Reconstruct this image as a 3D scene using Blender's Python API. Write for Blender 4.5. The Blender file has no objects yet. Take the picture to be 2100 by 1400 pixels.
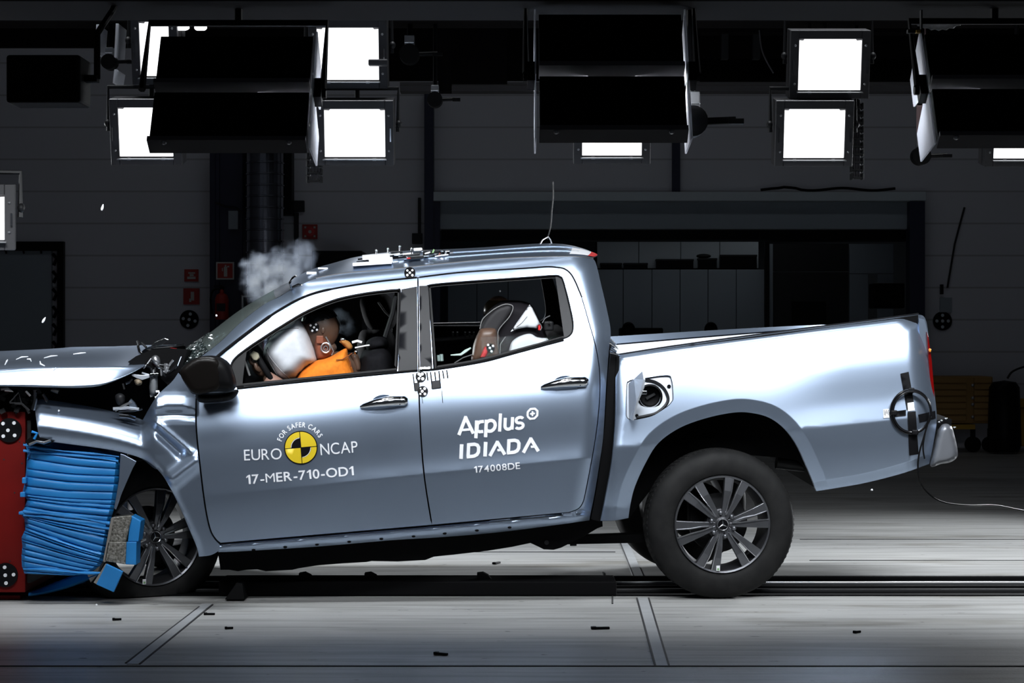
import bpy, bmesh, math, random
from mathutils import Vector, Matrix, Quaternion, noise
from mathutils.geometry import delaunay_2d_cdt
R = math.radians
C = bpy.context.scene.collection
SC = bpy.context.scene
random.seed(7)

# ------------------------------------------------------------------ camera, world, big lights, exposure
FPX = 4326.0            # focal length in pixels of the 2100 px wide frame
CAMD = 10.5             # camera to the near side of the truck
CAMZ = 1.32
HX, HY = 1050.0, 690.0  # vanishing point of the room's depth lines
cam_d = bpy.data.cameras.new('camera')
cam = bpy.data.objects.new('camera', cam_d); C.objects.link(cam)
cam.location = (0, -CAMD, CAMZ); cam.rotation_euler = (R(90), 0, 0)
cam_d.sensor_width = 36.0; cam_d.lens = FPX / 2100.0 * 36.0
cam_d.shift_y = (HY - 700.0) / 2100.0
cam_d.clip_end = 200
SC.camera = cam

W_ = bpy.data.worlds.new('world'); SC.world = W_; W_.use_nodes = True
W_.node_tree.nodes['Background'].inputs[0].default_value = (0.55, 0.62, 0.75, 1)
W_.node_tree.nodes['Background'].inputs[1].default_value = 0.05
SC.view_settings.view_transform = 'Standard'
SC.view_settings.look = 'None'
SC.view_settings.exposure = 0.0
SC.view_settings.gamma = 1.0
SC.view_settings.use_curve_mapping = False
SC.cycles.volume_bounces = 2
SC.cycles.transparent_max_bounces = 12

def area(name, loc, aim, sx, sy, power, spread=120, col=(0.92, 0.96, 1.0), parent=None):
    l = bpy.data.lights.new(name, 'AREA'); l.shape = 'RECTANGLE'; l.size = sx; l.size_y = sy
    l.energy = power; l.color = col; l.spread = R(spread)
    o = bpy.data.objects.new(name, l); C.objects.link(o)
    d = Vector(aim) - Vector(loc)
    o.rotation_euler = d.to_track_quat('-Z', 'Y').to_euler()
    o.location = loc
    if parent: o.parent = parent
    return o
# lamp rows of the hall, with added fill lights among them
area('key_row_lamps', (0.3, -2.75, 3.35), (0.2, 0.45, 0.4), 6.4, 0.55, 126, 72)
area('front_floor_fill', (0.3, -0.75, 5.0), (0.3, -0.45, 0.0), 6.6, 0.3, 22, 26)  # added overhead light, brightens the floor in front of the truck
area('wall_fill', (0.5, 9.2, 7.4), (0.5, 14.5, 1.2), 15, 0.5, 9, 120)  # added fill that lifts the back wall
area('back_room_fill', (3.2, 17.0, 3.3), (3.0, 17.4, 0.0), 5.0, 0.4, 2.6, 130)  # added fill that lifts the back room cabinets
area('rear_row_lamps', (0.2, 3.0, 4.7), (0.2, 2.9, 0.0), 7.5, 0.8, 45, 62)
area('floor_side_fill', (-5.6, 6.0, 2.0), (0.1, 0.9, 0.0), 1.6, 0.7, 55, 60)  # low lights added out of view to brighten the floor under the truck
area('floor_side_fill', (5.6, 6.0, 2.0), (0.3, 0.9, 0.0), 1.6, 0.7, 55, 60)  # its added counterpart on the right side
area('far_bank_light', (0.3, 2.72, 2.95), (0.3, 1.55, 0.4), 6.0, 0.5, 25, 62)

# ------------------------------------------------------------------ materials
def mat(name, base=(0.5, 0.5, 0.5), rough=0.5, metal=0.0, spec=0.5, emit=None, es=0, coat=0.0, **k):
    m = bpy.data.materials.new(name); m.use_nodes = True
    p = m.node_tree.nodes['Principled BSDF']
    p.inputs['Base Color'].default_value = (*base, 1); p.inputs['Roughness'].default_value = rough
    p.inputs['Metallic'].default_value = metal; p.inputs['Specular IOR Level'].default_value = spec
    p.inputs['Coat Weight'].default_value = coat
    if emit:
        p.inputs['Emission Color'].default_value = (*emit, 1); p.inputs['Emission Strength'].default_value = es
    return m
def nt(m): return m.node_tree.nodes, m.node_tree.links, m.node_tree.nodes['Principled BSDF']
def noisy(name, c1, c2, scale=5, rough=0.6, r2=None, metal=0.0, stretch=(1, 1, 1), detail=6, bump=0.0, spec=0.5, lo=0.35, hi=0.65):
    m = mat(name, c1, rough, metal, spec); n, l, p = nt(m)
    tc = n.new('ShaderNodeTexCoord'); mp = n.new('ShaderNodeMapping'); nz = n.new('ShaderNodeTexNoise'); cr = n.new('ShaderNodeValToRGB')
    mp.inputs['Scale'].default_value = stretch; nz.inputs['Scale'].default_value = scale; nz.inputs['Detail'].default_value = detail
    l.new(tc.outputs['Object'], mp.inputs[0]); l.new(mp.outputs[0], nz.inputs['Vector']); l.new(nz.outputs['Fac'], cr.inputs[0])
    cr.color_ramp.elements[0].color = (*c1, 1); cr.color_ramp.elements[1].color = (*c2, 1)
    cr.color_ramp.elements[0].position = lo; cr.color_ramp.elements[1].position = hi
    l.new(cr.outputs[0], p.inputs['Base Color'])
    if r2 is not None:
        mr = n.new('ShaderNodeMapRange'); mr.inputs[3].default_value = rough; mr.inputs[4].default_value = r2
        l.new(nz.outputs['Fac'], mr.inputs[0]); l.new(mr.outputs[0], p.inputs['Roughness'])
    if bump:
        b = n.new('ShaderNodeBump'); b.inputs['Strength'].default_value = bump; b.inputs['Distance'].default_value = 0.01
        l.new(nz.outputs['Fac'], b.inputs['Height']); l.new(b.outputs[0], p.inputs['Normal'])
    return m
M = {}
M['paint'] = mat('silver_blue_paint', (0.38, 0.465, 0.60), 0.315, 0.88)
M['paint_in'] = mat('inner_panel_paint', (0.50, 0.54, 0.60), 0.45, 0.5)
M['black'] = mat('black_plastic', (0.004, 0.004, 0.0045), 0.45, 0, 0.12)
M['trim'] = mat('dark_cabin_trim', (0.006, 0.006, 0.007), 0.7, 0, 0.15)
M['gloss'] = mat('gloss_black', (0.006, 0.006, 0.007), 0.16, 0, 0.35)
M['satin'] = mat('satin_black_pillar', (0.010, 0.0105, 0.0125), 0.4, 0, 0.15)
M['rubber'] = noisy('tyre_rubber', (0.009, 0.009, 0.0095), (0.015, 0.015, 0.015), 14, 0.72, spec=0.2)
M['under'] = mat('underbody_black', (0.003, 0.003, 0.0035), 0.75, 0, 0.1)
M['chrome'] = mat('chrome', (0.75, 0.77, 0.80), 0.12, 1.0)
M['bumper'] = mat('bumper_grey', (0.20, 0.21, 0.235), 0.38, 0.5)
M['steel'] = mat('bare_steel', (0.45, 0.46, 0.48), 0.35, 0.9)
M['alloy'] = mat('grey_alloy', (0.17, 0.175, 0.19), 0.34, 0.85)
M['alloy_hi'] = mat('polished_alloy', (0.62, 0.63, 0.66), 0.22, 0.95)
M['barrel'] = mat('wheel_barrel', (0.05, 0.05, 0.055), 0.4, 0.6)
M['white'] = mat('white_vinyl', (0.86, 0.87, 0.90), 0.5)
M['yellow'] = mat('yellow_vinyl', (0.72, 0.52, 0.01), 0.5)
M['vblack'] = mat('black_vinyl', (0.005, 0.005, 0.006), 0.5, 0, 0.1)
M['tape'] = mat('black_tape', (0.005, 0.005, 0.006), 0.5, 0, 0.12)
M['red'] = noisy('red_painted_steel', (0.17, 0.003, 0.002), (0.13, 0.003, 0.002), 3, 0.6, spec=0.2)
M['redtape'] = mat('red_tape', (0.55, 0.01, 0.01), 0.5)
M['blue'] = noisy('blue_aluminium_cladding', (0.012, 0.185, 0.50), (0.016, 0.225, 0.58), 6, 0.42, 0.55, 0.0)
M['honey'] = noisy('aluminium_honeycomb', (0.10, 0.095, 0.08), (0.34, 0.33, 0.30), 90, 0.45, None, 0.6, bump=0.5)
M['foil'] = mat('bare_aluminium_edge', (0.35, 0.33, 0.30), 0.45, 0.6)
M['orange'] = noisy('orange_cotton', (0.78, 0.21, 0.008), (0.66, 0.17, 0.006), 60, 0.85, bump=0.2)
M['skin'] = noisy('dummy_vinyl_skin', (0.105, 0.06, 0.04), (0.085, 0.048, 0.032), 8, 0.42)
M['rust'] = mat('dummy_neck_rubber', (0.20, 0.055, 0.025), 0.55)
M['bag'] = noisy('airbag_fabric', (0.66, 0.68, 0.72), (0.60, 0.62, 0.66), 40, 0.75)
M['bagseam'] = mat('airbag_seam', (0.30, 0.30, 0.31), 0.8)
M['seat'] = noisy('dark_seat_cloth', (0.006, 0.006, 0.0075), (0.009, 0.009, 0.0105), 60, 0.85, spec=0.08)
M['cseat'] = mat('child_seat_black', (0.008, 0.007, 0.009), 0.75, 0, 0.15)
M['cwhite'] = mat('child_seat_white', (0.62, 0.64, 0.66), 0.55)
M['piping'] = mat('grey_piping', (0.20, 0.20, 0.20), 0.6)
M['tail'] = mat('red_tail_lens', (0.13, 0.002, 0.002), 0.15)
M['amber'] = mat('amber_lens', (0.8, 0.25, 0.02), 0.2)
M['lampbox'] = mat('lamp_housing_black', (0.003, 0.003, 0.003), 0.7, 0, 0.1)
M['lampgrey'] = mat('lamp_frame_grey', (0.055, 0.054, 0.058), 0.5)
M['lampedge'] = mat('lamp_visor_grey', (0.12, 0.115, 0.125), 0.6, 0, 0.2)
M['beam'] = mat('gantry_paint', (0.004, 0.003, 0.0035), 0.7, 0, 0.1)
M['beam2'] = mat('beam_grey', (0.09, 0.085, 0.09), 0.6)
M['bluepost'] = mat('blue_steel_post', (0.012, 0.016, 0.045), 0.5)
M['signred'] = mat('sign_red', (0.42, 0.03, 0.02), 0.5)
M['signwhite'] = mat('sign_white', (0.55, 0.55, 0.52), 0.5)
M['dark'] = mat('dark_grey_metal', (0.016, 0.0165, 0.018), 0.5, 0, 0.3)
M['duct'] = mat('spiral_duct_metal', (0.30, 0.31, 0.35), 0.16, 1.0)
M['cab'] = mat('cabinet_grey', (0.30, 0.35, 0.39), 0.5)
M['cab2'] = mat('wall_cabinet_grey', (0.55, 0.62, 0.66), 0.5)
M['cart'] = mat('ochre_cart', (0.34, 0.19, 0.05), 0.6)
M['ochre'] = mat('yellow_paint', (0.45, 0.26, 0.01), 0.5)
M['darkwall'] = mat('back_room_wall', (0.10, 0.11, 0.12), 0.8)
M['glassbit'] = mat('bright_glass_bits', (0.9, 0.92, 0.95), 0.1, 0.0, 0.8)
M['pinksign'] = mat('pink_grey_plate', (0.42, 0.28, 0.28), 0.6)
M['green'] = mat('green_sticker', (0.25, 0.45, 0.2), 0.5)
# emissive lamp face
M['lamp_near'] = mat('lit_lamp_face_near', (0.9, 0.9, 0.9), 0.4, emit=(0.97, 0.98, 1.0), es=1.4)
M['lamp'] = mat('lit_lamp_face', (0.9, 0.9, 0.9), 0.4, emit=(0.97, 0.98, 1.0), es=2.2)
# translucent white wing of a lamp, lit from the inside
m = bpy.data.materials.new('white_lamp_wing'); m.use_nodes = True; n = m.node_tree.nodes; l = m.node_tree.links
n.remove(n['Principled BSDF']); o_ = n['Material Output']
d_ = n.new('ShaderNodeBsdfDiffuse'); t_ = n.new('ShaderNodeBsdfTranslucent'); x_ = n.new('ShaderNodeMixShader')
d_.inputs[0].default_value = (0.85, 0.86, 0.9, 1); t_.inputs[0].default_value = (0.9, 0.92, 0.97, 1)
l.new(d_.outputs[0], x_.inputs[1]); l.new(t_.outputs[0], x_.inputs[2]); l.new(x_.outputs[0], o_.inputs[0]); M['wing'] = m
# thin glass panes
def pane(name, tint, gl, rough=0.03):
    m = bpy.data.materials.new(name); m.use_nodes = True; n = m.node_tree.nodes; l = m.node_tree.links
    n.remove(n['Principled BSDF']); o_ = n['Material Output']
    t_ = n.new('ShaderNodeBsdfTransparent'); g_ = n.new('ShaderNodeBsdfGlossy'); x_ = n.new('ShaderNodeMixShader')
    t_.inputs[0].default_value = (*tint, 1); g_.inputs['Roughness'].default_value = rough
    g_.inputs[0].default_value = (0.9, 0.93, 0.95, 1); x_.inputs[0].default_value = gl
    l.new(t_.outputs[0], x_.inputs[1]); l.new(g_.outputs[0], x_.inputs[2]); l.new(x_.outputs[0], o_.inputs[0])
    return m
M['glass'] = pane('side_glass', (0.9, 0.93, 0.93), 0.001)
# windscreen: tinted, crazed with cracks low down
m = bpy.data.materials.new('cracked_windscreen'); m.use_nodes = True; n = m.node_tree.nodes; l = m.node_tree.links
p_ = n['Principled BSDF']; o_ = n['Material Output']
p_.inputs['Base Color'].default_value = (0.30, 0.36, 0.34, 1); p_.inputs['Roughness'].default_value = 0.22
t_ = n.new('ShaderNodeBsdfTransparent'); t_.inputs[0].default_value = (0.45, 0.55, 0.52, 1)
x_ = n.new('ShaderNodeMixShader'); x_.inputs[0].default_value = 0.28
l.new(t_.outputs[0], x_.inputs[1]); l.new(p_.outputs[0], x_.inputs[2]); l.new(x_.outputs[0], o_.inputs[0])
M['screen'] = m
m = mat('crazed_glass', (0.05, 0.06, 0.06), 0.25); n, l, p_ = nt(m)
tc = n.new('ShaderNodeTexCoord'); vz = n.new('ShaderNodeTexVoronoi'); vz.inputs['Scale'].default_value = 55
cr = n.new('ShaderNodeValToRGB'); cr.color_ramp.elements[0].position = 0.12; cr.color_ramp.elements[1].position = 0.5
cr.color_ramp.elements[0].color = (0.30, 0.34, 0.34, 1); cr.color_ramp.elements[1].color = (0.012, 0.018, 0.018, 1)
l.new(tc.outputs['Object'], vz.inputs['Vector']); l.new(vz.outputs['Distance'], cr.inputs[0]); l.new(cr.outputs[0], p_.inputs['Base Color'])
b_ = n.new('ShaderNodeBump'); b_.inputs['Strength'].default_value = 0.8; l.new(vz.outputs['Distance'], b_.inputs['Height']); l.new(b_.outputs[0], p_.inputs['Normal'])
M['crazed'] = m
# concrete floor: light grey, streaked along x, stains with their own shape
m = mat('grey_painted_concrete', (0.4, 0.4, 0.4), 0.42, 0, 0.25); n, l, p_ = nt(m)
tc = n.new('ShaderNodeTexCoord')
def nz(scale, stretch, det=6):
    mp = n.new('ShaderNodeMapping'); mp.inputs['Scale'].default_value = stretch
    z = n.new('ShaderNodeTexNoise'); z.inputs['Scale'].default_value = scale; z.inputs['Detail'].default_value = det
    l.new(tc.outputs['Object'], mp.inputs[0]); l.new(mp.outputs[0], z.inputs['Vector']); return z
def ramp(src, a, b, ca, cb):
    c = n.new('ShaderNodeValToRGB'); c.color_ramp.elements[0].position = a; c.color_ramp.elements[1].position = b
    c.color_ramp.elements[0].color = (*ca, 1); c.color_ramp.elements[1].color = (*cb, 1); l.new(src, c.inputs[0]); return c
def mul(a, b):
    x = n.new('ShaderNodeMix'); x.data_type = 'RGBA'; x.blend_type = 'MULTIPLY'; x.inputs[0].default_value = 1
    l.new(a, x.inputs[6]); l.new(b, x.inputs[7]); return x.outputs[2]
base = ramp(nz(1.1, (0.5, 1.2, 1)).outputs['Fac'], 0.3, 0.7, (0.36, 0.36, 0.355), (0.44, 0.44, 0.43))
fine = ramp(nz(9, (0.12, 1.6, 1), 8).outputs['Fac'], 0.36, 0.56, (0.72, 0.72, 0.71), (1, 1, 1))
spots = ramp(nz(16, (0.7, 1.6, 1), 3).outputs['Fac'], 0.24, 0.29, (0.18, 0.17, 0.16), (1, 1, 1))
smear = ramp(nz(1.6, (0.6, 1.8, 1), 4).outputs['Fac'], 0.30, 0.42, (0.70, 0.68, 0.64), (1, 1, 1))
l.new(mul(mul(mul(base.outputs[0], fine.outputs[0]), spots.outputs[0]), smear.outputs[0]), p_.inputs['Base Color'])
rr = n.new('ShaderNodeMapRange'); rr.inputs[3].default_value = 0.30; rr.inputs[4].default_value = 0.55
zz = nz(3, (0.4, 1.5, 1)); l.new(zz.outputs['Fac'], rr.inputs[0]); l.new(rr.outputs[0], p_.inputs['Roughness'])
b_ = n.new('ShaderNodeBump'); b_.inputs['Strength'].default_value = 0.12; b_.inputs['Distance'].default_value = 0.01
l.new(nz(60, (1, 1, 1)).outputs['Fac'], b_.inputs['Height']); l.new(b_.outputs[0], p_.inputs['Normal'])
M['floor'] = m
# back wall: pale sandwich panels with joints
m = mat('pale_wall_panels', (0.4, 0.4, 0.42), 0.6); n, l, p_ = nt(m)
tc = n.new('ShaderNodeTexCoord'); sx = n.new('ShaderNodeSeparateXYZ'); l.new(tc.outputs['Object'], sx.inputs[0])
md = n.new('ShaderNodeMath'); md.operation = 'PINGPONG'; md.inputs[1].default_value = 0.19; l.new(sx.outputs['Z'], md.inputs[0])
cr = n.new('ShaderNodeValToRGB'); cr.color_ramp.elements[0].position = 0.006; cr.color_ramp.elements[1].position = 0.014
cr.color_ramp.elements[0].color = (0.42, 0.42, 0.45, 1); cr.color_ramp.elements[1].color = (0.62, 0.63, 0.68, 1)
l.new(md.outputs[0], cr.inputs[0]); l.new(cr.outputs[0], p_.inputs['Base Color'])
M['wall'] = m
# ------------------------------------------------------------------ helpers
CAMP = Vector((0, -CAMD, CAMZ))
def wp(px, py, y):
    """world point at depth y that stands at this place of the photograph"""
    d = y + CAMD
    return Vector(((px - HX) / FPX * d, y, CAMZ - (py - HY) / FPX * d))
WM = {}
def tag(o, label=None, cat=None, group=None, kind=None):
    if label: o['label'] = label
    if cat: o['category'] = cat
    if group: o['group'] = group
    if kind: o['kind'] = kind
    return o
def empty(name, loc=(0, 0, 0), label=None, cat=None, group=None, matrix=None, parent=None):
    o = bpy.data.objects.new(name, None); C.objects.link(o); o.empty_display_size = 0.1
    Mx = matrix if matrix is not None else Matrix.Translation(Vector(loc))
    if parent is not None:
        o.parent = parent; o.matrix_basis = Mx; WM[o] = WM[parent] @ Mx
    else:
        o.matrix_basis = Mx; WM[o] = Mx.copy()
    return tag(o, label, cat, group)
class MB:
    def __init__(s): s.v = []; s.f = []
    def add(s, vs, fs):
        k = len(s.v); s.v += [Vector(v) for v in vs]; s.f += [[i + k for i in f] for f in fs]; return s
    def box(s, c, d, rot=None):
        c = Vector(c); hx, hy, hz = d[0] / 2, d[1] / 2, d[2] / 2
        vs = [Vector((x, y, z)) for x in (-hx, hx) for y in (-hy, hy) for z in (-hz, hz)]
        if rot is not None: vs = [rot @ v for v in vs]
        return s.add([c + v for v in vs], [(0, 1, 3, 2), (4, 6, 7, 5), (0, 4, 5, 1), (2, 3, 7, 6), (0, 2, 6, 4), (1, 5, 7, 3)])
    def tube(s, pts, r, n=8, cap=True, closed=False):
        pts = [Vector(p) for p in pts]; N = len(pts); rs = r if isinstance(r, (list, tuple)) else [r] * N
        rings = []; up = None
        for i in range(N):
            if closed: t = pts[(i + 1) % N] - pts[i - 1]
            else: t = pts[min(i + 1, N - 1)] - pts[max(i - 1, 0)]
            if t.length < 1e-9: t = Vector((0, 0, 1))
            t.normalize()
            if up is None:
                up = Vector((0, 0, 1)) if abs(t.z) < 0.9 else Vector((1, 0, 0))
            a = up - t * up.dot(t)
            if a.length < 1e-6: a = t.orthogonal()
            a.normalize(); up = a; b = t.cross(a)
            rings.append([pts[i] + (a * math.cos(2 * math.pi * k / n) + b * math.sin(2 * math.pi * k / n)) * rs[i] for k in range(n)])
        fs = []
        for i in range(N if closed else N - 1):
            for k in range(n):
                j = (i + 1) % N
                fs.append((i * n + k, i * n + (k + 1) % n, j * n + (k + 1) % n, j * n + k))
        if cap and not closed: fs += [tuple(range(n))[::-1], tuple(range((N - 1) * n, N * n))]
        return s.add([v for rg in rings for v in rg], fs)
    def cyl(s, a, b, r, n=16): return s.tube([a, b], r, n)
    def grid(s, rows, cu=False, cv=False):
        nr = len(rows); nc = len(rows[0]); fs = []
        for i in range(nr if cu else nr - 1):
            for j in range(nc if cv else nc - 1):
                i2 = (i + 1) % nr; j2 = (j + 1) % nc
                fs.append((i * nc + j, i * nc + j2, i2 * nc + j2, i2 * nc + j))
        return s.add([p for r in rows for p in r], fs)
    def ell(s, c, r, rot=None, nu=20, nv=12):
        c = Vector(c); vs = []; fs = []
        for j in range(nv + 1):
            ph = math.pi * j / nv
            for i in range(nu):
                th = 2 * math.pi * i / nu
                v = Vector((r[0] * math.sin(ph) * math.cos(th), r[1] * math.sin(ph) * math.sin(th), r[2] * math.cos(ph)))
                vs.append(c + (rot @ v if rot is not None else v))
        for j in range(nv):
            for i in range(nu): fs.append((j * nu + i, j * nu + (i + 1) % nu, (j + 1) * nu + (i + 1) % nu, (j + 1) * nu + i))
        return s.add(vs, fs)
    def prism(s, A, B):
        """two loops of 3D points, the caps triangulated in the plane of A"""
        n = len(A); tri = fill3(A)
        s.add(list(A) + list(B), [tuple(t) for t in tri] + [tuple(i + n for i in t[::-1]) for t in tri] + [(i, (i + 1) % n, n + (i + 1) % n, n + i) for i in range(n)])
        return s
    def lathe(s, prof, c, axis, n=48, closed=False):
        """profile of (radius, along) turned about axis through c"""
        ax = Vector(axis).normalized(); u = ax.orthogonal().normalized(); w = ax.cross(u)
        rows = [[Vector(c) + ax * h + (u * math.cos(2 * math.pi * k / n) + w * math.sin(2 * math.pi * k / n)) * r for k in range(n)] for r, h in prof]
        return s.grid(rows, cu=closed, cv=True)
def fill3(A):
    A = [Vector(p) for p in A]; nrm = Vector((0, 0, 0))
    for i in range(len(A)):
        p, q = A[i], A[(i + 1) % len(A)]; nrm += p.cross(q)
    nrm.normalize(); u = nrm.orthogonal().normalized(); w = nrm.cross(u)
    pl = [Vector((p.dot(u), p.dot(w))) for p in A]
    return [t for t in cdt(pl, [])[1]]
def inside(p, poly):
    x, y = p[0], p[1]; c = False; n = len(poly); j = n - 1
    for i in range(n):
        xi, yi = poly[i][0], poly[i][1]; xj, yj = poly[j][0], poly[j][1]
        if (yi > y) != (yj > y) and x < (xj - xi) * (y - yi) / (yj - yi) + xi: c = not c
        j = i
    return c
def cdt(outer, holes, extra=()):
    vs = []; ed = []
    for loop in [outer] + list(holes):
        k = len(vs); n = len(loop); vs += [Vector((p[0], p[1])) for p in loop]
        ed += [(k + i, k + (i + 1) % n) for i in range(n)]
    vs += [Vector((p[0], p[1])) for p in extra]
    V, E, F, *_ = delaunay_2d_cdt(vs, ed, [], 0, 1e-6)
    out = []
    for f in F:
        c = sum((V[i] for i in f), Vector((0, 0))) / len(f)
        if inside(c, outer) and not any(inside(c, h) for h in holes): out.append(list(f))
    return V, out
def put(name, mb, material, parent=None, world=False, smooth=False, bevel=0.0, angle=40, label=None, cat=None, group=None, kind=None, recalc=True):
    me = bpy.data.meshes.new(name)
    vs = mb.v
    if parent is None:
        xs = [v.x for v in vs]; ys = [v.y for v in vs]; zs = [v.z for v in vs]
        org = Vector(((min(xs) + max(xs)) / 2, (min(ys) + max(ys)) / 2, min(zs)))
        vs = [v - org for v in vs]
    elif world:
        inv = WM[parent].inverted(); vs = [inv @ v for v in vs]
    me.from_pydata([tuple(v) for v in vs], [], mb.f); me.update()
    if recalc:
        bm = bmesh.new(); bm.from_mesh(me); bmesh.ops.recalc_face_normals(bm, faces=bm.faces); bm.to_mesh(me); bm.free()
    if smooth:
        me.polygons.foreach_set('use_smooth', [True] * len(me.polygons))
        if angle < 180: me.set_sharp_from_angle(angle=R(angle))
    me.materials.append(material)
    o = bpy.data.objects.new(name, me); C.objects.link(o)
    if parent is not None: o.parent = parent; WM[o] = WM[parent].copy()
    else: o.location = org; WM[o] = Matrix.Translation(org)
    if bevel:
        b = o.modifiers.new('bevel', 'BEVEL'); b.width = bevel; b.segments = 2; b.limit_method = 'ANGLE'; b.angle_limit = R(40)
    return tag(o, label, cat, group, kind)
def copy_tree(o, parent=None):
    c = o.copy(); C.objects.link(c)
    if parent is not None: c.parent = parent
    for ch in [x for x in bpy.data.objects if x.parent == o]: copy_tree(ch, c)
    return c
def pbox(mb, x0, y0, x1, y1, y, depth):
    """box whose front face at depth y spans these places of the photograph"""
    a = wp(x0, y0, y); b = wp(x1, y1, y)
    return mb.box(((a.x + b.x) / 2, y + depth / 2, (a.z + b.z) / 2), (abs(b.x - a.x), depth, abs(a.z - b.z)))
def cr(pts, n=5, closed=False):
    """Catmull-Rom through the points"""
    P = [Vector((p[0], p[1])) if len(p) == 2 else Vector(p) for p in pts]; out = []; N = len(P)
    for i in range(N if closed else N - 1):
        if closed: a, b, c, d = P[i - 1], P[i], P[(i + 1) % N], P[(i + 2) % N]
        else: a, b, c, d = P[max(i - 1, 0)], P[i], P[i + 1], P[min(i + 2, N - 1)]
        for k in range(n):
            t = k / n
            out.append(0.5 * (2 * b + (c - a) * t + (2 * a - 5 * b + 4 * c - d) * t * t + (3 * b - a - 3 * c + d) * t ** 3))
    if not closed: out.append(P[-1])
    return out
def segs(*S):
    """outline from smooth runs joined at corners; a run of two points is a straight line"""
    out = []
    for s in S:
        q = cr(s, 5) if len(s) > 2 else [Vector(p) for p in s]
        if out and (out[-1] - q[0]).length < 0.5: q = q[1:]
        out += q
    if (out[0] - out[-1]).length < 0.5: out.pop()
    return out
def resample(poly, step):
    out = []; n = len(poly)
    for i in range(n):
        a, b = poly[i], poly[(i + 1) % n]; k = max(1, int((b - a).length / step))
        out += [a + (b - a) * j / k for j in range(k)]
    return out
def shrink(poly, d):
    n = len(poly); A = sum(poly[i].x * poly[(i + 1) % n].y - poly[(i + 1) % n].x * poly[i].y for i in range(n))
    s = 1 if A > 0 else -1; out = []
    for i in range(n):
        t = (poly[(i + 1) % n] - poly[i - 1])
        if t.length < 1e-6: out.append(poly[i].copy()); continue
        t.normalize(); out.append(poly[i] + Vector((-t.y, t.x)) * s * d)
    return out
def dseg(p, line):
    """distance from p to a polyline"""
    best = 1e9
    for i in range(len(line) - 1):
        a = line[i]; b = line[i + 1]; ax, ay = a[0], a[1]; dx, dy = b[0] - ax, b[1] - ay
        L = dx * dx + dy * dy
        t = 0 if L == 0 else max(0, min(1, ((p[0] - ax) * dx + (p[1] - ay) * dy) / L))
        d = math.hypot(p[0] - ax - t * dx, p[1] - ay - t * dy)
        if d < best: best = d
    return best
def lerp_line(line, x):
    if x <= line[0][0]: return line[0][1]
    for a, b in zip(line, line[1:]):
        if a[0] <= x <= b[0]: return a[1] + (b[1] - a[1]) * (x - a[0]) / max(1e-9, b[0] - a[0])
    return line[-1][1]
def sstep(a, b, x):
    t = max(0.0, min(1.0, (x - a) / (b - a))); return t * t * (3 - 2 * t)
def circle(cx, cy, r, n=24, ry=None, rot=0):
    ry = r if ry is None else ry; out = []
    for k in range(n):
        a = 2 * math.pi * k / n; x, y = r * math.cos(a), ry * math.sin(a)
        out.append(Vector((cx + x * math.cos(rot) - y * math.sin(rot), cy + x * math.sin(rot) + y * math.cos(rot))))
    return out
# ------------------------------------------------------------------ the hall
YW = 14.5                                  # back wall
put('floor', MB().box((0, 6, -0.05), (40, 40, 0.1)), M['floor'], kind='structure')
put('ceiling', MB().box((0, 6, 8.05), (40, 40, 0.1)), M['beam'], kind='structure')
w = MB()
def wallbox(x0, x1, z0, z1, y=YW, d=0.3):
    w.box(((x0 + x1) / 2, y + d / 2, (z0 + z1) / 2), (x1 - x0, d, z1 - z0))
xl, xr = wp(884, 0, YW).x, wp(1868, 0, YW).x
zt = wp(0, 470, YW).z
wallbox(-20, xl, 0, 8); wallbox(xr, 20, 0, 8); wallbox(xl, xr, zt, 8)
put('wall_back', w, M['wall'], kind='structure')
put('wall_left', MB().box((-14, 6, 4), (0.3, 40, 8)), M['wall'], kind='structure')
put('wall_right', MB().box((14, 6, 4), (0.3, 40, 8)), M['wall'], kind='structure')
# gate opening: lintel bands, posts
put('trim_1', pbox(MB(), 880, 393, 1900, 412, YW - 0.25, 0.3), M['cab2'], kind='structure', bevel=0.01)
put('trim_2', pbox(MB(), 902, 413, 1866, 469, YW - 0.08, 0.12), M['cab'], kind='structure')
put('trim_3', pbox(MB(), 905, 470, 1870, 492, YW + 0.1, 0.5), M['black'], kind='structure')
b = MB(); pbox(b, 870, 190, 889, 940, YW - 0.26, 0.25); pbox(b, 889, 412, 902, 940, YW - 0.21, 0.2)
put('gate_post', b, M['bluepost'], label='dark blue steel gate post behind the cab roof, left of the opening', cat='post')
b = MB(); pbox(b, 1866, 413, 1897, 940, YW - 0.26, 0.25)
put('gate_post', b, M['bluepost'], label='dark blue steel gate post at the right edge of the opening', cat='post')
b = MB(); pbox(b, 1379, 280, 1395, 393, YW - 0.1, 0.1)
put('wall_mullion', b, M['bluepost'], label='thin dark blue upright standing on the gate lintel', cat='post')
# long cable lying on the lintel
b = MB(); pts = [wp(x, 388 + 2.5 * math.sin(x * 0.05) - (2 if 1600 < x < 1640 else 0), YW - 0.18) for x in range(1560, 1845, 12)]
b.tube(pts, 0.016, 6); put('lintel_cable', b, M['black'], smooth=True, label='dark cable lying along the top of the gate lintel', cat='cable')
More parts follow.
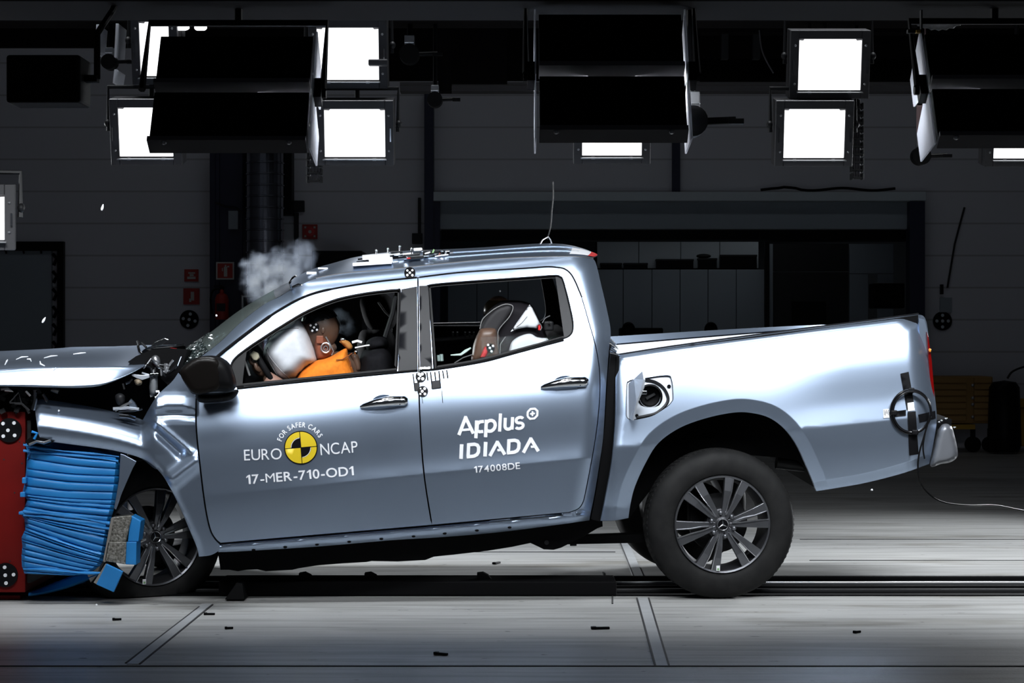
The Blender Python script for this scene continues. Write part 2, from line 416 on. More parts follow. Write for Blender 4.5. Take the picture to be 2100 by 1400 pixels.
# back room
put('wall_room', MB().box((wp(1380, 0, 19).x, 19.1, 2), (9, 0.2, 4)), M['darkwall'], kind='structure')
YR = 17.6
def cabinet(name, x0, y0, x1, y1, y, dep, nd, material, label, group=None, handle=True):
    a = wp(x0, y0, y); c = wp(x1, y1, y)
    e = empty(name, ((a.x + c.x) / 2, y + dep / 2, min(a.z, c.z)), label, 'cabinet', group)
    b = MB(); pbox(b, x0, y0, x1, y1, y + 0.02, dep); put('body', b, M['dark'], e, world=True)
    dx = (x1 - x0) / nd
    for k in range(nd):
        b = MB(); pbox(b, x0 + k * dx + 0.6, y0 + 0.6, x0 + (k + 1) * dx - 0.6, y1 - 1, y, 0.03)
        d = put('door', b, material, e, world=True, bevel=0.004)
        if handle:
            b = MB(); pbox(b, x0 + k * dx + dx - 7, y0 + (y1 - y0) * 0.45, x0 + k * dx + dx - 5, y0 + (y1 - y0) * 0.6, y - 0.02, 0.02)
            put('handle', b, M['dark'], d, world=True)
    return e
lab = ['leftmost', 'second from left', 'third from left', 'fourth from left', 'fifth from left', 'rightmost']
xs = [918, 978, 1042, 1222, 1278, 1337, 1395, 1452]
names = ['behind the rear window, leftmost of the row', 'behind the rear window, beside the leftmost one', 'behind the child seat and the cab pillar',
         'right behind the cab rear edge, under the crates', 'under the two low dark crates', 'under the wide dark crate', 'left of the glazed door, over the bed rail']
for k, (x0, x1) in enumerate([(918, 978), (978, 1042), (1042, 1220), (1220, 1278), (1278, 1337), (1337, 1452), (1452, 1568)]):
    cabinet('storage_cabinet', x0, 552, x1, 905, YR, 0.5, 2 if x1 - x0 > 80 else 1, M['cab'], 'grey storage cabinet ' + names[k], 'grey cabinets in the back room')
cabinet('wall_cabinet', 1224, 495, 1396, 551, YR + 0.15, 0.35, 2, M['cab2'], 'pale wall cabinet above the row of crates, left one', handle=False)
cabinet('wall_cabinet', 1396, 495, 1556, 551, YR + 0.15, 0.35, 2, M['cab2'], 'pale wall cabinet above the row of crates, right one', handle=False)
def crate(x0, y0, x1, y1, label, dome=False):
    a = wp(x0, y0, YR + 0.05); c = wp(x1, y1, YR + 0.05)
    e = empty('storage_crate', ((a.x + c.x) / 2, YR + 0.1, c.z), label, 'crate', 'dark crates on the cabinets')
    b = MB(); pbox(b, x0, y0 + 3, x1, y1, YR + 0.03, 0.12); put('tub', b, M['black'], e, world=True, bevel=0.006)
    b = MB(); pbox(b, x0 - 1, y0, x1 + 1, y0 + 4, YR + 0.025, 0.13); put('lid', b, M['dark'], e, world=True, bevel=0.004)
    if dome:
        b = MB(); p = wp((x0 + x1) / 2 - 8, y0 - 4, YR + 0.08); b.ell(p, (0.1, 0.05, 0.03)); put('handle', b, M['dark'], e, world=True, smooth=True)
crate(1232, 539, 1275, 551, 'flat dark crate nearest to the cab, on the cabinets')
crate(1280, 539, 1328, 551, 'flat dark crate second from the cab, on the cabinets')
crate(1346, 531, 1422, 551, 'wide dark crate in the middle of the cabinet row')
crate(1432, 529, 1470, 551, 'dark tool case with a domed handle on the cabinets', True)
crate(1478, 522, 1552, 551, 'tallest dark crate, beside the glazed door frame')
# glazed partition of the back room
e = empty('glazed_partition', wp(1700, 905, YR), 'dark glazed partition with a door at the right of the back room', 'partition')
b = MB(); pbox(b, 1569, 494, 1578, 905, YR - 0.1, 0.1); put('jamb', b, M['black'], e, world=True)
b = MB(); pbox(b, 1578, 500, 1585, 905, YR - 0.05, 0.06); put('frame', b, M['cab'], e, world=True)
b = MB(); pbox(b, 1585, 500, 1740, 556, YR, 0.05); put('transom_panel', b, M['dark'], e, world=True)
b = MB(); pbox(b, 1585, 558, 1740, 905, YR, 0.05); put('panel', b, M['dark'], e, world=True)
b = MB(); pbox(b, 1742, 500, 1832, 560, YR, 0.05); put('pale_panel', b, M['cab'], e, world=True)
b = MB(); pbox(b, 1742, 562, 1780, 905, YR, 0.05); pbox(b, 1800, 562, 1832, 905, YR, 0.05); put('door_leaf', b, M['cab'], e, world=True)
b = MB(); pbox(b, 1624, 618, 1694, 662, YR - 0.04, 0.03); put('notice_board', b, M['black'], label='dark notice board hanging on the partition above the cargo bed', cat='notice board')
b = MB(); pbox(b, 1792, 580, 1856, 632, 16.4, 0.4); put('wall_box', b, M['black'], bevel=0.02, label='black box fixed beside the right gate post', cat='box')
# low workbench things over the bed rail
for x0, y0, x1, y1, lb in [(1272, 672, 1360, 692, 'black low equipment case seen over the bed rail beside the cab'), ]:
    b = MB(); pbox(b, x0, y0, x1, 905, 16.2, 0.4); put('equipment_case', b, M['black'], bevel=0.02, label=lb, cat='case')
for x, lb in [(1289, 'black rounded chair back over the bed rail, nearer to the cab'), (1458, 'black rounded chair back over the bed rail, right one')]:
    p = wp(x, 676, 16.0); e = empty('office_chair', (p.x, p.y, 0), lb, 'chair', 'office chairs in the back room')
    b = MB().ell(p, (0.085, 0.04, 0.1)); put('backrest', b, M['black'], e, world=True, smooth=True)
    b = MB().box((p.x, p.y - 0.2, 0.5), (0.45, 0.45, 0.08)); put('seat', b, M['black'], e, world=True, bevel=0.03)
    b = MB().cyl((p.x, p.y - 0.2, 0.1), (p.x, p.y - 0.2, 0.5), 0.03).cyl((p.x, p.y + 0.04, 0.5), (p.x, p.y + 0.04, p.z), 0.02)
    for k in range(5): b.tube([(p.x, p.y - 0.2, 0.1), (p.x + 0.3 * math.cos(k * 1.257), p.y - 0.2 + 0.3 * math.sin(k * 1.257), 0.02)], 0.02, 6)
    put('stand', b, M['dark'], e, world=True)
# left: strip curtain door with hinge chain
e = empty('door_1', wp(60, 905, YW)); tag(e, kind='structure')
b = MB(); pbox(b, -60, 495, 130, 514, YW - 0.1, 0.12); pbox(b, 117, 514, 130, 905, YW - 0.1, 0.12); put('frame', b, M['black'], e, world=True, kind='structure')
b = MB(); pbox(b, -60, 514, 106, 905, YW - 0.05, 0.05); put('leaf', b, M['cab'], e, world=True, kind='structure')
b = MB()
for k in range(11):
    y = 520 + k * 36; b.tube([wp(108, y, YW - 0.09), wp(116, y + 10, YW - 0.09), wp(110, y + 24, YW - 0.09)], 0.02, 6)
for k in range(4): b.cyl(wp(12 + k * 36, 514, YW - 0.12), wp(13 + k * 36, 520, YW - 0.12), 0.012, 6)
put('hinge_chain', b, M['black'], e, world=True, kind='structure')
# column and duct behind the windscreen
b = MB(); pbox(b, 430, 300, 498, 930, YW - 0.5, 0.5); pbox(b, 441, 300, 450, 930, YW - 0.54, 0.05)
put('steel_column', b, M['bluepost'], label='dark blue steel column carrying the fire extinguisher', cat='column', bevel=0.01)
b = MB(); pbox(b, 440, 310, 598, 440, YW - 0.3, 0.3); put('wall_panel', b, M['black'], label='dark panel on the wall around the top of the duct', cat='panel')
c = wp(543, 0, YW - 1.0); rd = 0.21
prof = []
zz = 0.0
while zz < 3.55:
    prof += [(rd, zz), (rd, zz + 0.105), (rd + 0.012, zz + 0.11), (rd + 0.012, zz + 0.122), (rd, zz + 0.127)]; zz += 0.127
b = MB().lathe(prof, (c.x, YW - 1.0, 0), (0, 0, 1), 32)
put('spiral_duct', b, M['duct'], smooth=True, angle=30, label='black ribbed ventilation duct rising behind the smoke', cat='duct')
# small fittings on the wall
def fitting(name, rects, material, label, cat, y=YW - 0.06, d=0.06, bev=0.006):
    b = MB()
    for r in rects: pbox(b, *r, y, d)
    return put(name, b, material, bevel=bev, label=label, cat=cat)
fitting('wall_speaker', [(597, 411, 624, 434)], M['dark'], 'small grey box on the wall above the hose reel sign', 'box')
fitting('wall_conduit', [(603, 436, 612, 540), (582, 422, 596, 425)], M['dark'], 'grey conduit running down from the small wall box', 'pipe')
fitting('wall_bracket', [(857, 405, 863, 478), (845, 478, 866, 500)], M['dark'], 'thin dark rod and bracket on the wall left of the gate post', 'bracket')
fitting('switch_box', [(468, 432, 488, 470)], M['cab'], 'pale switch box with a cable on the blue column', 'box', y=YW - 0.57)
b = MB(); b.tube([wp(442, 415, YW - 0.56), wp(462, 424, YW - 0.56), wp(484, 426, YW - 0.56), wp(497, 436, YW - 0.56)], 0.012, 6)
put('wall_cable', b, M['dark'], smooth=True, label='thin cable looping above the switch box', cat='cable')
fitting('equipment_rack', [(640, 514, 742, 925)], M['black'], 'dark cabinet behind the cab roof, left of the rooftop gear', 'rack', y=YW - 1.0, d=0.9)
b = MB(); b.tube([wp(497, 640, YW - 1.2), wp(497, 607, YW - 1.2), wp(534, 607, YW - 1.2), wp(534, 640, YW - 1.2)], 0.02, 8)
b.tube([wp(497, 640, YW - 1.2), wp(497, 925, YW - 1.2)], 0.02, 8); b.tube([wp(534, 640, YW - 1.2), wp(534, 925, YW - 1.2)], 0.02, 8)
put('guard_rail', b, M['steel'], label='grey tubular guard rail at the foot of the duct', cat='rail', smooth=True)
def sign(x0, y0, x1, y1, y, label, border, glyph):
    a = wp(x0, y1, y); c = wp(x1, y0, y)
    e = empty('fire_sign', ((a.x + c.x) / 2, y, a.z), label, 'sign', 'red fire signs')
    b = MB(); pbox(b, x0, y0, x1, y1, y, 0.01); put('plate', b, M['signwhite'] if border else M['signred'], e, world=True)
    if border:
        b = MB(); pbox(b, x0 + 3, y0 + 3, x1 - 3, y1 - 3, y - 0.004, 0.005); put('field', b, M['signred'], e, world=True)
    b = MB()
    for r in glyph: pbox(b, *r, y - 0.008, 0.005)
    put('pictogram', b, M['signwhite'], e, world=True)
    return e
YC = YW - 0.58
sign(443, 537, 480, 573, YC, 'white-bordered red extinguisher sign on the blue column', True, [(459, 547, 466, 567), (461, 543, 464, 547), (466, 545, 470, 548), (455, 549, 457, 556)])
sign(378, 552, 407, 577, YW - 0.02, 'small dark red sign on the wall, upper of the two', False, [(384, 567, 401, 572), (386, 558, 400, 561), (389, 562, 397, 566)])
sign(376, 591, 409, 624, YW - 0.02, 'dark red sign with a standing figure, just above the black target disc', False, [(391, 598, 398, 616), (388, 612, 392, 619)])
e = sign(620, 460, 651, 490, YW - 0.02, 'red hose reel sign on the wall above the smoke', False, [(624, 464, 628, 468), (643, 464, 647, 468), (624, 482, 628, 486), (643, 482, 647, 486)])
b = MB().cyl(wp(635.5, 475, YW - 0.03), wp(635.5, 475, YW - 0.025), 0.058, 24); put('reel_ring', b, M['redtape'], e, world=True)
b = MB().cyl(wp(635.5, 475, YW - 0.035), wp(635.5, 475, YW - 0.03), 0.02, 16); put('reel_hub', b, M['signwhite'], e, world=True)
# fire extinguisher
p = wp(455, 655, YW - 0.65); zt = wp(0, 588, YW - 0.65).z
e = empty('fire_extinguisher', p, 'dark red fire extinguisher hung on the blue column', 'fire extinguisher')
b = MB().lathe([(0.0, p.z), (0.075, p.z), (0.08, p.z + 0.02), (0.08, zt - 0.14), (0.06, zt - 0.09), (0.025, zt - 0.07), (0.025, zt - 0.03), (0, zt - 0.03)], (p.x, p.y, 0), (0, 0, 1), 24)
put('cylinder', b, M['signred'], e, world=True, smooth=True)
b = MB().box((p.x, p.y, zt - 0.02), (0.05, 0.04, 0.04)).box((p.x - 0.04, p.y, zt + 0.01), (0.1, 0.02, 0.015)); put('valve', b, M['black'], e, world=True)
b = MB().tube(cr([(p.x - 0.02, p.y, zt - 0.02), (p.x - 0.10, p.y, zt - 0.04), (p.x - 0.13, p.y, zt - 0.14), (p.x - 0.11, p.y - 0.02, p.z + 0.06)], 6), 0.012, 8)
put('hose', b, M['black'], e, world=True, smooth=True)
b = MB().box((p.x, p.y - 0.078, p.z + 0.14), (0.1, 0.012, 0.09)); put('instruction_panel', b, M['dark'], e, world=True)
# target discs: a black disc with five pale dots
def disc(name, px, py, y, rpx, dots, label, group, dot=0.17, parent_cat='target disc', thick=0.01, mdot='white'):
    r = rpx / FPX * (y + CAMD); c = wp(px, py, y)
    e = empty(name, (c.x, y, c.z - r), label, parent_cat, group)
    b = MB().cyl((c.x, y + thick, c.z), (c.x, y, c.z), r, 32); put('disc', b, M['vblack'], e, world=True)
    for k, (dx, dy) in enumerate(dots):
        b = MB().cyl((c.x + dx * r, y, c.z - dy * r), (c.x + dx * r, y - 0.004, c.z - dy * r), r * dot, 12); put('marker_dot', b, M[mdot], e, world=True)
    return e
five = [(0, 0), (0.12, -0.58), (-0.62, -0.1), (0.62, 0.16), (-0.14, 0.62)]
disc('target_disc', 388, 655, YW - 0.02, 19.5, five, 'black target disc on the wall left of the blue column', 'wall target discs', mdot='cab2')
disc('target_disc', 1933, 658, YW - 0.02, 19.5, [(0, 0), (0, -0.6), (-0.6, 0), (0.6, 0), (0, 0.62)], 'black target disc on the wall right of the tailgate', 'wall target discs', mdot='cab2')
# right part of the wall
b = MB(); b.tube([wp(1978, 425, YW - 0.03), wp(1958, 500, YW - 0.03), wp(1943, 590, YW - 0.03)], 0.012, 6); put('wall_cable', b, M['dark'], label='dark cable running down the wall right of the gate', cat='cable')
b = MB(); pbox(b, 1929, 583, 1935, 603, YW - 0.05, 0.05); put('wall_hook', b, M['black'], label='small dark hook on the wall above the right target disc', cat='hook')
b = MB(); pbox(b, 1928, 610, 1952, 640, YW - 0.03, 0.03); put('wall_plate', b, M['cab'], label='grey plate between the hook and the right target disc', cat='plate')
# ochre drawer cart and bins
e = empty('drawer_cart', wp(1960, 920, 13.6), 'ochre slatted drawer cart standing behind the rear bumper', 'cart')
b = MB(); pbox(b, 1898, 772, 2036, 868, 13.4, 0.7); put('body', b, M['cart'], e, world=True, bevel=0.01)
for k in range(7):
    b = MB(); pbox(b, 1900, 775 + k * 13, 1982, 785 + k * 13, 13.37, 0.03); put('drawer', b, M['cart'], e, world=True, bevel=0.004)
    b = MB(); pbox(b, 1998, 775 + k * 13, 2034, 785 + k * 13, 13.37, 0.03); put('drawer', b, M['cart'], e, world=True, bevel=0.004)
b = MB()
for k in (1, 3, 4, 6): b.ell(wp(1995, 777 + k * 13, 13.36), (0.02, 0.015, 0.02))
put('lock', b, M['steel'], e, world=True, smooth=True)
b = MB(); pbox(b, 1895, 870, 2000, 880, 13.4, 0.7); put('plinth', b, M['ochre'], e, world=True)
for x in (1900, 1995, 2030):
    b = MB(); q = wp(x, 905, 13.6); b.cyl((q.x, q.y - 0.03, 0.09), (q.x, q.y + 0.03, 0.09), 0.09, 20); b.box((q.x, q.y, 0.2), (0.05, 0.05, 0.14)); put('castor', b, M['black'], e, world=True)
a = wp(2064, 780, 13.2)
b = MB().lathe([(0, 0.02), (0.16, 0.02), (0.19, 0.1), (0.17, a.z - 0.08), (0.13, a.z - 0.02), (0, a.z)], (a.x, 13.3, 0), (0, 0, 1), 28)
put('waste_bin', b, M['black'], smooth=True, label='black round-topped bin right of the ochre cart', cat='bin')
b = MB(); b.tube(cr([wp(2066, 776, 13.5), wp(2076, 762, 13.5), wp(2100, 752, 13.6), wp(2130, 748, 13.7)], 6), 0.012, 6)
put('wall_hose', b, M['dark'], smooth=True, label='thin dark hose arching above the bin', cat='hose')
b = MB(); pbox(b, 2083, 818, 2140, 836, 13.6, 0.3); pbox(b, 2088, 836, 2140, 915, 13.65, 0.3); put('yellow_trolley', b, M['ochre'], bevel=0.01, label='dark yellow trolley at the right edge of the photo', cat='trolley')

# ------------------------------------------------------------------ tow track, floor plates and joints
def fy(py): return 1.32 * FPX / (py - HY) - CAMD
put('trim_4', MB().box((0, (fy(1222) + fy(1187)) / 2, 0.0035), (16, fy(1187) - fy(1222), 0.007)), M['under'], kind='structure')
for k, (py, r, zz, mt) in enumerate([(1191, 0.012, 0.022, 'black'), (1200, 0.011, 0.016, 'steel'), (1207, 0.01, 0.014, 'black'), (1216, 0.014, 0.018, 'dark')]):
    b = MB().box((0, fy(py), zz / 2 + 0.006), (16, r * 2.4, zz)); put('tow_rail', b, M[mt], bevel=0.004, group='tow track rails', cat='rail',
        label='%s rail of the tow track in the floor' % ['rearmost black', 'bright steel', 'dull black inner', 'front dark'][k])
def strip(name, pts, wd, h, material, kind='structure', **kw):
    a, c = Vector(pts[0]), Vector(pts[1]); d = (c - a); L = d.length; ang = math.atan2(d.y, d.x)
    b = MB().box(((a.x + c.x) / 2, (a.y + c.y) / 2, h / 2), (L, wd, h), Matrix.Rotation(ang, 3, 'Z')); return put(name, b, material, kind=kind, bevel=0.001, **kw)
def fp(px, py): q = fy(py); return (wp(px, py, q).x, q, 0)
M['plate'] = noisy('floor_plate_steel', (0.36, 0.37, 0.38), (0.42, 0.43, 0.44), 8, 0.4)
M['joint'] = mat('dark_floor_joint', (0.025, 0.025, 0.026), 0.8)
strip('trim_5', (fp(1357, 1366), fp(1318, 1226)), 0.052, 0.003, M['plate'])
strip('trim_6', (fp(1309, 1183), fp(1278, 1108)), 0.06, 0.003, M['plate'])
strip('trim_7', (fp(272, 1362), fp(425, 1238)), 0.05, 0.003, M['plate'])
for k, (a, c) in enumerate([((-900, 1366), (3000, 1366)), ((1344, 1366), (1306, 1226)), ((1372, 1366), (1330, 1226)), ((258, 1360), (409, 1244)), ((286, 1362), (436, 1240)), ((1300, 1183), (1270, 1108)),
                            ((1640, 1106), (2600, 1106)), ((1660, 1149), (2600, 1149)), ((600, 1132), (1262, 1132)), ((1256, 1218), (1256, 1238)), ((1236, 1173), (1240, 1190))]):
    strip('trim_%d' % (8 + k), (fp(*a), fp(*c)), 0.009 if k else 0.014, 0.0034, M['joint'])
# black guide beam and its hooks left of the rear wheel
y0, y1 = fy(1221), fy(1196)
e = empty('tow_beam', (-0.6, (y0 + y1) / 2, 0), 'long low black tow beam lying in the track under the truck', 'tow beam')
xa, xb = wp(455, 0, 0.35).x, wp(1262, 0, 0.35).x
put('beam', MB().box(((xa + xb) / 2, 0.36, 0.04), (xb - xa, 0.28, 0.075)), M['under'], e, world=True, bevel=0.008)
for px in (628, 762, 992):
    q = wp(px, 1180, 0.34); b = MB(); s = 14 / 412
    b.prism([(q.x - s, 0.30, 0.07), (q.x + 1.3 * s, 0.30, 0.07), (q.x + 0.7 * s, 0.30, 0.098), (q.x - 0.1 * s, 0.30, 0.112), (q.x - s, 0.30, 0.108)],
            [(q.x - s, 0.36, 0.07), (q.x + 1.3 * s, 0.36, 0.07), (q.x + 0.7 * s, 0.36, 0.098), (q.x - 0.1 * s, 0.36, 0.112), (q.x - s, 0.36, 0.108)])
    put('hook', b, M['under'], e, world=True)
q = wp(462, 1230, 0.05)
b = MB().prism([(q.x, 0.02, 0.008), (q.x + 0.10, 0.02, 0.008), (q.x + 0.085, 0.06, 0.085), (q.x + 0.055, 0.06, 0.09)], [(q.x, 0.2, 0.008), (q.x + 0.10, 0.2, 0.008), (q.x + 0.085, 0.16, 0.085), (q.x + 0.055, 0.16, 0.09)])
put('track_wedge', b, M['under'], label='small black wedge on the floor just right of the front tyre', cat='wedge', bevel=0.004)
# fragments lying about
random.seed(3)
for k, (px, py, s, an, lb) in enumerate([(1019, 1156, 0.035, 1.1, 'black peg-like fragment on the floor under the rear door'), (1176, 1119, 0.02, 0.1, 'short black fragment on the floor below the drive shaft'),
        (240, 1272, 0.02, 0.2, 'black flat fragment on the floor in front of the blue block'), (1232, 1290, 0.04, 0.1, 'long thin dark scrap on the floor below the rear wheel, right of the plate'),
        (470, 1290, 0.018, 0.3, 'tiny dark scrap on the floor right of the diagonal plate'), (1758, 1298, 0.02, 0.6, 'dark crumb on the floor far right, below the track'),
        (430, 1261, 0.025, 0.0, 'flat dark chip on the floor below the front tyre'), (905, 1343, 0.03, -0.5, 'curled dark scrap on the floor near the lower edge, mid photo')]):
    q = fp(px, py); b = MB(); rot = Matrix.Rotation(an, 3, 'Z')
    b.box((q[0], q[1], 0.006), (s * 2, s * 0.45, 0.01), rot).box((q[0] - s * 0.8 * math.cos(an), q[1] - s * 0.8 * math.sin(an), 0.007), (s * 0.6, s * 0.7, 0.012), rot)
    put('floor_fragment', b, M['vblack'], bevel=0.002, label=lb, cat='fragment', group='fragments on the floor')
# ------------------------------------------------------------------ lamp gantry and flood lamps
YF, YN = 3.0, -2.6
b = MB(); a0, a1 = wp(-200, 4, YN - 0.1), wp(2400, -90, YN - 0.1)
ZBEAM = (a0.z + a1.z) / 2 + 0.02 - (a1.z - a0.z) / 2
put('gantry_beam', b.box(((a0.x + a1.x) / 2, YN + 0.25, (a0.z + a1.z) / 2 + 0.02), (a1.x - a0.x, 0.5, a1.z - a0.z)), M['beam'], bevel=0.01,
    label='black gantry beam across the very top of the photo', cat='beam')
b = MB(); pbox(b, 820, 172, 2400, 187, YF + 4.0, 0.2); pbox(b, 820, 168, 2400, 173, YF + 3.9, 0.35)
put('gantry_beam', b, M['beam2'], label='thin grey steel beam running behind the lamps at mid height', cat='beam')
b = MB(); pbox(b, 1405, 55, 1900, 66, YF + 3.0, 0.2); pbox(b, 1405, 120, 1900, 190, YF + 4.4, 0.1)
put('gantry_beam', b, M['beam'], label='dark upper rail behind the right pair of lit lamps', cat='beam')
for x, lb in ((1480, 'left one of two dark uprights left of the right lit lamps'), (1545, 'right one of two dark uprights left of the right lit lamps')):
    b = MB(); pbox(b, x, 66, x + 14, 120, YF + 3.1, 0.1); put('gantry_strut', b, M['dark'], label=lb, cat='strut', group='gantry uprights')
b = MB(); pbox(b, -200, -40, 2400, 44, YF + 0.12, 0.3)
put('gantry_beam', b, M['beam'], label='dark rear beam carrying the lit lamps', cat='beam')

def far_lamp(px, py, w, h, tilt, label, yaw=0, y=YF, pole=True):
    """lit flood lamp facing the camera side, its lit face centred at this place"""
    s = (y + CAMD) / FPX; c = wp(px, py, y)
    e = empty('flood_lamp', label=label, cat='lamp', group='lit flood lamps', matrix=Matrix.Translation(c) @ Matrix.Rotation(R(yaw), 4, 'Z') @ Matrix.Rotation(R(tilt), 4, 'X'))
    W, H = w * s, h * s
    b = MB(); fr = 0.055
    b.box((-W / 2 - fr / 2, 0.02, 0), (fr, 0.10, H + 2 * fr)).box((W / 2 + fr / 2, 0.02, 0), (fr, 0.10, H + 2 * fr))
    b.box((0, 0.02, H / 2 + fr / 2), (W, 0.10, fr)).box((0, 0.02, -H / 2 - fr / 2), (W, 0.10, fr)).box((0, 0.11, 0), (W + 2 * fr, 0.12, H + 2 * fr))
    put('housing', b, M['lampgrey'], e, bevel=0.004)
    # lit face with notched top corners
    k = 0.03
    pl = [(-W / 2, -H / 2), (W / 2, -H / 2), (W / 2, H / 2 - 0.01), (W / 2 - k, H / 2 - 0.012), (W / 2 - k * 1.3, H / 2), (-W / 2 + k * 1.3, H / 2), (-W / 2 + k, H / 2 - 0.012), (-W / 2, H / 2 - 0.01)]
    b = MB().prism([(x, -0.012, z) for x, z in pl], [(x, 0.01, z) for x, z in pl]); put('lamp_face', b, M['lamp'], e)
    b = MB().box((0, -0.05, -H / 2 - 0.012), (W + 0.02, 0.06, 0.006)); put('lower_lip', b, M['steel'], e)
    b = MB()
    for sx in (-1, 1): b.box((sx * (W / 2 + 0.036), -0.045, -0.01), (0.008, 0.02, H * 0.28))
    put('handle', b, M['chrome'], e)
    b = MB()
    for sx in (-1, 1):
        for sz in (-1, 1): b.ell((sx * (W / 2 + 0.025), -0.034, sz * (H / 2 - 0.04)), (0.008, 0.006, 0.008), nu=8, nv=6)
    for sx in (-1, 1): b.box((sx * W * 0.32, -0.04, -H / 2 - 0.014), (0.022, 0.02, 0.014))
    put('screw', b, M['steel'], e)
    b = MB(); b.tube([(-W / 2 - 0.08, 0.05, 0), (-W / 2 - 0.08, 0.1, H / 2 + 0.12), (W / 2 + 0.08, 0.1, H / 2 + 0.12), (W / 2 + 0.08, 0.05, 0)], 0.014, 6)
    b.ell((-W / 2 - 0.085, 0.05, 0.05), (0.02, 0.025, 0.025)).ell((W / 2 + 0.085, 0.05, 0.05), (0.02, 0.025, 0.025))
    ri = (Matrix.Rotation(R(yaw), 3, 'Z') @ Matrix.Rotation(R(tilt), 3, 'X')).inverted(); p0 = Vector((0, 0.20, 0)); b.cyl(p0, p0 + ri @ Vector((0, 0, (wp(0, 44, YF + 0.12).z - c.z + 0.02) if y == YF else 5)), 0.016, 8)
    put('yoke', b, M['dark'], e)
    return e
far = [(300, 270, 110, 100, 'lit lamp low at the left, half hidden by the black lamp box', 0), (318, 100, 60, 110, 'narrow lit lamp above the low left one, mostly hidden by the black lamp box', 0),
       (714, 110, 126, 106, 'lit lamp of the left pair, upper one with a dark clip on its right edge', 0), (728, 272, 124, 98, 'lit lamp of the left pair, lower one', 0),
       (1255, 268, 122, 100, 'lit lamp peeping out under the middle black lamp box', 0), (1701, 132, 128, 104, 'lit lamp of the right pair, upper one', 0),
       (1669, 273, 124, 100, 'lit lamp of the right pair, lower one', 0), (2100, 270, 124, 108, 'lit lamp under the right black lamp box, cut by the frame edge', 0)]
for px, py, w, h, lb, yw in far: far_lamp(px, py, w, h, 12, lb, yw)
# dark clip in front of the upper left lamp
b = MB(); pbox(b, 755, 121, 795, 134, YF - 0.12, 0.06); put('lamp_clip', b, M['lampgrey'], label='dark clip reaching over the right edge of the upper left lamp', cat='clip', bevel=0.008)
# lit tubes and slits at the upper left
for x0, x1, lb in [(331, 348, 'short lit tube stub beside the narrow lamp at the top left'), (349, 388, 'longer lit tube at the top left, second from the narrow lamp'), (399, 424, 'lit tube at the top left, the one farthest right')]:
    b = MB(); q0, q1 = wp(x0, 56, YF), wp(x1, 56, YF); r = 0.021; rows = []
    for t in [0, 0.08, 0.2, 0.5, 0.8, 0.92, 1]:
        rr = r * min(1, 0.45 + 4 * min(t, 1 - t)); rows.append((q0.lerp(q1, t), rr))
    b.tube([p for p, _ in rows], [q for _, q in rows], 12); b.box(q0.lerp(q1, 0.5) + Vector((0, 0.06, 0.02)), (0.012, 0.14, 0.03)); put('tube_lamp', b, M['lamp'], smooth=True, label=lb, cat='lamp', group='lit tubes')
far_b = MB()
# left edge lamp, turned away
e = far_lamp(-40, 445, 96, 92, 4, 'lit lamp cut by the left edge of the photo, beside the wall', 12, y=0.6)

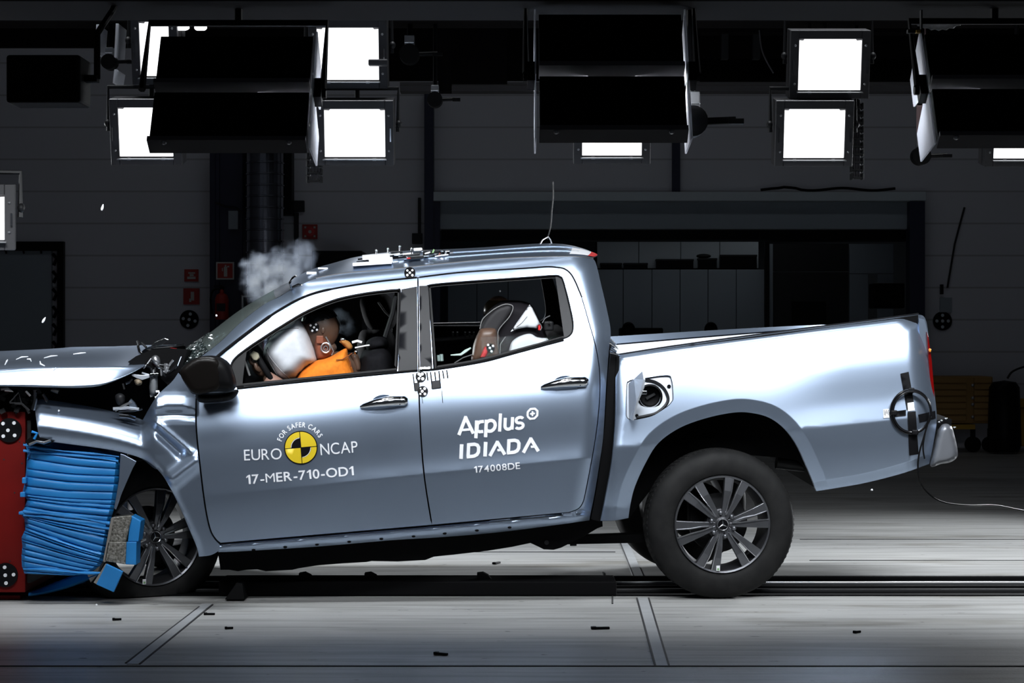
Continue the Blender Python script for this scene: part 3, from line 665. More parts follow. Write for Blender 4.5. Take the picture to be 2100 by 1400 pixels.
def near_lamp(x0, x1, y0, y1, wing, label, tilt=32, wingpx=14):
    """two stacked black flood lamps seen from behind; they light the near side of the truck"""
    y = YN; s = (y + CAMD) / FPX; c = wp((x0 + x1) / 2, (y0 + y1) / 2, y)
    W = (x1 - x0) * s; H = (y1 - y0) * s
    e = empty('flood_lamp', label=label, cat='lamp', group='black lamp boxes seen from behind', matrix=Matrix.Translation(c) @ Matrix.Rotation(R(-tilt), 4, 'X'))
    Hh = H / 2 / math.cos(R(tilt)); dep = 0.05
    for k, zc in ((0, Hh / 2), (1, -Hh / 2)):
        b = MB().box((0, 0.02 + dep / 2, zc), (W, dep, Hh * 0.86))
        for j in range(9): b.box((0, 0.019, zc - Hh * 0.36 + j * Hh * 0.09), (W * 0.96, 0.004, Hh * 0.04))
        put('housing', b, M['lampbox'], e, bevel=0.006)
        b = MB().box((0, 0.0 + dep / 2, zc - Hh * 0.46), (W * 1.005, dep + 0.03, Hh * 0.07)); put('visor', b, M['lampedge'], e)
        b = MB().box((0, dep + 0.03, zc), (W * 0.9, 0.012, Hh * 0.72)); put('lamp_face', b, M['lamp_near'], e)
    for sx in wing:
        for zc in (Hh / 2, -Hh / 2):
            b = MB(); xw = sx * (W / 2 + 0.012)
            b.prism([(xw, dep * 0.3, zc + Hh * 0.5), (xw, dep + 0.22, zc + Hh * 0.35), (xw, dep + 0.22, zc - Hh * 0.15), (xw, dep * 0.3, zc - Hh * 0.55)],
                    [(xw + sx * 0.006, dep * 0.3, zc + Hh * 0.5), (xw + sx * 0.006, dep + 0.22, zc + Hh * 0.35), (xw + sx * 0.006, dep + 0.22, zc - Hh * 0.15), (xw + sx * 0.006, dep * 0.3, zc - Hh * 0.55)])
            put('side_wing', b, M['wing'], e)
        lw = area('wing_fill', (0, 0, 0), (0, 1, 0), 0.2, 0.12, 2.2, 70); lw.rotation_euler = Vector((sx, 0.25, 0)).to_track_quat('-Z', 'Y').to_euler(); lw.location = (sx * W * 0.12, dep + 0.09, 0); lw.parent = e  # extra light added inside the lamp to whiten its wing
        b = MB().box((sx * (W / 2 + 0.03), dep * 0.9, 0), (0.03, 0.06, 0.09)).cyl((sx * (W / 2 + 0.02), dep, 0), (sx * (W / 2 + 0.06), dep, 0), 0.02, 12)
        put('wing_clamp', b, M['black'], e)
    b = MB()
    for sx in (-1, 1): b.ell((sx * (W / 2 - 0.06), 0.0, -Hh * 0.98), (0.012, 0.012, 0.012), nu=10, nv=6)
    put('knob', b, M['steel'], e)
    b = MB(); b.tube([(-W / 2 - 0.05, dep * 0.6, 0), (-W / 2 - 0.05, dep * 0.6, Hh * 1.2), (W / 2 + 0.05, dep * 0.6, Hh * 1.2), (W / 2 + 0.05, dep * 0.6, 0)], 0.014, 6)
    rm = Matrix.Rotation(R(-tilt), 3, 'X'); p0 = Vector((0, dep * 0.6, Hh * 1.2)); zt_ = ZBEAM - (c + rm @ p0).z
    if zt_ > 0: b.cyl(p0, p0 + rm.inverted() @ Vector((0, 0, zt_)), 0.016, 8)
    put('yoke', b, M['black'], e)
    l = area('lamp_light', (0, 0, 0), (0, 1, 0), W * 0.9, Hh * 1.6, 1.4, 58); l.rotation_euler = (R(90), 0, R(180)); l.location = (0, dep + 0.05, 0); l.parent = e
    l.rotation_euler = Vector((0, 1, 0)).to_track_quat('-Z', 'Y').to_euler()
    return e
near_lamp(316, 634, 48, 300, (1,), 'left of the three large black lamp boxes, seen from behind')
near_lamp(1106, 1404, 0, 280, (-1, 1), 'middle of the three large black lamp boxes, above the cargo bed')
near_lamp(1912, 2215, 44, 290, (-1,), 'right of the three large black lamp boxes, with wide white side wing')
# smaller dark box at far left
p = wp(88, 161, YN - 0.3); s = (YN - 0.3 + CAMD) / FPX
e = empty('flood_lamp', p, 'small dark lamp box at the far left, turned away', 'lamp', 'black lamp boxes seen from behind')
put('housing', MB().box((0, 0.1, 0), (152 * s, 0.2, 98 * s)), M['lampbox'], e, bevel=0.01)
b = MB().box((88 * s, 0.1, 6 * s), (28 * s, 0.05, 14 * s)).tube([(100 * s, 0.1, 6 * s), (100 * s, 0.1, 100 * s), (100 * s, 0.40, ZBEAM - p.z - 0.02), (100 * s, 0.50, ZBEAM - p.z + 0.04)], 0.012, 8); put('arm', b, M['beam'], e)
# white slits of a lamp seen edge on at the upper left
for px, y0, y1, lb in [(198, 50, 108, 'thin white lamp wing seen edge on at the upper left, left one'), (238, 48, 117, 'thin white lamp wing seen edge on at the upper left, right one'), (235, 142, 170, 'short white lamp wing under the clamps at the upper left')]:
    a, c = wp(px + 2, y0, YF + 0.1), wp(px - 2, y1, YF + 0.1); b = MB()
    b.prism([a + Vector((-0.008, 0, 0)), a + Vector((0.008, 0, 0)), c + Vector((0.006, 0, 0)), c + Vector((-0.006, 0, 0))], [a + Vector((-0.008, 0.3, 0)), a + Vector((0.008, 0.3, 0)), c + Vector((0.006, 0.3, 0)), c + Vector((-0.006, 0.3, 0))])
    put('lamp_wing', b, M['wing'], label=lb, cat='lamp wing', group='white lamp wings')
def clamp(px, py, y, label, s=1.0):
    p = wp(px, py, y); e = empty('pipe_clamp', p, label, 'clamp', 'pipe clamps on the gantry')
    b = MB().cyl((0, -0.05, 0), (0, 0.05, 0), 0.05 * s, 20); put('ring', b, M['black'], e, smooth=True)
    b = MB().cyl((0.04 * s, -0.02, 0), (0.14 * s, -0.02, 0.005), 0.012 * s, 10).box((0.14 * s, -0.02, 0), (0.05 * s, 0.03, 0.02)); put('lever', b, M['black'], e)
    b = MB().box((0, 0.0, 0.07 * s), (0.05 * s, 0.06, 0.05 * s)).box((0, -0.045, 0.055 * s), (0.05 * s, 0.01, 0.008)); put('block', b, M['steel'], e, bevel=0.004)
    put('hanger_rod', MB().cyl((0, 0.03, 0), (0, 0.03, (3.4 if y > 0 else 2.62) - p.z), 0.014 * s, 8), M['black'], e)
clamp(892, 205, 3.2, 'pipe clamp left of the middle black box, on the dark post'); clamp(1418, 250, YN + 0.2, 'round pipe clamp at the lower right corner of the middle black box', 1.2)
clamp(225, 128, 3.2, 'pipe clamp at the upper left between white wings'); clamp(840, 112, 3.2, 'pipe clamp right of the upper left lit lamp', 1.3); clamp(1888, 320, 3.2, 'pipe clamp below the pink plate at the right', 1.2)
b = MB(); pbox(b, 1880, 216, 1916, 271, 3.2, 0.02); pbox(b, 1896, 36, 1899, 218, 3.21, 0.015); put('plate', b, M['pinksign'], label='pinkish grey plate hanging left of the right white lamp wing', cat='plate', bevel=0.006)
b = MB(); pbox(b, 1862, 60, 1892, 67, YN + 0.1, 0.03); pbox(b, 1889, 20, 1892, 62, YN + 0.1, 0.03); put('rod', b, M['black'], label='short black rod at the top of the right lamp wing', cat='rod')
b = MB(); pbox(b, 1880, 61, 1888, 67, YN + 0.08, 0.025); put('yellow_tag', b, M['ochre'], label='tiny yellow tag on the rod at the upper right', cat='tag')
# hanging cable chains
def chain(px, y0, y1, wpx, y, label):
    p = wp(px, y1, y); s = (y + CAMD) / FPX; e = empty('cable_chain', p, label, 'cable chain', 'hanging cable chains')
    n = int((y1 - y0) / 16)
    for k in range(n):
        z = k * 16 * s; b = MB()
        for sx in (-1, 1): b.box((sx * wpx * s * 0.42, 0, z + 6 * s), (wpx * s * 0.14, 0.07, 13 * s))
        b.box((0, 0, z + 3 * s), (wpx * s * 0.8, 0.06, 4 * s)); put('link', b, M['dark'], e, bevel=0.003)
    b = MB()
    for k in range(3): b.cyl(((k - 1) * wpx * s * 0.2, 0, 0.02), ((k - 1) * wpx * s * 0.2, 0, (y1 - y0) * s), 0.008, 6)
    put('cables', b, M['lampedge'], e)
    put('hanger_rod', MB().cyl((0, 0, (y1 - y0) * s * 0.9), (0, 0, 3.42 - p.z), 0.012, 8), M['black'], e)
chain(645, 300, 374, 32, 3.3, 'cable chain hanging below the left lamps'); chain(1757, 205, 368, 26, 3.3, 'cable chain hanging right of the right lamp pair')
# ribbed hose loop at the top right
for k, (r, n, yy, x0) in enumerate([(62, 26, -1.0, 1925), (40, 18, -0.9, 1905)]):
    pts = [wp(x0 + r * math.cos(R(180 + a)), 2 - 46 * math.sin(R(a)) * -1 * (1 if k == 0 else 0.9), yy) for a in range(0, 181, 6)]
    rr = [0.028 + 0.006 * (i % 2) for i in range(len(pts))]
    b = MB().tube(pts, rr, 10); put('ribbed_hose', b, M['dark'], smooth=True, label='ribbed dark hose loop at the top right, %s one' % ['outer', 'inner'][k], cat='hose', group='ribbed hose loops')
b = MB().tube(cr([wp(1557, 62, 5.99), wp(1562, 100, 5.97), wp(1572, 125, 5.97), wp(1586, 150, 5.98)], 5), 0.006, 6); put('loose_cable', b, M['lampedge'], label='thin loose cable left of the right lit lamps', cat='cable')
b = MB(); pbox(b, 899, 60, 925, 186, 6.0, 0.2); pbox(b, 910, -1070, 913, 62, 6.05, 0.06); put('dark_board', b, M['beam'], label='narrow dark board right of the upper left lit lamp', cat='board')
b = MB(); pbox(b, 925, 0, 1040, 170, 6.8, 0.2); pbox(b, 980, -985, 984, 2, 6.85, 0.06); put('dark_board', b, M['beam'], label='wide dark board hanging left of the middle black lamp box', cat='board')

# unseen flap added under the lamp row: cuts the light on the near floor
put('trim_40', MB().box((0.3, -2.75, 2.66), (7.5, 0.70, 0.02)), M['beam'], kind='structure')
b = MB(); pbox(b, 640, -60, 2400, 164, 9.0, 0.1); pbox(b, 1500, -795, 1504, -58, 9.02, 0.06); put('dark_board', b, M['beam'], label='long black board added to darken the upper wall behind the lamps', cat='board')  # added dark sheet, keeps the upper wall black
b = MB(); pbox(b, -300, -60, 640, 96, 9.05, 0.1); pbox(b, 100, -795, 104, -58, 9.07, 0.06); put('dark_board', b, M['beam'], label='black board added to darken the wall at the upper left', cat='board')  # same added dark sheet for the left part of the wall
# ------------------------------------------------------------------ red barrier block with target discs
yb = 0.02
a, c = wp(-700, 850, yb), wp(56, 1231, yb)
e = empty('crash_barrier', ((a.x + c.x) / 2, yb + 0.8, 0), 'red painted steel crash barrier block at the left edge', 'barrier')
b = MB().box(((a.x + c.x) / 2 - 0.005, yb + 0.8, 0.02 + a.z / 2 + 0.01), (c.x - a.x - 0.01, 1.6, a.z - 0.03)); put('block', b, M['red'], e, world=True, bevel=0.004)
b = MB().box(((a.x + c.x) / 2, yb + 0.81, 0.012), (c.x - a.x - 0.1, 1.5, 0.02)); put('base_plate', b, M['red'], e, world=True)
b = MB().box((c.x + 0.004, yb + 0.8, a.z / 2 + 0.03), (0.018, 1.56, a.z - 0.12)); put('edge_plate', b, M['dark'], e, world=True)
b = MB()
for px, py in [(40, 905), (49, 908), (45, 950), (8, 942), (30, 1010), (20, 1150)]: b.cyl(wp(px, py, yb - 0.002), wp(px, py, yb + 0.01), 0.004, 8)
put('bolt', b, M['dark'], e, world=True)
disc('target_disc', 19, 882, yb - 0.012, 25, [(-0.1, 0), (-0.5, -0.55), (0.4, -0.6), (-0.48, 0.48), (0.45, 0.42)], 'black target disc with white dots at the top of the red barrier', 'barrier target discs', 0.15)
disc('target_disc', 11, 1179, yb - 0.012, 25, [(0, 0), (-0.05, -0.65), (0.68, -0.05), (0.06, 0.65), (-0.7, 0)], 'black target disc with white dots at the foot of the red barrier', 'barrier target discs', 0.15)
# ------------------------------------------------------------------ crushed blue deformable block
e = empty('deformable_barrier', wp(150, 1180, 0.4), 'crushed blue honeycomb block with horizontal folds between barrier and truck', 'deformable barrier')
yl0, yl1 = -0.10, 0.95
left = [(52, 909), (56, 925), (54, 960), (52, 985), (46, 1010), (56, 1025), (48, 1044), (42, 1053), (50, 1064), (52, 1085), (44, 1102), (46, 1120), (44, 1140), (45, 1160), (50, 1176)]
right = [(246, 935), (246, 952), (244, 975), (241, 1000), (238, 1020), (233, 1045), (228, 1064), (224, 1083), (220, 1110), (214, 1140), (211, 1150), (205, 1160), (190, 1170), (170, 1177), (150, 1180)]
rng = random.Random(11)
NV, NU = 220, 22
cuts = [0.0]
while cuts[-1] < 1: cuts.append(cuts[-1] + rng.choice([0.018, 0.026, 0.034, 0.045, 0.055]))
cuts[-1] = 1.0; amps = [rng.uniform(0.006, 0.022) for _ in cuts]; leans = [rng.uniform(-0.5, 0.5) for _ in cuts]
def pleat(v):
    for k in range(len(cuts) - 1):
        if cuts[k] <= v <= cuts[k + 1]:
            f = (v - cuts[k]) / (cuts[k + 1] - cuts[k]); return amps[k] * (1 - abs(2 * f - 1) ** 2.5) + 0.006 * leans[k] * (f - 0.5) - 0.012 * (min(f, 1 - f) < 0.06)
    return 0
def sheet_row(v):
    i = v * (len(left) - 1); k = min(int(i), len(left) - 2); f = i - k
    i2 = v * (len(right) - 1); k2 = min(int(i2), len(right) - 2); f2 = i2 - k2
    return Vector(left[k]).lerp(Vector(left[k + 1]), f), Vector(right[k2]).lerp(Vector(right[k2 + 1]), f2)
rows = []
for iv in range(NV + 1):
    v = iv / NV; L, Q = sheet_row(v); row = []
    for iu in range(NU + 1):
        u = iu / NU; p = L.lerp(Q, u)
        vv = min(1, max(0, v + 0.010 * noise.noise(Vector((u * 2.2, v * 2.5, 5))) * math.sin(math.pi * v)))
        p.y += 4 * math.sin(u * 3.14) * (1 - v)
        edge = 0.05 * max(0, (0.06 - u) / 0.06) ** 2 + 0.04 * max(0, (u - 0.95) / 0.05) ** 2
        row.append(wp(p.x, p.y, yl0 + 0.012 - pleat(vv) * (0.75 + 0.4 * noise.noise(Vector((u * 3, v * 8, 1)))) + edge))
    rows.append(row)
b = MB().grid(rows)
put('folded_cladding', b, M['blue'], e, world=True, smooth=True, angle=50)
A = [wp(q[0], q[1], yl0 + 0.055) for q in left] + [wp(min(q[0], 186), q[1], yl0 + 0.055) for q in right[::-1]]
B = [Vector((p.x, yl1, p.z)) for p in A]
put('core', MB().prism(A, B), M['blue'], e, world=True)
A = [wp(184, 918, yl0 + 0.055), wp(243, 936, yl0 + 0.055), wp(234, 1020, yl0 + 0.055), wp(222, 1060, yl0 + 0.055), wp(184, 1060, yl0 + 0.055)]
put('core_side', MB().prism(A, [p + Vector((0, 0.10, 0)) for p in A]), M['blue'], e, world=True)
b = MB()   # extra pleats standing proud
for k, (ya, yb_, th) in enumerate([(912, 938, 3), (922, 946, 3), (1047, 1072, 4.2), (1056, 1082, 3.2), (1168, 1174, 3.5)]):
    x1 = 244 - (ya - 914) * 0.14; pts = [wp(48 + (x1 - 48) * t, ya + (yb_ - ya) * t + 2 * math.sin(t * 5 + k), yl0 - 0.004 + 0.01 * t) for t in [i / 12 for i in range(13)]]
    b.tube(pts, [th / 412 * (0.7 + 0.3 * math.sin(i + k)) for i in range(13)], 7)
put('pleat', b, M['blue'], e, world=True, smooth=True)
b = MB()
for px, py, wd, hg in [(46, 1014, 10, 10), (44, 1052, 12, 6), (49, 985, 8, 12)]: pbox(b, px - wd / 2, py - hg / 2, px + wd / 2, py + hg / 2, yl0 - 0.01, 0.3)
put('torn_tab', b, M['blue'], e, world=True, bevel=0.003)
# curled lower sheet
rows = []
for i in range(25):
    t = i / 24; px = 58 + 142 * t
    lo = 1222 - 2 * math.sin(t * 3) - 40 * t ** 1.8; hi = 1178 + 6 * (1 - t) - 10 * t
    rows.append([wp(px, hi + (lo - hi) * s, 0.05 + 0.06 * math.sin(s * 3.0) * (1 - t * 0.3) + (0.0 if s else 0.0)) for s in (1.0,)] + [wp(px, lo - 3 - (lo - hi) * q * (0.15 + 0.85 * t), 0.02 + 0.10 * q * (1 - 0.6 * t)) for q in (0.1, 0.35, 0.7, 1.0)])
o = put('curled_sheet', MB().grid(rows), M['blue'], e, world=True, smooth=True); md = o.modifiers.new('thickness', 'SOLIDIFY'); md.thickness = 0.005
b = MB(); pts = [wp(178, 1175, 0.03), wp(192, 1170, 0.03), wp(208, 1155, 0.03), wp(214, 1150, 0.02), wp(196, 1182, 0.03), wp(186, 1194, 0.03)]
b.prism(pts, [p + Vector((0, 0.2, 0)) for p in pts]); put('foil_flap', b, M['foil'], e, world=True)
def slab(name, poly, y, dep, material, **k):
    A = [wp(x, yy, y) for x, yy in poly]; return put(name, MB().prism(A, [p + Vector((0, dep, 0)) for p in A]), material, e, world=True, **k)
slab('honeycomb_piece', [(228, 1061), (268, 1057), (270, 1060), (258, 1110), (220, 1112)], -0.12, 0.1, M['honey'], bevel=0.003)
slab('honeycomb_piece', [(221, 1111), (259, 1111), (257, 1157), (214, 1150)], -0.125, 0.1, M['honey'], bevel=0.003)
slab('cladding_piece', [(268, 1057), (289, 1068), (284, 1110), (262, 1110)], -0.11, 0.12, M['blue'], bevel=0.003)
slab('cladding_piece', [(259, 1111), (280, 1111), (279, 1158), (257, 1157)], -0.115, 0.12, M['blue'], bevel=0.003)
slab('cladding_flap', [(218, 1156), (252, 1172), (233, 1214), (197, 1198)], -0.14, 0.02, M['blue'], bevel=0.003)
slab('foil_edge', [(228, 1062), (234, 1061), (216, 1152), (211, 1151)], -0.125, 0.1, M['foil'])
slab('foil_edge', [(216, 1156), (220, 1157), (199, 1198), (192, 1194)], -0.135, 0.04, M['foil'])
# ------------------------------------------------------------------ pickup truck: frame of reference on its near side
YAW, ROLL = R(4.0), R(3.2)
ex = Vector((math.cos(YAW), math.sin(YAW), 0)); ew0 = Vector((-math.sin(YAW), math.cos(YAW), 0)); zz_ = Vector((0, 0, 1))
ew = ew0 * math.cos(ROLL) + zz_ * math.sin(ROLL); eu = zz_ * math.cos(ROLL) - ew0 * math.sin(ROLL)
TM = Matrix.Identity(4)
for i, v in enumerate((ex, ew, eu)):
    TM[0][i], TM[1][i], TM[2][i] = v
truck = empty('pickup_truck', label='silver-blue crew cab pickup truck with its crushed front against the blue block', cat='truck', matrix=TM)
TI = TM.inverted(); CL = TI @ CAMP; TI3 = TI.to_3x3()
WD = 1.92                                   # body width
PXM = 412.0
def T(px, py, w=0.0):
    """point of the truck, w metres in from its near side, standing at this place of the photograph"""
    d = TI3 @ Vector(((px - HX) / FPX, 1.0, -(py - HY) / FPX)); t = (w - CL.y) / d.y
    return CL + d * t
def far(p): return Vector((p.x, WD - p.y, p.z))
def prof(table, t0):
    """inward offset (m) from a table of (height line, upward tilt in degrees), zero at t0"""
    ts = [table[0][0] + i * 2.0 for i in range(int((table[-1][0] - table[0][0]) / 2) + 1)]
    th = [math.tan(R(lerp_line(table, t))) for t in ts]; acc = [0.0]
    for i in range(1, len(ts)): acc.append(acc[-1] - (th[i] + th[i - 1]) / 2 * 2.0 / PXM)
    line = list(zip(ts, acc)); z0 = lerp_line(line, t0)
    return lambda t: lerp_line_fast(ts, acc, t) - z0
def lerp_line_fast(ts, acc, t):
    if t <= ts[0]: return acc[0] + (acc[1] - acc[0]) / 2 * (t - ts[0])
    if t >= ts[-1]: return acc[-1]
    i = int((t - ts[0]) / 2.0); i = min(i, len(ts) - 2); f = (t - ts[i]) / 2.0
    return acc[i] + (acc[i + 1] - acc[i]) * f
CABP = prof([(515, 66), (527, 58), (536, 46), (548, 32), (560, 25), (600, 23), (700, 22), (740, 21), (765, 20), (790, 17), (812, 12), (836, 6.5), (865, 2.5), (890, 1.5), (915, 4), (935, 9), (952, 12), (956, -8), (1000, -7), (1050, -6), (1070, -9), (1100, -10)], 945)
CABF = prof([(515, 66), (527, 58), (536, 46), (548, 32), (560, 25), (600, 23), (700, 22), (740, 21), (765, 20), (790, 17), (812, 12), (836, 6.5), (865, 2), (890, 0.5), (915, 1), (935, 2.5), (952, 3), (958, -3), (1000, -6), (1050, -6), (1070, -9), (1100, -10)], 945)
BEDP = prof([(690, 30), (735, 24), (755, 20), (790, 17), (830, 14), (870, 11.5), (895, 11), (915, 12.5), (937, 14), (941, -2), (960, -3), (1000, -7), (1060, -12)], 938)
def tt(px, py): return py + 0.1 * (px - 1050)
DOOR_BOT = [(430, 1117), (452, 1114), (886, 1077), (1166, 1051), (1240, 1044)]
SCREEN_EDGE = cr([(371, 758), (417, 727), (451, 701), (494, 660), (541, 624), (571, 609), (597, 593)], 5)
CAB_REAR = cr([(1216, 529), (1223, 541), (1232, 578), (1245, 634), (1253, 680), (1249, 720), (1246, 760), (1243, 800), (1238, 889), (1231, 943), (1220, 1011), (1212, 1051), (1209, 1067)], 5)
MOLD = cr([(597, 593), (640, 573), (680, 564), (726, 558), (803, 552), (864, 545), (923, 539), (1013, 531), (1103, 527), (1180, 526), (1216, 529)], 5)
def cabw(px, py):
    t = tt(px, py)
    if px < 760 and py < 800:     # the window band bends down with the pillar
        t2 = py - lerp_line([(371, 758), (451, 701), (541, 624), (597, 593), (640, 573), (726, 558), (803, 552)], px) + 527
        t = t + (min(t, max(t2, 536)) - t) * (1 - sstep(660, 760, px)) * 0.0
    q_ = sstep(480, 800, px); w = CABP(t) * q_ + CABF(t) * (1 - q_)
    if px < 640 and py < 790:
        d = dseg((px, py), SCREEN_EDGE)
        if d < 30: w += 0.045 * ((30 - d) / 30) ** 2
    if px > 1150:
        d = dseg((px, py), CAB_REAR)
        if d < 46: w += 0.075 * ((46 - d) / 46) ** 2.2
    return w
def sillw(px, py):
    s = py - lerp_line(DOOR_BOT, px)
    if s < 0: return cabw(px, py)
    w = cabw(px, lerp_line(DOOR_BOT, px)) + 0.006
    w += 0.022 * max(0, 1 - s / 7) ** 2 + 0.07 * max(0, (s - 9) / 22) ** 2
    if px > 1150:
        d = dseg((px, py), CAB_REAR)
        if d < 46: w += 0.0
    return w
BED_ARCH = cr([(1674, 1007), (1666, 985), (1652, 952), (1633, 912), (1608, 879), (1578, 857), (1542, 847), (1505, 846), (1450, 857), (1395, 877), (1351, 908), (1325, 948), (1303, 996), (1294, 1030), (1289, 1062)], 5)
BED_TOP = cr([(1262, 729), (1377, 711), (1523, 691), (1652, 674), (1780, 658), (1870, 646), (1883, 644.5)], 4)
BED_END = cr([(1883, 644.5), (1893, 647), (1899, 656), (1903, 675), (1906, 703), (1912, 765), (1918, 815), (1921, 845), (1921, 868), (1917, 895), (1912, 922), (1906, 951)], 4)
BED_BOT = cr([(1906, 951), (1853, 970), (1780, 989), (1720, 1000), (1674, 1007)], 4)
BEDQ = prof([(690, 30), (735, 24), (755, 20), (790, 16.5), (815, 13), (832, 9.5), (860, 8), (885, 9), (905, 13), (937, 14), (941, -2), (960, -3), (1000, -7), (1060, -12)], 938)
def bedw(px, py):
    q_ = sstep(1560, 1740, px); w = BEDP(tt(px, py)) * (1 - q_) + BEDQ(tt(px, py)) * q_
    d = dseg((px, py), BED_ARCH)
    if d < 27: w += (27 - d) / PXM * 0.36
    elif d < 40: w += 0.004 * (1 - (d - 27) / 13) ** 2 * 0
    if py < 780:
        d = dseg((px, py), BED_TOP)
        if d < 14: w += 0.030 * ((14 - d) / 14) ** 2
    if px > 1820:
        d = dseg((px, py), BED_END)
        if d < 50: w += 0.085 * ((50 - d) / 50) ** 2.2
    if px > 1660 and py > 920:
        d = dseg((px, py), BED_BOT)
        if d < 20: w += (20 - d) / PXM * 0.62
    if px < 1300:
        d = px - 1262 + max(0, (py - 850) * 0.12)
        if d < 20: w += 0.02 * ((20 - d) / 20) ** 2
    return w
FEND_TOP = cr([(60, 836), (77, 820), (99, 821), (171, 832), (236, 845), (279, 857), (292, 862), (320, 868)], 4)
FP = [(0, 0.0)]
for k in range(1, 60):
    y = k * 2; a = lerp_line([(0, 76), (14, 68), (30, 54), (42, 36), (52, 20), (57, 11), (59, -10), (80, -16), (120, -20)], y); FP.append((y, FP[-1][1] - math.tan(R(a)) * 2 / PXM))
FOLD = [(780, 0), (808, 0), (818, -1.5), (836, -8), (839, -8), (850, -1.5), (852, -1.5), (860, -7.5), (870, -8.5), (890, -6.5), (930, -1), (960, 0), (1200, 0)]
def gseg(px, py, a, b, wd): d = dseg((px, py), [a, b]); return math.exp(-(d / wd) ** 2)
FW0 = cabw(402, 885); FP57 = lerp_line(FP, 57)
def fendw(px, py):
    k = sstep(286, 322, px)
    wf = 0.035 + lerp_line(FP, max(0, min(118, py - lerp_line(FEND_TOP, px)))) - FP57
    wc = FW0 + (885 - py) / PXM * (0.05 if py < 960 else -0.02) + (0.0 if py < 960 else -75 / PXM * 0.07)
    fy_ = py + 10 * math.sin((px - 310) / 95 * math.pi) * (1 if py < 846 else 0.2) - 6
    wc += lerp_line(FOLD, fy_ + 4) / PXM
    wc += 0.030 * gseg(px, py, (310, 874), (370, 928), 9) - 0.012 * gseg(px, py, (322, 868), (392, 926), 6)
    wc -= 0.036 * gseg(px, py, (354, 982), (402, 945), 15)
    w = wf * (1 - k) + wc * k
    if py > 880:
        d = dseg((px, py), FARCH)
        if d < 16: w += 0.012 * ((16 - d) / 16) ** 2
    return w
FARCH = cr([(408, 1141), (403, 1120), (386, 1080), (369, 1040), (349, 1000), (329, 969), (300, 944), (257, 929), (214, 920), (139, 910), (86, 903)], 4)

def panel(name, outline, wf, material, parent, holes=(), step=11, gap=0.0, lip=0.03, off=0.0, mirror=False, feat=(), **k):
    """sheet metal panel: outline traced at its place, curved by wf, its rim turned inwards"""
    o = resample(shrink(outline, gap) if gap else outline, step * 0.8); hs = [resample(h, step * 0.8) for h in holes]
    xs = [p.x for p in o]; ys = [p.y for p in o]; pts = []
    y = min(ys); row = 0
    loops = [o + [o[0]]] + [h + [h[0]] for h in hs]
    while y < max(ys):
        x = min(xs) + (step / 2 if row % 2 else 0)
        while x < max(xs):
            p = (x + 0.013 * row, y)
            if inside(p, o) and not any(inside(p, h) for h in hs) and all(dseg(p, L) > step * 0.45 for L in loops): pts.append(p)
            x += step
        y += step * 0.87; row += 1
    fp_ = []
    for line in feat:
        for i in range(len(line) - 1):
            a, c = Vector(line[i][:2]), Vector(line[i + 1][:2]); n_ = max(1, int((c - a).length / 4))
            for j in range(n_):
                q = a + (c - a) * j / n_
                if inside(q, o) and not any(inside(q, h) for h in hs) and all(dseg(q, L) > 1.5 for L in loops): fp_.append(q)
    if fp_:
        pts = [p for p in pts if min((p[0] - q.x) ** 2 + (p[1] - q.y) ** 2 for q in fp_) > 12] + [(q.x, q.y) for q in fp_]
    V, F = cdt(o, hs, pts)
    mb = MB(); vs = [T(p.x, p.y, wf(p.x, p.y) + off) for p in V]
    if mirror: vs = [far(v) for v in vs]
    sg = 1 if mirror else -1; F2 = []
    for f in F:
        a, c_, d_ = (vs[i] for i in f); F2.append(f if (c_ - a).cross(d_ - a).y * sg > 0 else f[::-1])
    F = F2; nrm = []
    for p in V:
        x, y = p.x, p.y; du = T(x + 0.8, y, wf(x + 0.8, y)) - T(x - 0.8, y, wf(x - 0.8, y)); dv = T(x, y + 0.8, wf(x, y + 0.8)) - T(x, y - 0.8, wf(x, y - 0.8))
        q = du.cross(dv).normalized(); q = -q if q.y > 0 else q; nrm.append(Vector((q.x, -q.y, q.z)) if mirror else q)
    mb.add(vs, F)
    if lip:
        cnt = {}
        for f in F:
            for i in range(3): e_ = tuple(sorted((f[i], f[(i + 1) % 3]))); cnt[e_] = cnt.get(e_, 0) + 1
        s = -1 if mirror else 1
        for (a, b_), c in cnt.items():
            if c == 1:
                A, B = vs[a], vs[b_]; d = Vector((0, lip * s, 0)); mb.add([A, B, B + d, A + d], [(0, 1, 2, 3)])
    me_o = put(name, mb, material, parent, smooth=True, angle=180, recalc=False, **k); me = me_o.data
    allN = nrm + [v.normal.copy() for v in me.vertices][len(nrm):]
    me.normals_split_custom_set_from_vertices([tuple(q) for q in allN])
    return me_o
# put() recalculates normals per connected island; panels need them smooth inside one island only, which separate lips give

def ext(name, poly, w0, w1, material, parent=None, curve=False, smooth=False, drop=0.0, **k):
    pl = cr(poly, 4, closed=True) if curve else [Vector(p) for p in poly]
    A = [T(p.x, p.y, w0) for p in pl]; B = [Vector((p.x, w1, p.z - drop)) for p in A]
    return put(name, MB().prism(A, B), material, parent or truck, smooth=smooth, **k)
def decal(name, poly, wf, material, parent, off=0.004, step=14, holes=(), **k):
    o = resample(poly, step); hs = [resample(h, step) for h in holes]; xs = [p.x for p in o]; ys = [p.y for p in o]; pts = []
    y = min(ys) + step / 2
    while y < max(ys):
        x = min(xs) + step / 2
        while x < max(xs):
            if inside((x, y), o) and dseg((x, y), o + [o[0]]) > step * 0.4: pts.append((x, y))
            x += step
        y += step
    V, F = cdt(o, hs, pts); return put(name, MB().add([T(p.x, p.y, wf(p.x, p.y) - off) for p in V], F), material, parent, smooth=True, angle=180, **k)
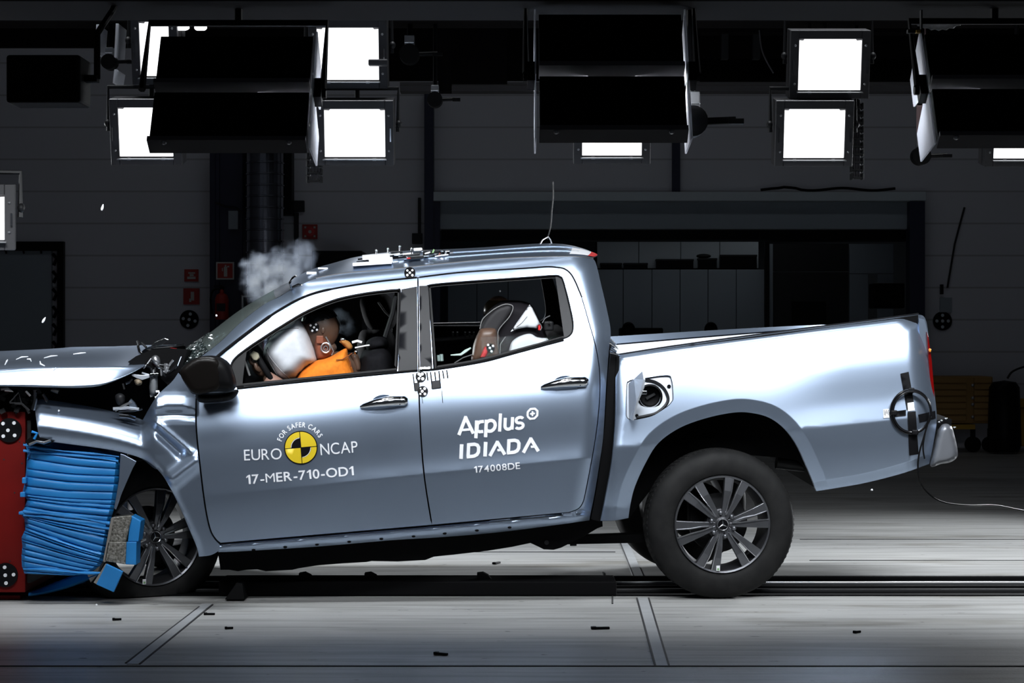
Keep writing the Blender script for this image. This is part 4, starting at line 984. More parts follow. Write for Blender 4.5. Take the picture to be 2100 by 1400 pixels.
def inflate(name, poly, w, th, material, parent, step=6, rim=14, back=True, flat=0.0, wf=None, curve=True, **k):
    """cushion-like solid: outline at its place, swelling th to either side of depth w"""
    o = resample(cr(poly, 5, closed=True) if curve else [Vector(p) for p in poly], step); xs = [p.x for p in o]; ys = [p.y for p in o]; pts = []
    y = min(ys); r_ = 0
    while y < max(ys):
        x = min(xs) + (step / 2 if r_ % 2 else 0)
        while x < max(xs):
            if inside((x, y), o) and dseg((x, y), o + [o[0]]) > step * 0.5: pts.append((x + 0.01 * r_, y))
            x += step
        y += step * 0.87; r_ += 1
    V, F = cdt(o, [], pts); L = o + [o[0]]
    hs = []
    for p in V:
        d = min(1, dseg(p, L) / rim); hs.append(th * math.sqrt(max(0, 1 - (1 - d) ** 2)) + flat)
    n = len(V); vs = [T(p.x, p.y, (wf(p.x, p.y) if wf else w) - h) for p, h in zip(V, hs)]
    bk = [Vector((v.x, v.y + 2 * h, v.z)) for v, h in zip(vs, hs)]
    mb = MB().add(vs + bk, F + [[i + n for i in f[::-1]] for f in F])
    o_ = put(name, mb, material, parent, smooth=True, angle=180, **k)
    bm = bmesh.new(); bm.from_mesh(o_.data); bmesh.ops.remove_doubles(bm, verts=bm.verts, dist=1e-5); bmesh.ops.recalc_face_normals(bm, faces=bm.faces); bm.to_mesh(o_.data); bm.free()
    return o_

# ------------------------------------------------------------------ doors
MIDGAP = [(857, 569), (858, 640), (859, 760), (860, 826), (863, 889), (868, 956), (875, 1011), (886, 1077)]
FD = segs([(402, 835), (404, 800), (412, 772), (428, 750), (449, 729), (494, 693), (546, 654), (571, 637), (610, 615), (649, 600), (700, 589), (777, 577), (857, 569)], MIDGAP, [(886, 1077), (452, 1114)], [(452, 1114), (442, 1105), (431, 1085), (421, 1039), (411, 961), (403, 884), (402, 835)])
FWIN = segs([(484, 793), (473, 765), (478, 739), (507, 714), (546, 688), (584, 664), (623, 641), (661, 624), (700, 611), (751, 601), (800, 595), (816, 594)], [(816, 594), (821, 601), (818, 680), (814, 760)], [(814, 760), (484, 793)])
def crl(t, x0, x1): return [(x, t - 0.1 * (x - 1050)) for x in range(x0, x1, 6)]
fd = panel('front_door', FD, cabw, M['paint'], truck, [FWIN], gap=1.5, feat=[crl(952, 480, 890), crl(956.5, 480, 890)])
RD = segs([(857, 569), (949, 558), (1077, 550), (1120, 547), (1141, 548), (1157, 551), (1170, 561), (1180, 578), (1193, 609), (1208, 660), (1221, 706), (1229, 750), (1231, 789), (1229, 834), (1223, 889), (1214, 943), (1201, 1011), (1195, 1032), (1185, 1044), (1166, 1051)], [(1166, 1051), (886, 1077)], MIDGAP[::-1])
RWIN = segs([(878, 592), (883, 584), (974, 576), (1077, 569), (1135, 565), (1148, 567), (1155, 576), (1167, 621), (1175, 660), (1174, 680), (1166, 690), (1154, 695)], [(1154, 695), (1103, 709), (1051, 723), (1000, 737), (949, 747), (890, 756)], [(890, 756), (878, 592)])
rd = panel('rear_door', RD, cabw, M['paint'], truck, [RWIN], gap=1.5, feat=[crl(952, 860, 1225), crl(956.5, 860, 1225)])
# trims of the windows
def ring(name, hole, d, material, parent, off):
    inn = shrink(hole, d); return decal(name, hole, cabw, material, parent, off=off, step=12, holes=[inn])
ring('window_seal', FWIN, 5.5, M['black'], fd, -0.012); ring('window_seal', RWIN, 5.5, M['black'], rd, -0.012)
decal('pillar_trim', [Vector(p) for p in [(823, 593), (855.5, 587), (856.5, 700), (857, 759), (816, 762)]], cabw, M['satin'], fd, off=0.004)
decal('pillar_trim', [Vector(p) for p in [(859.5, 586), (877, 585), (879, 600), (887, 756), (861, 759)]], cabw, M['satin'], rd, off=0.004)
decal('quarter_trim', segs([(1139, 567), (1147, 568), (1154, 576), (1166, 621), (1174, 660), (1173, 680), (1166, 689), (1157, 693)], [(1157, 693), (1139, 567)]), cabw, M['satin'], rd, off=-0.006)
decal('sail_trim', segs([(484, 793), (473, 765), (478, 739), (507, 714)], [(507, 714), (500, 760), (497, 792)], [(497, 792), (484, 793)]), cabw, M['black'], fd, off=-0.008)
def surf_tube(name, pts, r, material, parent, wf=cabw, off=0.004, n=6, **k):
    return put(name, MB().tube([T(p[0], p[1], wf(p[0], p[1]) - off) for p in pts], r, n), material, parent, smooth=True, **k)
surf_tube('belt_moulding', cr([(486, 796), (600, 784), (700, 774), (800, 764.5), (857, 759.5)], 6), 0.0055, M['black'], fd)
surf_tube('chrome_strip', cr([(500, 792), (600, 781), (700, 771), (790, 762.5)], 6), 0.004, M['chrome'], fd, off=0.005)
surf_tube('belt_moulding', cr([(861, 759), (892, 757), (949, 748.5), (1000, 739), (1051, 725), (1103, 711), (1156, 697)], 6), 0.005, M['black'], rd)
surf_tube('chrome_strip', cr([(1060, 720), (1103, 708), (1154, 693)], 6), 0.004, M['chrome'], rd, off=0.004)
decal('chrome_tag', [Vector(p) for p in [(860, 753), (882, 752), (882, 756), (860, 757)]], cabw, M['chrome'], rd, off=0.012)
def gap_line(name, pts, r, parent, off=0.0): return surf_tube(name, pts, r, M['vblack'], parent, off=off)
gap_line('door_seal', [(p.x, p.y) for p in cr([(428, 750), (449, 729), (494, 693), (546, 654), (571, 637), (610, 615), (649, 600), (700, 589), (777, 577), (855, 569)], 6)], [0.0095] * 20 + [0.007] * 20 + [0.005] * 15, fd)
gap_line('door_seal', [(p.x, p.y) for p in cr([(860, 568.5), (949, 558), (1077, 550), (1120, 547), (1141, 548), (1157, 551), (1170, 561), (1180, 578), (1193, 609)], 6)], 0.0042, rd)
gap_line('glass_run', [(p.x, p.y) for p in FWIN + FWIN[:1]], 0.0052, fd, -0.002); gap_line('glass_run', [(p.x, p.y) for p in RWIN + RWIN[:1]], 0.0046, rd, -0.002)
# door handles: recess, bar, keyhole block
def handle(parent, x0, y0, x1, y1, cx, cy):
    b = MB(); rows = []
    for j in range(7):
        f = j / 6
        rows.append([T(cx + 27 * (1 - f * 0.98) * math.cos(a), cy + 19 * (1 - f * 0.98) * math.sin(a), cabw(cx, cy) - 0.002 + 0.022 * math.sin(f * math.pi / 2) - (0.006 if j == 0 else 0)) for a in [2 * math.pi * i / 28 for i in range(28)]])
    put('handle_recess', b.grid(rows, cv=True), M['paint'], parent, smooth=True, angle=180)
    b = MB(); pts = []; rr = []
    for i in range(15):
        f = i / 14; x = x0 + (x1 - x0) * f; y = y0 + (y1 - y0) * f - 4 * math.sin(f * math.pi)
        pts.append(T(x, y, cabw(x, y) - 0.014 - 0.022 * math.sin(min(1, f * 1.15) * math.pi)))
        rr.append((4.5 + 7.0 * math.sin(min(1, f / 0.72) * math.pi / 2) ** 1.2) / PXM * (1 if i not in (0, 14) else 0.6))
    hb = put('door_handle', b.tube(pts, rr, 12), M['chrome'], parent, smooth=True)
    b = MB(); q = T(x1 - 16, y1 - 1, cabw(x1 - 16, y1) - 0.034); b.box(q, (0.004, 0.018, 0.042)); put('handle_joint', b, M['gloss'], hb)
handle(fd, 739, 834, 836, 822, 788, 828); handle(rd, 1110, 794, 1206, 783, 1160, 789)

# ------------------------------------------------------------------ cab side frame, roof, windscreen
DOORTOP = [(449, 729), (494, 693), (546, 654), (571, 637), (610, 615), (649, 600), (700, 589), (777, 577), (857, 569), (949, 558), (1077, 550), (1120, 547), (1141, 548), (1157, 551), (1170, 561), (1180, 578), (1193, 609), (1208, 660), (1221, 706), (1229, 750), (1231, 789), (1229, 834), (1223, 889), (1214, 943), (1201, 1011), (1195, 1032), (1185, 1044), (1166, 1051)]
CS = []
for s in (SCREEN_EDGE, MOLD[1:], CAB_REAR[1:], cr([(1209, 1067), (1138, 1077), (1019, 1092), (900, 1102), (800, 1108), (649, 1121), (486, 1131), (447, 1132)], 3)[1:], [Vector((451, 1115))], [Vector((886, 1078))], cr(DOORTOP[::-1], 5)[1:], [Vector((428, 750)), Vector((400, 762))]):
    CS += [Vector(p) for p in s]
cs = panel('cab_side', CS, sillw, M['paint'], truck, step=9, gap=0.5)
surf_tube('drip_moulding', [(p.x, p.y) for p in MOLD[6:]], 0.004, M['steel'], cs, off=0.002)
surf_tube('sill_highlight', [(x, lerp_line(DOOR_BOT, x) + 4.2) for x in range(456, 1206, 15)], 0.0035, M['chrome'], cs, wf=sillw, off=0.002)  # bright chrome line laid in as the highlight along the sill top
b = MB()
for px in (520, 585, 650, 716, 782, 848, 912, 978, 1045): b.ell(T(px, lerp_line(DOOR_BOT, px) + 19, sillw(px, lerp_line(DOOR_BOT, px) + 19)), (0.010, 0.006, 0.006), nu=10, nv=6)
put('sill_plug', b, M['under'], cs, smooth=True)
decal('sill_tip', [Vector(p) for p in [(450, 1116), (472, 1113.5), (473, 1118), (456, 1119)]], sillw, M['chrome'], cs)
SIL = cr([(597, 577), (610, 567), (631, 556), (661, 546), (700, 535), (741, 524), (800, 517), (850, 513), (920, 511), (1000, 507), (1080, 501), (1125, 499), (1160, 501), (1190, 508), (1213, 518), (1219, 526)], 5)
SILL = [(p.x, p.y) for p in SIL]; MOLDL = [(p.x, p.y) for p in MOLD]
def roof_pt(px, s):
    ym = lerp_line(MOLDL, px); yc = lerp_line(SILL, px); we = cabw(px, ym); e_ = T(px, ym, we); c_ = T(px, yc, WD / 2)
    u = abs(s); h = 1 - u ** 2.7
    x = e_.x + (c_.x - e_.x) * h; z = e_.z + (c_.z - e_.z) * h
    return Vector((x, we + (WD - 2 * we) * (s + 1) / 2, z))
rows = []
stations = [597, 603, 612, 625, 640, 660, 690, 720, 760, 800, 850, 900, 950, 1000, 1050, 1100, 1130, 1155, 1175, 1190, 1200, 1208, 1213, 1216]
sv = [-1, -0.99, -0.975, -0.95, -0.92, -0.88, -0.83, -0.76, -0.66, -0.5, -0.3, -0.1, 0.1, 0.3, 0.5, 0.66, 0.76, 0.83, 0.88, 0.92, 0.95, 0.975, 1]
rf = put('roof', MB().grid([[roof_pt(px, s) for s in sv] for px in stations]), M['paint'], truck, smooth=True, angle=180)
b = MB()
for s in (-0.78, -0.55):     # pressed ribs along the roof
    b.tube([roof_pt(px, s) + Vector((0, 0, 0.001)) for px in range(760, 1190, 20)], 0.004, 6)
put('roof_rib', b, M['paint'], rf, smooth=True)
def wpan(name, px0, px1, s0, s1, material, off=0.004, n=5):
    return put(name, MB().grid([[roof_pt(px0 + (px1 - px0) * i / n, s0 + (s1 - s0) * j / n) + Vector((0, -0.001, off)) for j in range(n + 1)] for i in range(n + 1)]), material, rf, smooth=True)
wpan('white_tape', 1165, 1206, -0.93, -0.6, M['white']); 
b = MB(); b.grid([[roof_pt(1203 + 13 * i / 4, -0.97 + 0.35 * j / 4) + Vector((0.002, -0.002, 0.006)) for j in range(5)] for i in range(5)]); put('red_marker', b, M['redtape'], rf, smooth=True)
# headliner, cabin tub, rear cabin wall
put('headliner', MB().grid([[roof_pt(px, s * 0.97) - Vector((0, 0, 0.05)) for s in sv] for px in stations[2:-2]]), M['trim'], truck, smooth=True)
ext('cabin_floor', [(430, 1090), (1210, 1025), (1212, 1050), (440, 1125)], 0.12, WD - 0.12, M['trim'])
ext('inner_door_lining', segs([(410, 815), (492, 799), (870, 763), (1000, 744), (1160, 700), (1225, 720)], [(1225, 720), (1205, 1040)], [(1205, 1040), (455, 1108)], [(455, 1108), (410, 815)]), 0.135, 0.15, M['trim'])
ext('cabin_rear_wall', [(1196, 560), (1222, 600), (1236, 690), (1200, 1040), (1190, 1040), (1215, 740), (1190, 600)], 0.34, WD - 0.34, M['trim'])
ext('dashboard', [(400, 800), (425, 748), (470, 735), (497, 752), (492, 800), (470, 860), (420, 880)], 0.18, WD - 0.18, M['trim'], drop=0.13)
ext('bulkhead', [(398, 780), (410, 770), (420, 1100), (408, 1090)], 0.15, WD - 0.15, M['under'])
# far side of the cab, with its own window openings
FSO = [Vector(p) for p in FD[:0]]
far_out = segs([(400, 812), (428, 750), (449, 729), (546, 654), (610, 615), (700, 589), (857, 569), (1077, 550), (1157, 551), (1208, 660), (1231, 789), (1214, 943), (1185, 1044)], [(1185, 1044), (440, 1118)], [(440, 1118), (400, 812)])
panel('far_side', far_out, cabw, M['paint'], truck, [FWIN, RWIN], step=18, mirror=True)
panel('far_side_lining', far_out, lambda a, c: cabw(a, c) + 0.05, M['trim'], truck, [shrink(FWIN, 4), shrink(RWIN, 4)], step=18, mirror=True)
# windscreen: leans forward, bowed across
SIL_W = cr([(364, 727), (425, 686), (494, 634), (564, 593), (590, 580), (597, 577)], 6)
def along(line, f):
    L = [0]
    for a, c in zip(line, line[1:]): L.append(L[-1] + (c - a).length)
    t = f * L[-1]
    for i in range(len(line) - 1):
        if t <= L[i + 1] + 1e-9: k = (t - L[i]) / max(1e-9, L[i + 1] - L[i]); return line[i].lerp(line[i + 1], k)
    return line[-1]
def screen_pt(f, s, off=0.0):
    e_ = along(SCREEN_EDGE, f); we = cabw(e_.x, e_.y) + 0.006; A = T(e_.x, e_.y, we); q = along(SIL_W, f); Cc = T(q.x, q.y, WD / 2)
    h = 1 - abs(s) ** 2.2; return Vector((A.x + (Cc.x - A.x) * h, we + (WD - 2 * we) * (s + 1) / 2, A.z + (Cc.z - A.z) * h + off))
su = [-1, -0.97, -0.93, -0.87, -0.78, -0.65, -0.45, -0.2, 0, 0.2, 0.45, 0.65, 0.8, 0.93, 1]
put('windscreen', MB().grid([[screen_pt(0.22 + 0.66 * i / 14, s) for s in su] for i in range(15)]), M['screen'], truck, smooth=True, angle=180)
put('crazed_glass', MB().grid([[screen_pt(0.0 + 0.24 * i / 8, s, 0.004 + 0.012 * noise.noise(Vector((i * 1.3, s * 40, 1)))) for s in [-1 + 2 * j / 90 for j in range(91)]] for i in range(9)]), M['crazed'], truck, smooth=False)
put('screen_header', MB().grid([[screen_pt(0.87 + 0.13 * i / 4, s, 0.001) for s in su] for i in range(5)]), M['gloss'], truck, smooth=True)
b = MB(); rg = random.Random(5)
for k in range(16):
    f = rg.random() ** 1.5 * 0.33; s = -1 + rg.random() * 0.5; p = screen_pt(f, s, 0.006); b.ell(p, (0.004 + 0.006 * rg.random(), 0.004, 0.004), nu=6, nv=4)
put('glass_crumbs', b, M['glassbit'], truck, kind='stuff')
b = MB(); b.tube([T(598, 592, cabw(598, 592) - 0.004), T(594, 580, 0.2), T(600, 570, 0.24), T(607, 566, 0.3)], 0.006, 6); b.tube([T(599, 590, cabw(599, 590) - 0.006), T(612, 585, cabw(612, 585) - 0.005), T(620, 584, cabw(620, 584) - 0.004)], [0.008, 0.010, 0.003], 6)
put('screen_corner_strip', b, M['chrome'], truck, smooth=True)
b = MB().box(roof_pt(641, -0.7) + Vector((0, 0, 0.006)), (0.05, 0.05, 0.012)).box(roof_pt(664, -0.6) + Vector((0, 0, 0.006)), (0.05, 0.04, 0.008)); put('roof_tag', b, M['white'], rf)
# rear side window, lowered half way
panel('side_glass', segs([(986, 690), (1168, 690)], [(1168, 690), (1154, 694), (1103, 708), (1051, 722), (1000, 736), (986, 738)], [(986, 738), (986, 690)]), lambda a, c: cabw(a, c) + 0.03, M['glass'], rd, step=20, lip=0.004)
# ------------------------------------------------------------------ door mirror
mr = inflate('door_mirror', [(369, 764), (378, 748), (403, 733), (440, 730), (466, 741), (478, 762), (484, 792), (470, 803), (440, 803), (400, 809), (383, 792)], -0.15, 0.07, M['black'], truck, rim=22, flat=0.012)
inflate('mirror_face', [(370, 765), (379, 751), (404, 735), (434, 733), (448, 742), (452, 775), (448, 796), (430, 803), (400, 806), (384, 790)], -0.195, 0.012, mat('mirror_cover', (0.006, 0.005, 0.0045), 0.3, 0, 0.15), mr, rim=8, flat=0.03)
inflate('mirror_foot', [(404, 806), (450, 803), (486, 800), (484, 812), (466, 822), (424, 826), (406, 822)], -0.03, 0.06, M['black'], mr, rim=10, flat=0.02)
# ------------------------------------------------------------------ cargo bed
FUELO = [(1285, 789), (1289, 781.5), (1297, 778), (1321, 775), (1354, 770), (1372, 769.5), (1377, 775), (1380, 792), (1381, 817), (1378, 824), (1371, 832), (1358, 841), (1337, 853), (1307, 860), (1291, 860), (1285, 855), (1283.5, 843)]
FUEL = cr(FUELO, 4, closed=True)
BO = [Vector(p) for p in BED_TOP] + BED_END[1:] + BED_BOT[1:] + BED_ARCH[1:] + cr([(1289, 1062), (1262, 1067), (1232, 1068)], 3)[1:] + cr([(1232, 1066), (1243, 1011), (1254, 950), (1260, 889), (1262, 850), (1262, 790), (1262, 729)], 4)
if (BO[-1] - BO[0]).length < 1: BO.pop()
def offl(line, d):
    out = []
    for i, p in enumerate(line):
        t = (line[min(i + 1, len(line) - 1)] - line[max(i - 1, 0)]).normalized(); out.append(p + Vector((-t.y, t.x)) * d)
    return out
sgn_ = 1 if offl(BED_ARCH, 10)[len(BED_ARCH) // 2].y < 847 else -1
bed = panel('bed_side', BO, bedw, M['paint'], truck, [FUEL], step=9, gap=0.4, feat=[offl(BED_ARCH, 25.5 * sgn_), offl(BED_ARCH, 28.5 * sgn_), offl(BED_ARCH, 12 * sgn_), offl(BED_BOT, 18.8), offl(BED_BOT, -18.8), offl(BED_BOT, 21.2), offl(BED_BOT, -21.2), offl(BED_BOT, 9), offl(BED_BOT, -9), offl(BED_TOP, 13), offl(BED_TOP, -13), offl(BED_TOP, 6), offl(BED_TOP, -6), offl(BED_END, 12), offl(BED_END, -12), crl(937, 1690, 1900), crl(941.5, 1690, 1900)])
# fuel filler: tray, seal, cap, open flap
CUP = circle(1333, 813, 22, 28)
tr = panel('filler_tray', shrink(FUEL, 1.0), lambda a, c: bedw(1330, c) + 0.014, M['paint_in'], bed, [CUP], step=7, lip=0.02)
b = MB(); rows = []
for r_, w_ in ((25.5, 0.014), (26, 0.004), (22.5, 0.002), (21, 0.03), (18, 0.05), (10, 0.055), (0.3, 0.055)):
    rows.append([T(1333 + r_ * math.cos(a), 813 + r_ * math.sin(a), bedw(1333, 813) + w_) for a in [2 * math.pi * i / 36 for i in range(36)]])
cp = put('filler_cap', b.grid(rows, cv=True), M['black'], bed, smooth=True, angle=30)
b = MB().box(T(1334, 812, bedw(1333, 813) + 0.045), (0.05, 0.012, 0.012), Matrix.Rotation(R(-30), 3, 'Y')); put('cap_grip', b, M['dark'], cp)
def fu(pts): return cr(pts, 5)
surf_tube('filler_seal', fu([(1322, 779), (1340, 782), (1356, 791), (1366, 804), (1370, 820), (1362, 834), (1345, 847), (1322, 853), (1306, 856)]), 0.008, M['satin'], bed, wf=lambda a, c: bedw(1330, c) + 0.012)
surf_tube('filler_rim', [(p.x, p.y) for p in FUEL + [FUEL[0]]], 0.0035, M['gloss'], bed, wf=bedw, off=-0.004)
b = MB(); 
for px, py, r_ in [(1372, 792, 4), (1306, 852, 3.5), (1302, 792, 7)]: b.cyl(T(px, py, bedw(px, py) + 0.010), T(px, py, bedw(px, py) + 0.02), r_ / PXM, 12)
put('filler_plug', b, M['gloss'], bed)
b = MB(); A = [T(1289, 786, bedw(1289, 786)), T(1300, 777, -0.03), T(1317, 761, -0.10), T(1320, 778, -0.12), T(1318, 795, -0.12), T(1305, 826, -0.10), T(1297, 862, -0.08), T(1290, 858, bedw(1290, 858))]
b.add(A + [p + Vector((0.008, 0.002, 0)) for p in A], [tuple(range(8)), tuple(range(8, 16))[::-1]] + [(i, (i + 1) % 8, 8 + (i + 1) % 8, 8 + i) for i in range(8)])
fl = put('fuel_flap', b, M['paint_in'], bed)
b = MB().box(T(1319, 804, -0.06), (0.034, 0.03, 0.018)); put('flap_catch', b, M['chrome'], fl, bevel=0.003)
b = MB().tube([T(1316, 800, -0.05), T(1304, 822, -0.06), T(1298, 850, -0.05), T(1296, 860, -0.02)], 0.003, 6); put('cap_tether', b, M['gloss'], fl, smooth=True)
# load bed inside, far side, tailgate, lamp, bumper
FARTOP = cr([(1240, 691), (1377, 682.5), (1523, 674), (1640, 668), (1736, 665)], 4); FARLOW = [(p.x, p.y + 15 * (1 - (p.x - 1257) / 640)) for p in FARTOP]
put('far_bed_side', MB().grid([[T(p.x, p.y, 1.84) for p in FARTOP], [T(p.x, p.y - 0.5, 1.80) for p in FARTOP], [T(q[0], q[1], 1.78) for q in FARLOW]]), M['paint'], truck, smooth=True)
put('far_bed_lining', MB().grid([[T(q[0], q[1] + 1, 1.80) for q in FARLOW], [T(q[0], q[1] + 3, 1.80) for q in FARLOW]]), M['black'], truck)
put('far_bed_wall', MB().grid([[T(q[0], q[1] + 3, 1.76) for q in FARLOW], [T(q[0], q[1] + 26, 1.74) for q in FARLOW], [T(q[0], q[1] + 140, 1.70) for q in FARLOW]]), M['paint_in'], truck)
put('far_bed_skin', MB().grid([[T(p.x, p.y, 1.84) for p in FARTOP], [T(p.x, p.y + 80, 1.90) for p in FARTOP], [T(p.x, p.y + 220, 1.92) for p in FARTOP]]), M['paint'], truck, smooth=True)
ext('bed_floor', [(1266, 862), (1895, 800), (1895, 806), (1266, 872)], 0.12, WD - 0.14, M['black'])
put('near_bed_lining', MB().grid([[T(p.x, p.y + 1, bedw(p.x, p.y) + 0.004) for p in BED_TOP], [T(p.x, p.y + 2, 0.14) for p in BED_TOP], [T(p.x, p.y + 130, 0.16) for p in BED_TOP]]), M['black'], truck)
surf_tube('bed_rail_cap', [(p.x, p.y - 0.5) for p in BED_TOP], 0.006, M['satin'], bed, wf=bedw, off=-0.01)
ext('bed_front_wall', [(1262, 732), (1270, 730), (1262, 1000), (1252, 1000)], 0.1, WD - 0.12, M['under'])
ext('tailgate', [(1884, 652), (1896, 655), (1902, 680), (1914, 830), (1908, 850), (1896, 850)], 0.12, WD - 0.1, M['paint'], drop=0.14)
ext('tail_lamp', [(1901, 680), (1904, 690), (1911, 740), (1916, 800), (1917.5, 836), (1914, 832), (1907, 770)], 0.10, 0.16, M['tail'], bevel=0.002)
b = MB().ell(T(1907, 718, 0.085), (0.007, 0.008, 0.01)); put('indicator_lens', b, M['amber'], truck, smooth=True)
bp = inflate('rear_bumper', [(1908, 955), (1915, 915), (1924, 880), (1935, 868), (1950, 872), (1958, 895), (1964, 925), (1962, 938), (1950, 947), (1930, 951)], 0.16, 0.07, M['bumper'], truck, rim=12, flat=0.03)
ext('bumper_step', [(1906, 868), (1920, 862), (1946, 857), (1952, 860), (1950, 884), (1930, 874), (1918, 885), (1908, 940), (1902, 940)], 0.12, WD - 0.12, M['black'])
b = MB()
for px, py in [(1926, 865), (1931, 862), (1940, 858), (1957, 876), (1930, 884)]: b.ell(T(px, py, 0.09), (0.008, 0.006, 0.005), nu=8, nv=6)
put('bumper_bolt', b, M['chrome'], bp, smooth=True)
ext('cab_gap_seal', [(1256, 700), (1264, 722), (1264, 850), (1260, 890), (1245, 1010), (1234, 1070), (1212, 1064), (1224, 1000), (1240, 880), (1246, 780)], 0.10, 0.4, M['black'])
b = MB(); rg = random.Random(4)
for k in range(8): b.tube([T(1250 + rg.random() * 6, 695 + k * 4, 0.05), T(1262 + rg.random() * 8, 706 + k * 3, 0.03)], 0.004, 5)
put('torn_gap_trim', b, M['chrome'], truck)
# ------------------------------------------------------------------ underbody
ext('chassis_frame', [(447, 1132), (486, 1130), (649, 1120), (800, 1107), (900, 1101), (1019, 1091), (1138, 1076), (1209, 1066), (1235, 1062), (1236, 1079), (1225, 1083), (1200, 1098), (1172, 1112), (1150, 1123), (1135, 1127), (1115, 1126), (1105, 1121), (1088, 1113), (1050, 1121), (1000, 1129), (930, 1137), (890, 1141), (872, 1148), (815, 1151), (762, 1150), (752, 1152), (700, 1155), (650, 1159), (612, 1165), (600, 1168), (545, 1171), (528, 1167), (505, 1168), (488, 1171), (470, 1168), (452, 1168)], 0.2, WD - 0.25, M['under'])
ext('trailing_arm', [(1160, 1101), (1345, 1094), (1345, 1112), (1160, 1116)], 0.34, 0.42, M['under'])
b = MB().cyl(T(1121, 1112, 0.19), T(1121, 1112, 0.24), 0.012, 12); put('frame_bolt', b, M['dark'], truck)
ext('wheel_housing', [(1266, 800), (1900, 740), (1905, 940), (1850, 964), (1700, 985), (1672, 1000), (1655, 960), (1640, 945), (1600, 938), (1500, 930), (1400, 960), (1330, 1010), (1290, 1062), (1240, 1064)], 0.36, WD - 0.4, M['under'])
panel('arch_liner', BO, lambda a, c: bedw(a, c) + 0.035, M['under'], truck, [FUEL], step=20, lip=0)
b = MB().tube([T(1592, 947, 0.5), T(1662, 957, 0.5)], [0.035, 0.03], 14); put('exhaust_pipe', b, M['dark'], truck, smooth=True)
put('damper', MB().cyl(T(1360, 1060, 0.4), T(1440, 960, 0.5), 0.03, 10), M['under'], truck)
ext('engine_bay', [(60, 798), (190, 792), (298, 752), (364, 768), (321, 815), (292, 864), (171, 850), (75, 850)], 0.42, 1.7, M['under'], drop=0.13)
ext('inner_wing', [(80, 900), (257, 925), (329, 962), (372, 1035), (412, 1135), (446, 1132), (430, 880), (300, 855), (80, 840)], 0.72, 1.5, M['under'])
ext('cowl', [(262, 742), (279, 730), (311, 717), (345, 713), (384, 716), (372, 757), (345, 790), (302, 752), (275, 749)], 0.16, 1.7, M['under'], curve=False, drop=0.13)
# ------------------------------------------------------------------ crushed bonnet and front wing
hb = [(-260, 792), (0, 792), (96, 794), (150, 795), (193, 793), (225, 785), (268, 766), (298, 749)]; hc = [(-260, 770), (0, 758), (43, 754), (171, 752), (268, 751), (298, 749)]
hs = [(-260, 765), (0, 740), (43, 735), (96, 729), (171, 722), (236, 716), (289, 714), (298, 714)]
hbl = [(p.x, p.y) for p in cr(hb, 5)]; hcl = [(p.x, p.y) for p in cr(hc, 5)]; hsl = [(p.x, p.y) for p in cr(hs, 5)]
rows = []
for px in [-260, -200, -140, -90, -50, -20, 0, 25, 50, 75, 100, 125, 150, 170, 190, 205, 220, 235, 250, 262, 274, 284, 292, 298]:
    yb_, yc, ys = lerp_line(hbl, px), lerp_line(hcl, px), lerp_line(hsl, px); row = []
    row.append(T(px, yb_ - 0.5, 0.10)); row.append(T(px, yb_, 0.075))
    for f in (0.12, 0.3, 0.5, 0.7, 0.88): row.append(T(px, yb_ + (yc - yb_) * f, 0.075 + 0.038 * f + 0.002 * math.sin(px * 0.06)))
    C0 = T(px, yc, 0.12); row.append(C0); Cm = T(px, ys, WD / 2)
    for f in (0.03, 0.08, 0.16, 0.3, 0.5, 0.75, 1.0):
        h = 1 - (1 - f) ** 2.2; w = 0.12 + (WD / 2 - 0.12) * f
        row.append(Vector((C0.x + (Cm.x - C0.x) * h, w, C0.z + (Cm.z - C0.z) * h + 0.003 * noise.noise(Vector((px * 0.03, f * 6, 0))))))
    row += [far(p) for p in row[::-1][1:]]
    rows.append(row)
hood = put('bonnet', MB().grid(rows), M['paint'], truck, smooth=True, angle=180)
fender = panel('front_wing', [Vector(p) for p in segs([(71, 836), (77, 821), (99, 821), (171, 832), (236, 845), (279, 857), (292, 862)], [(292, 862), (321, 813), (352, 783), (365, 765)], [(365, 765), (376, 778), (387, 796), (401, 811)], [(401, 811), (400, 835), (401, 884), (409, 961), (419, 1039), (429, 1085), (440, 1106), (450, 1116)], [(450, 1116), (449, 1128), (432, 1138), (408, 1141)], [(p.x, p.y) for p in FARCH[::4]] if False else [(408, 1141), (403, 1120), (386, 1080), (369, 1040), (349, 1000), (329, 969), (300, 944), (257, 929), (214, 920), (139, 910), (86, 903)], [(86, 903), (79, 890), (75, 864), (71, 836)])], fendw, M['paint'], truck, step=5, lip=0.025)
# a second lining of the front arch (blue-grey inner panel above the blue block)
panel('inner_arch_panel', segs([(80, 888), (150, 888), (214, 892), (280, 904), (330, 930)], [(330, 930), (322, 962), (290, 940), (250, 927), (139, 909), (84, 903)], [(84, 903), (80, 888)]), lambda a, c: fendw(a, c) + 0.03, M['paint'], truck, step=14, lip=0)
# side strut panel hanging beside the blue block
ext('torn_arch_edge', [(247, 930), (254, 932), (280, 946), (272, 960), (250, 1010), (238, 1045), (234, 1042), (244, 985)], 0.06, 0.075, M['paint'], bevel=0.002)
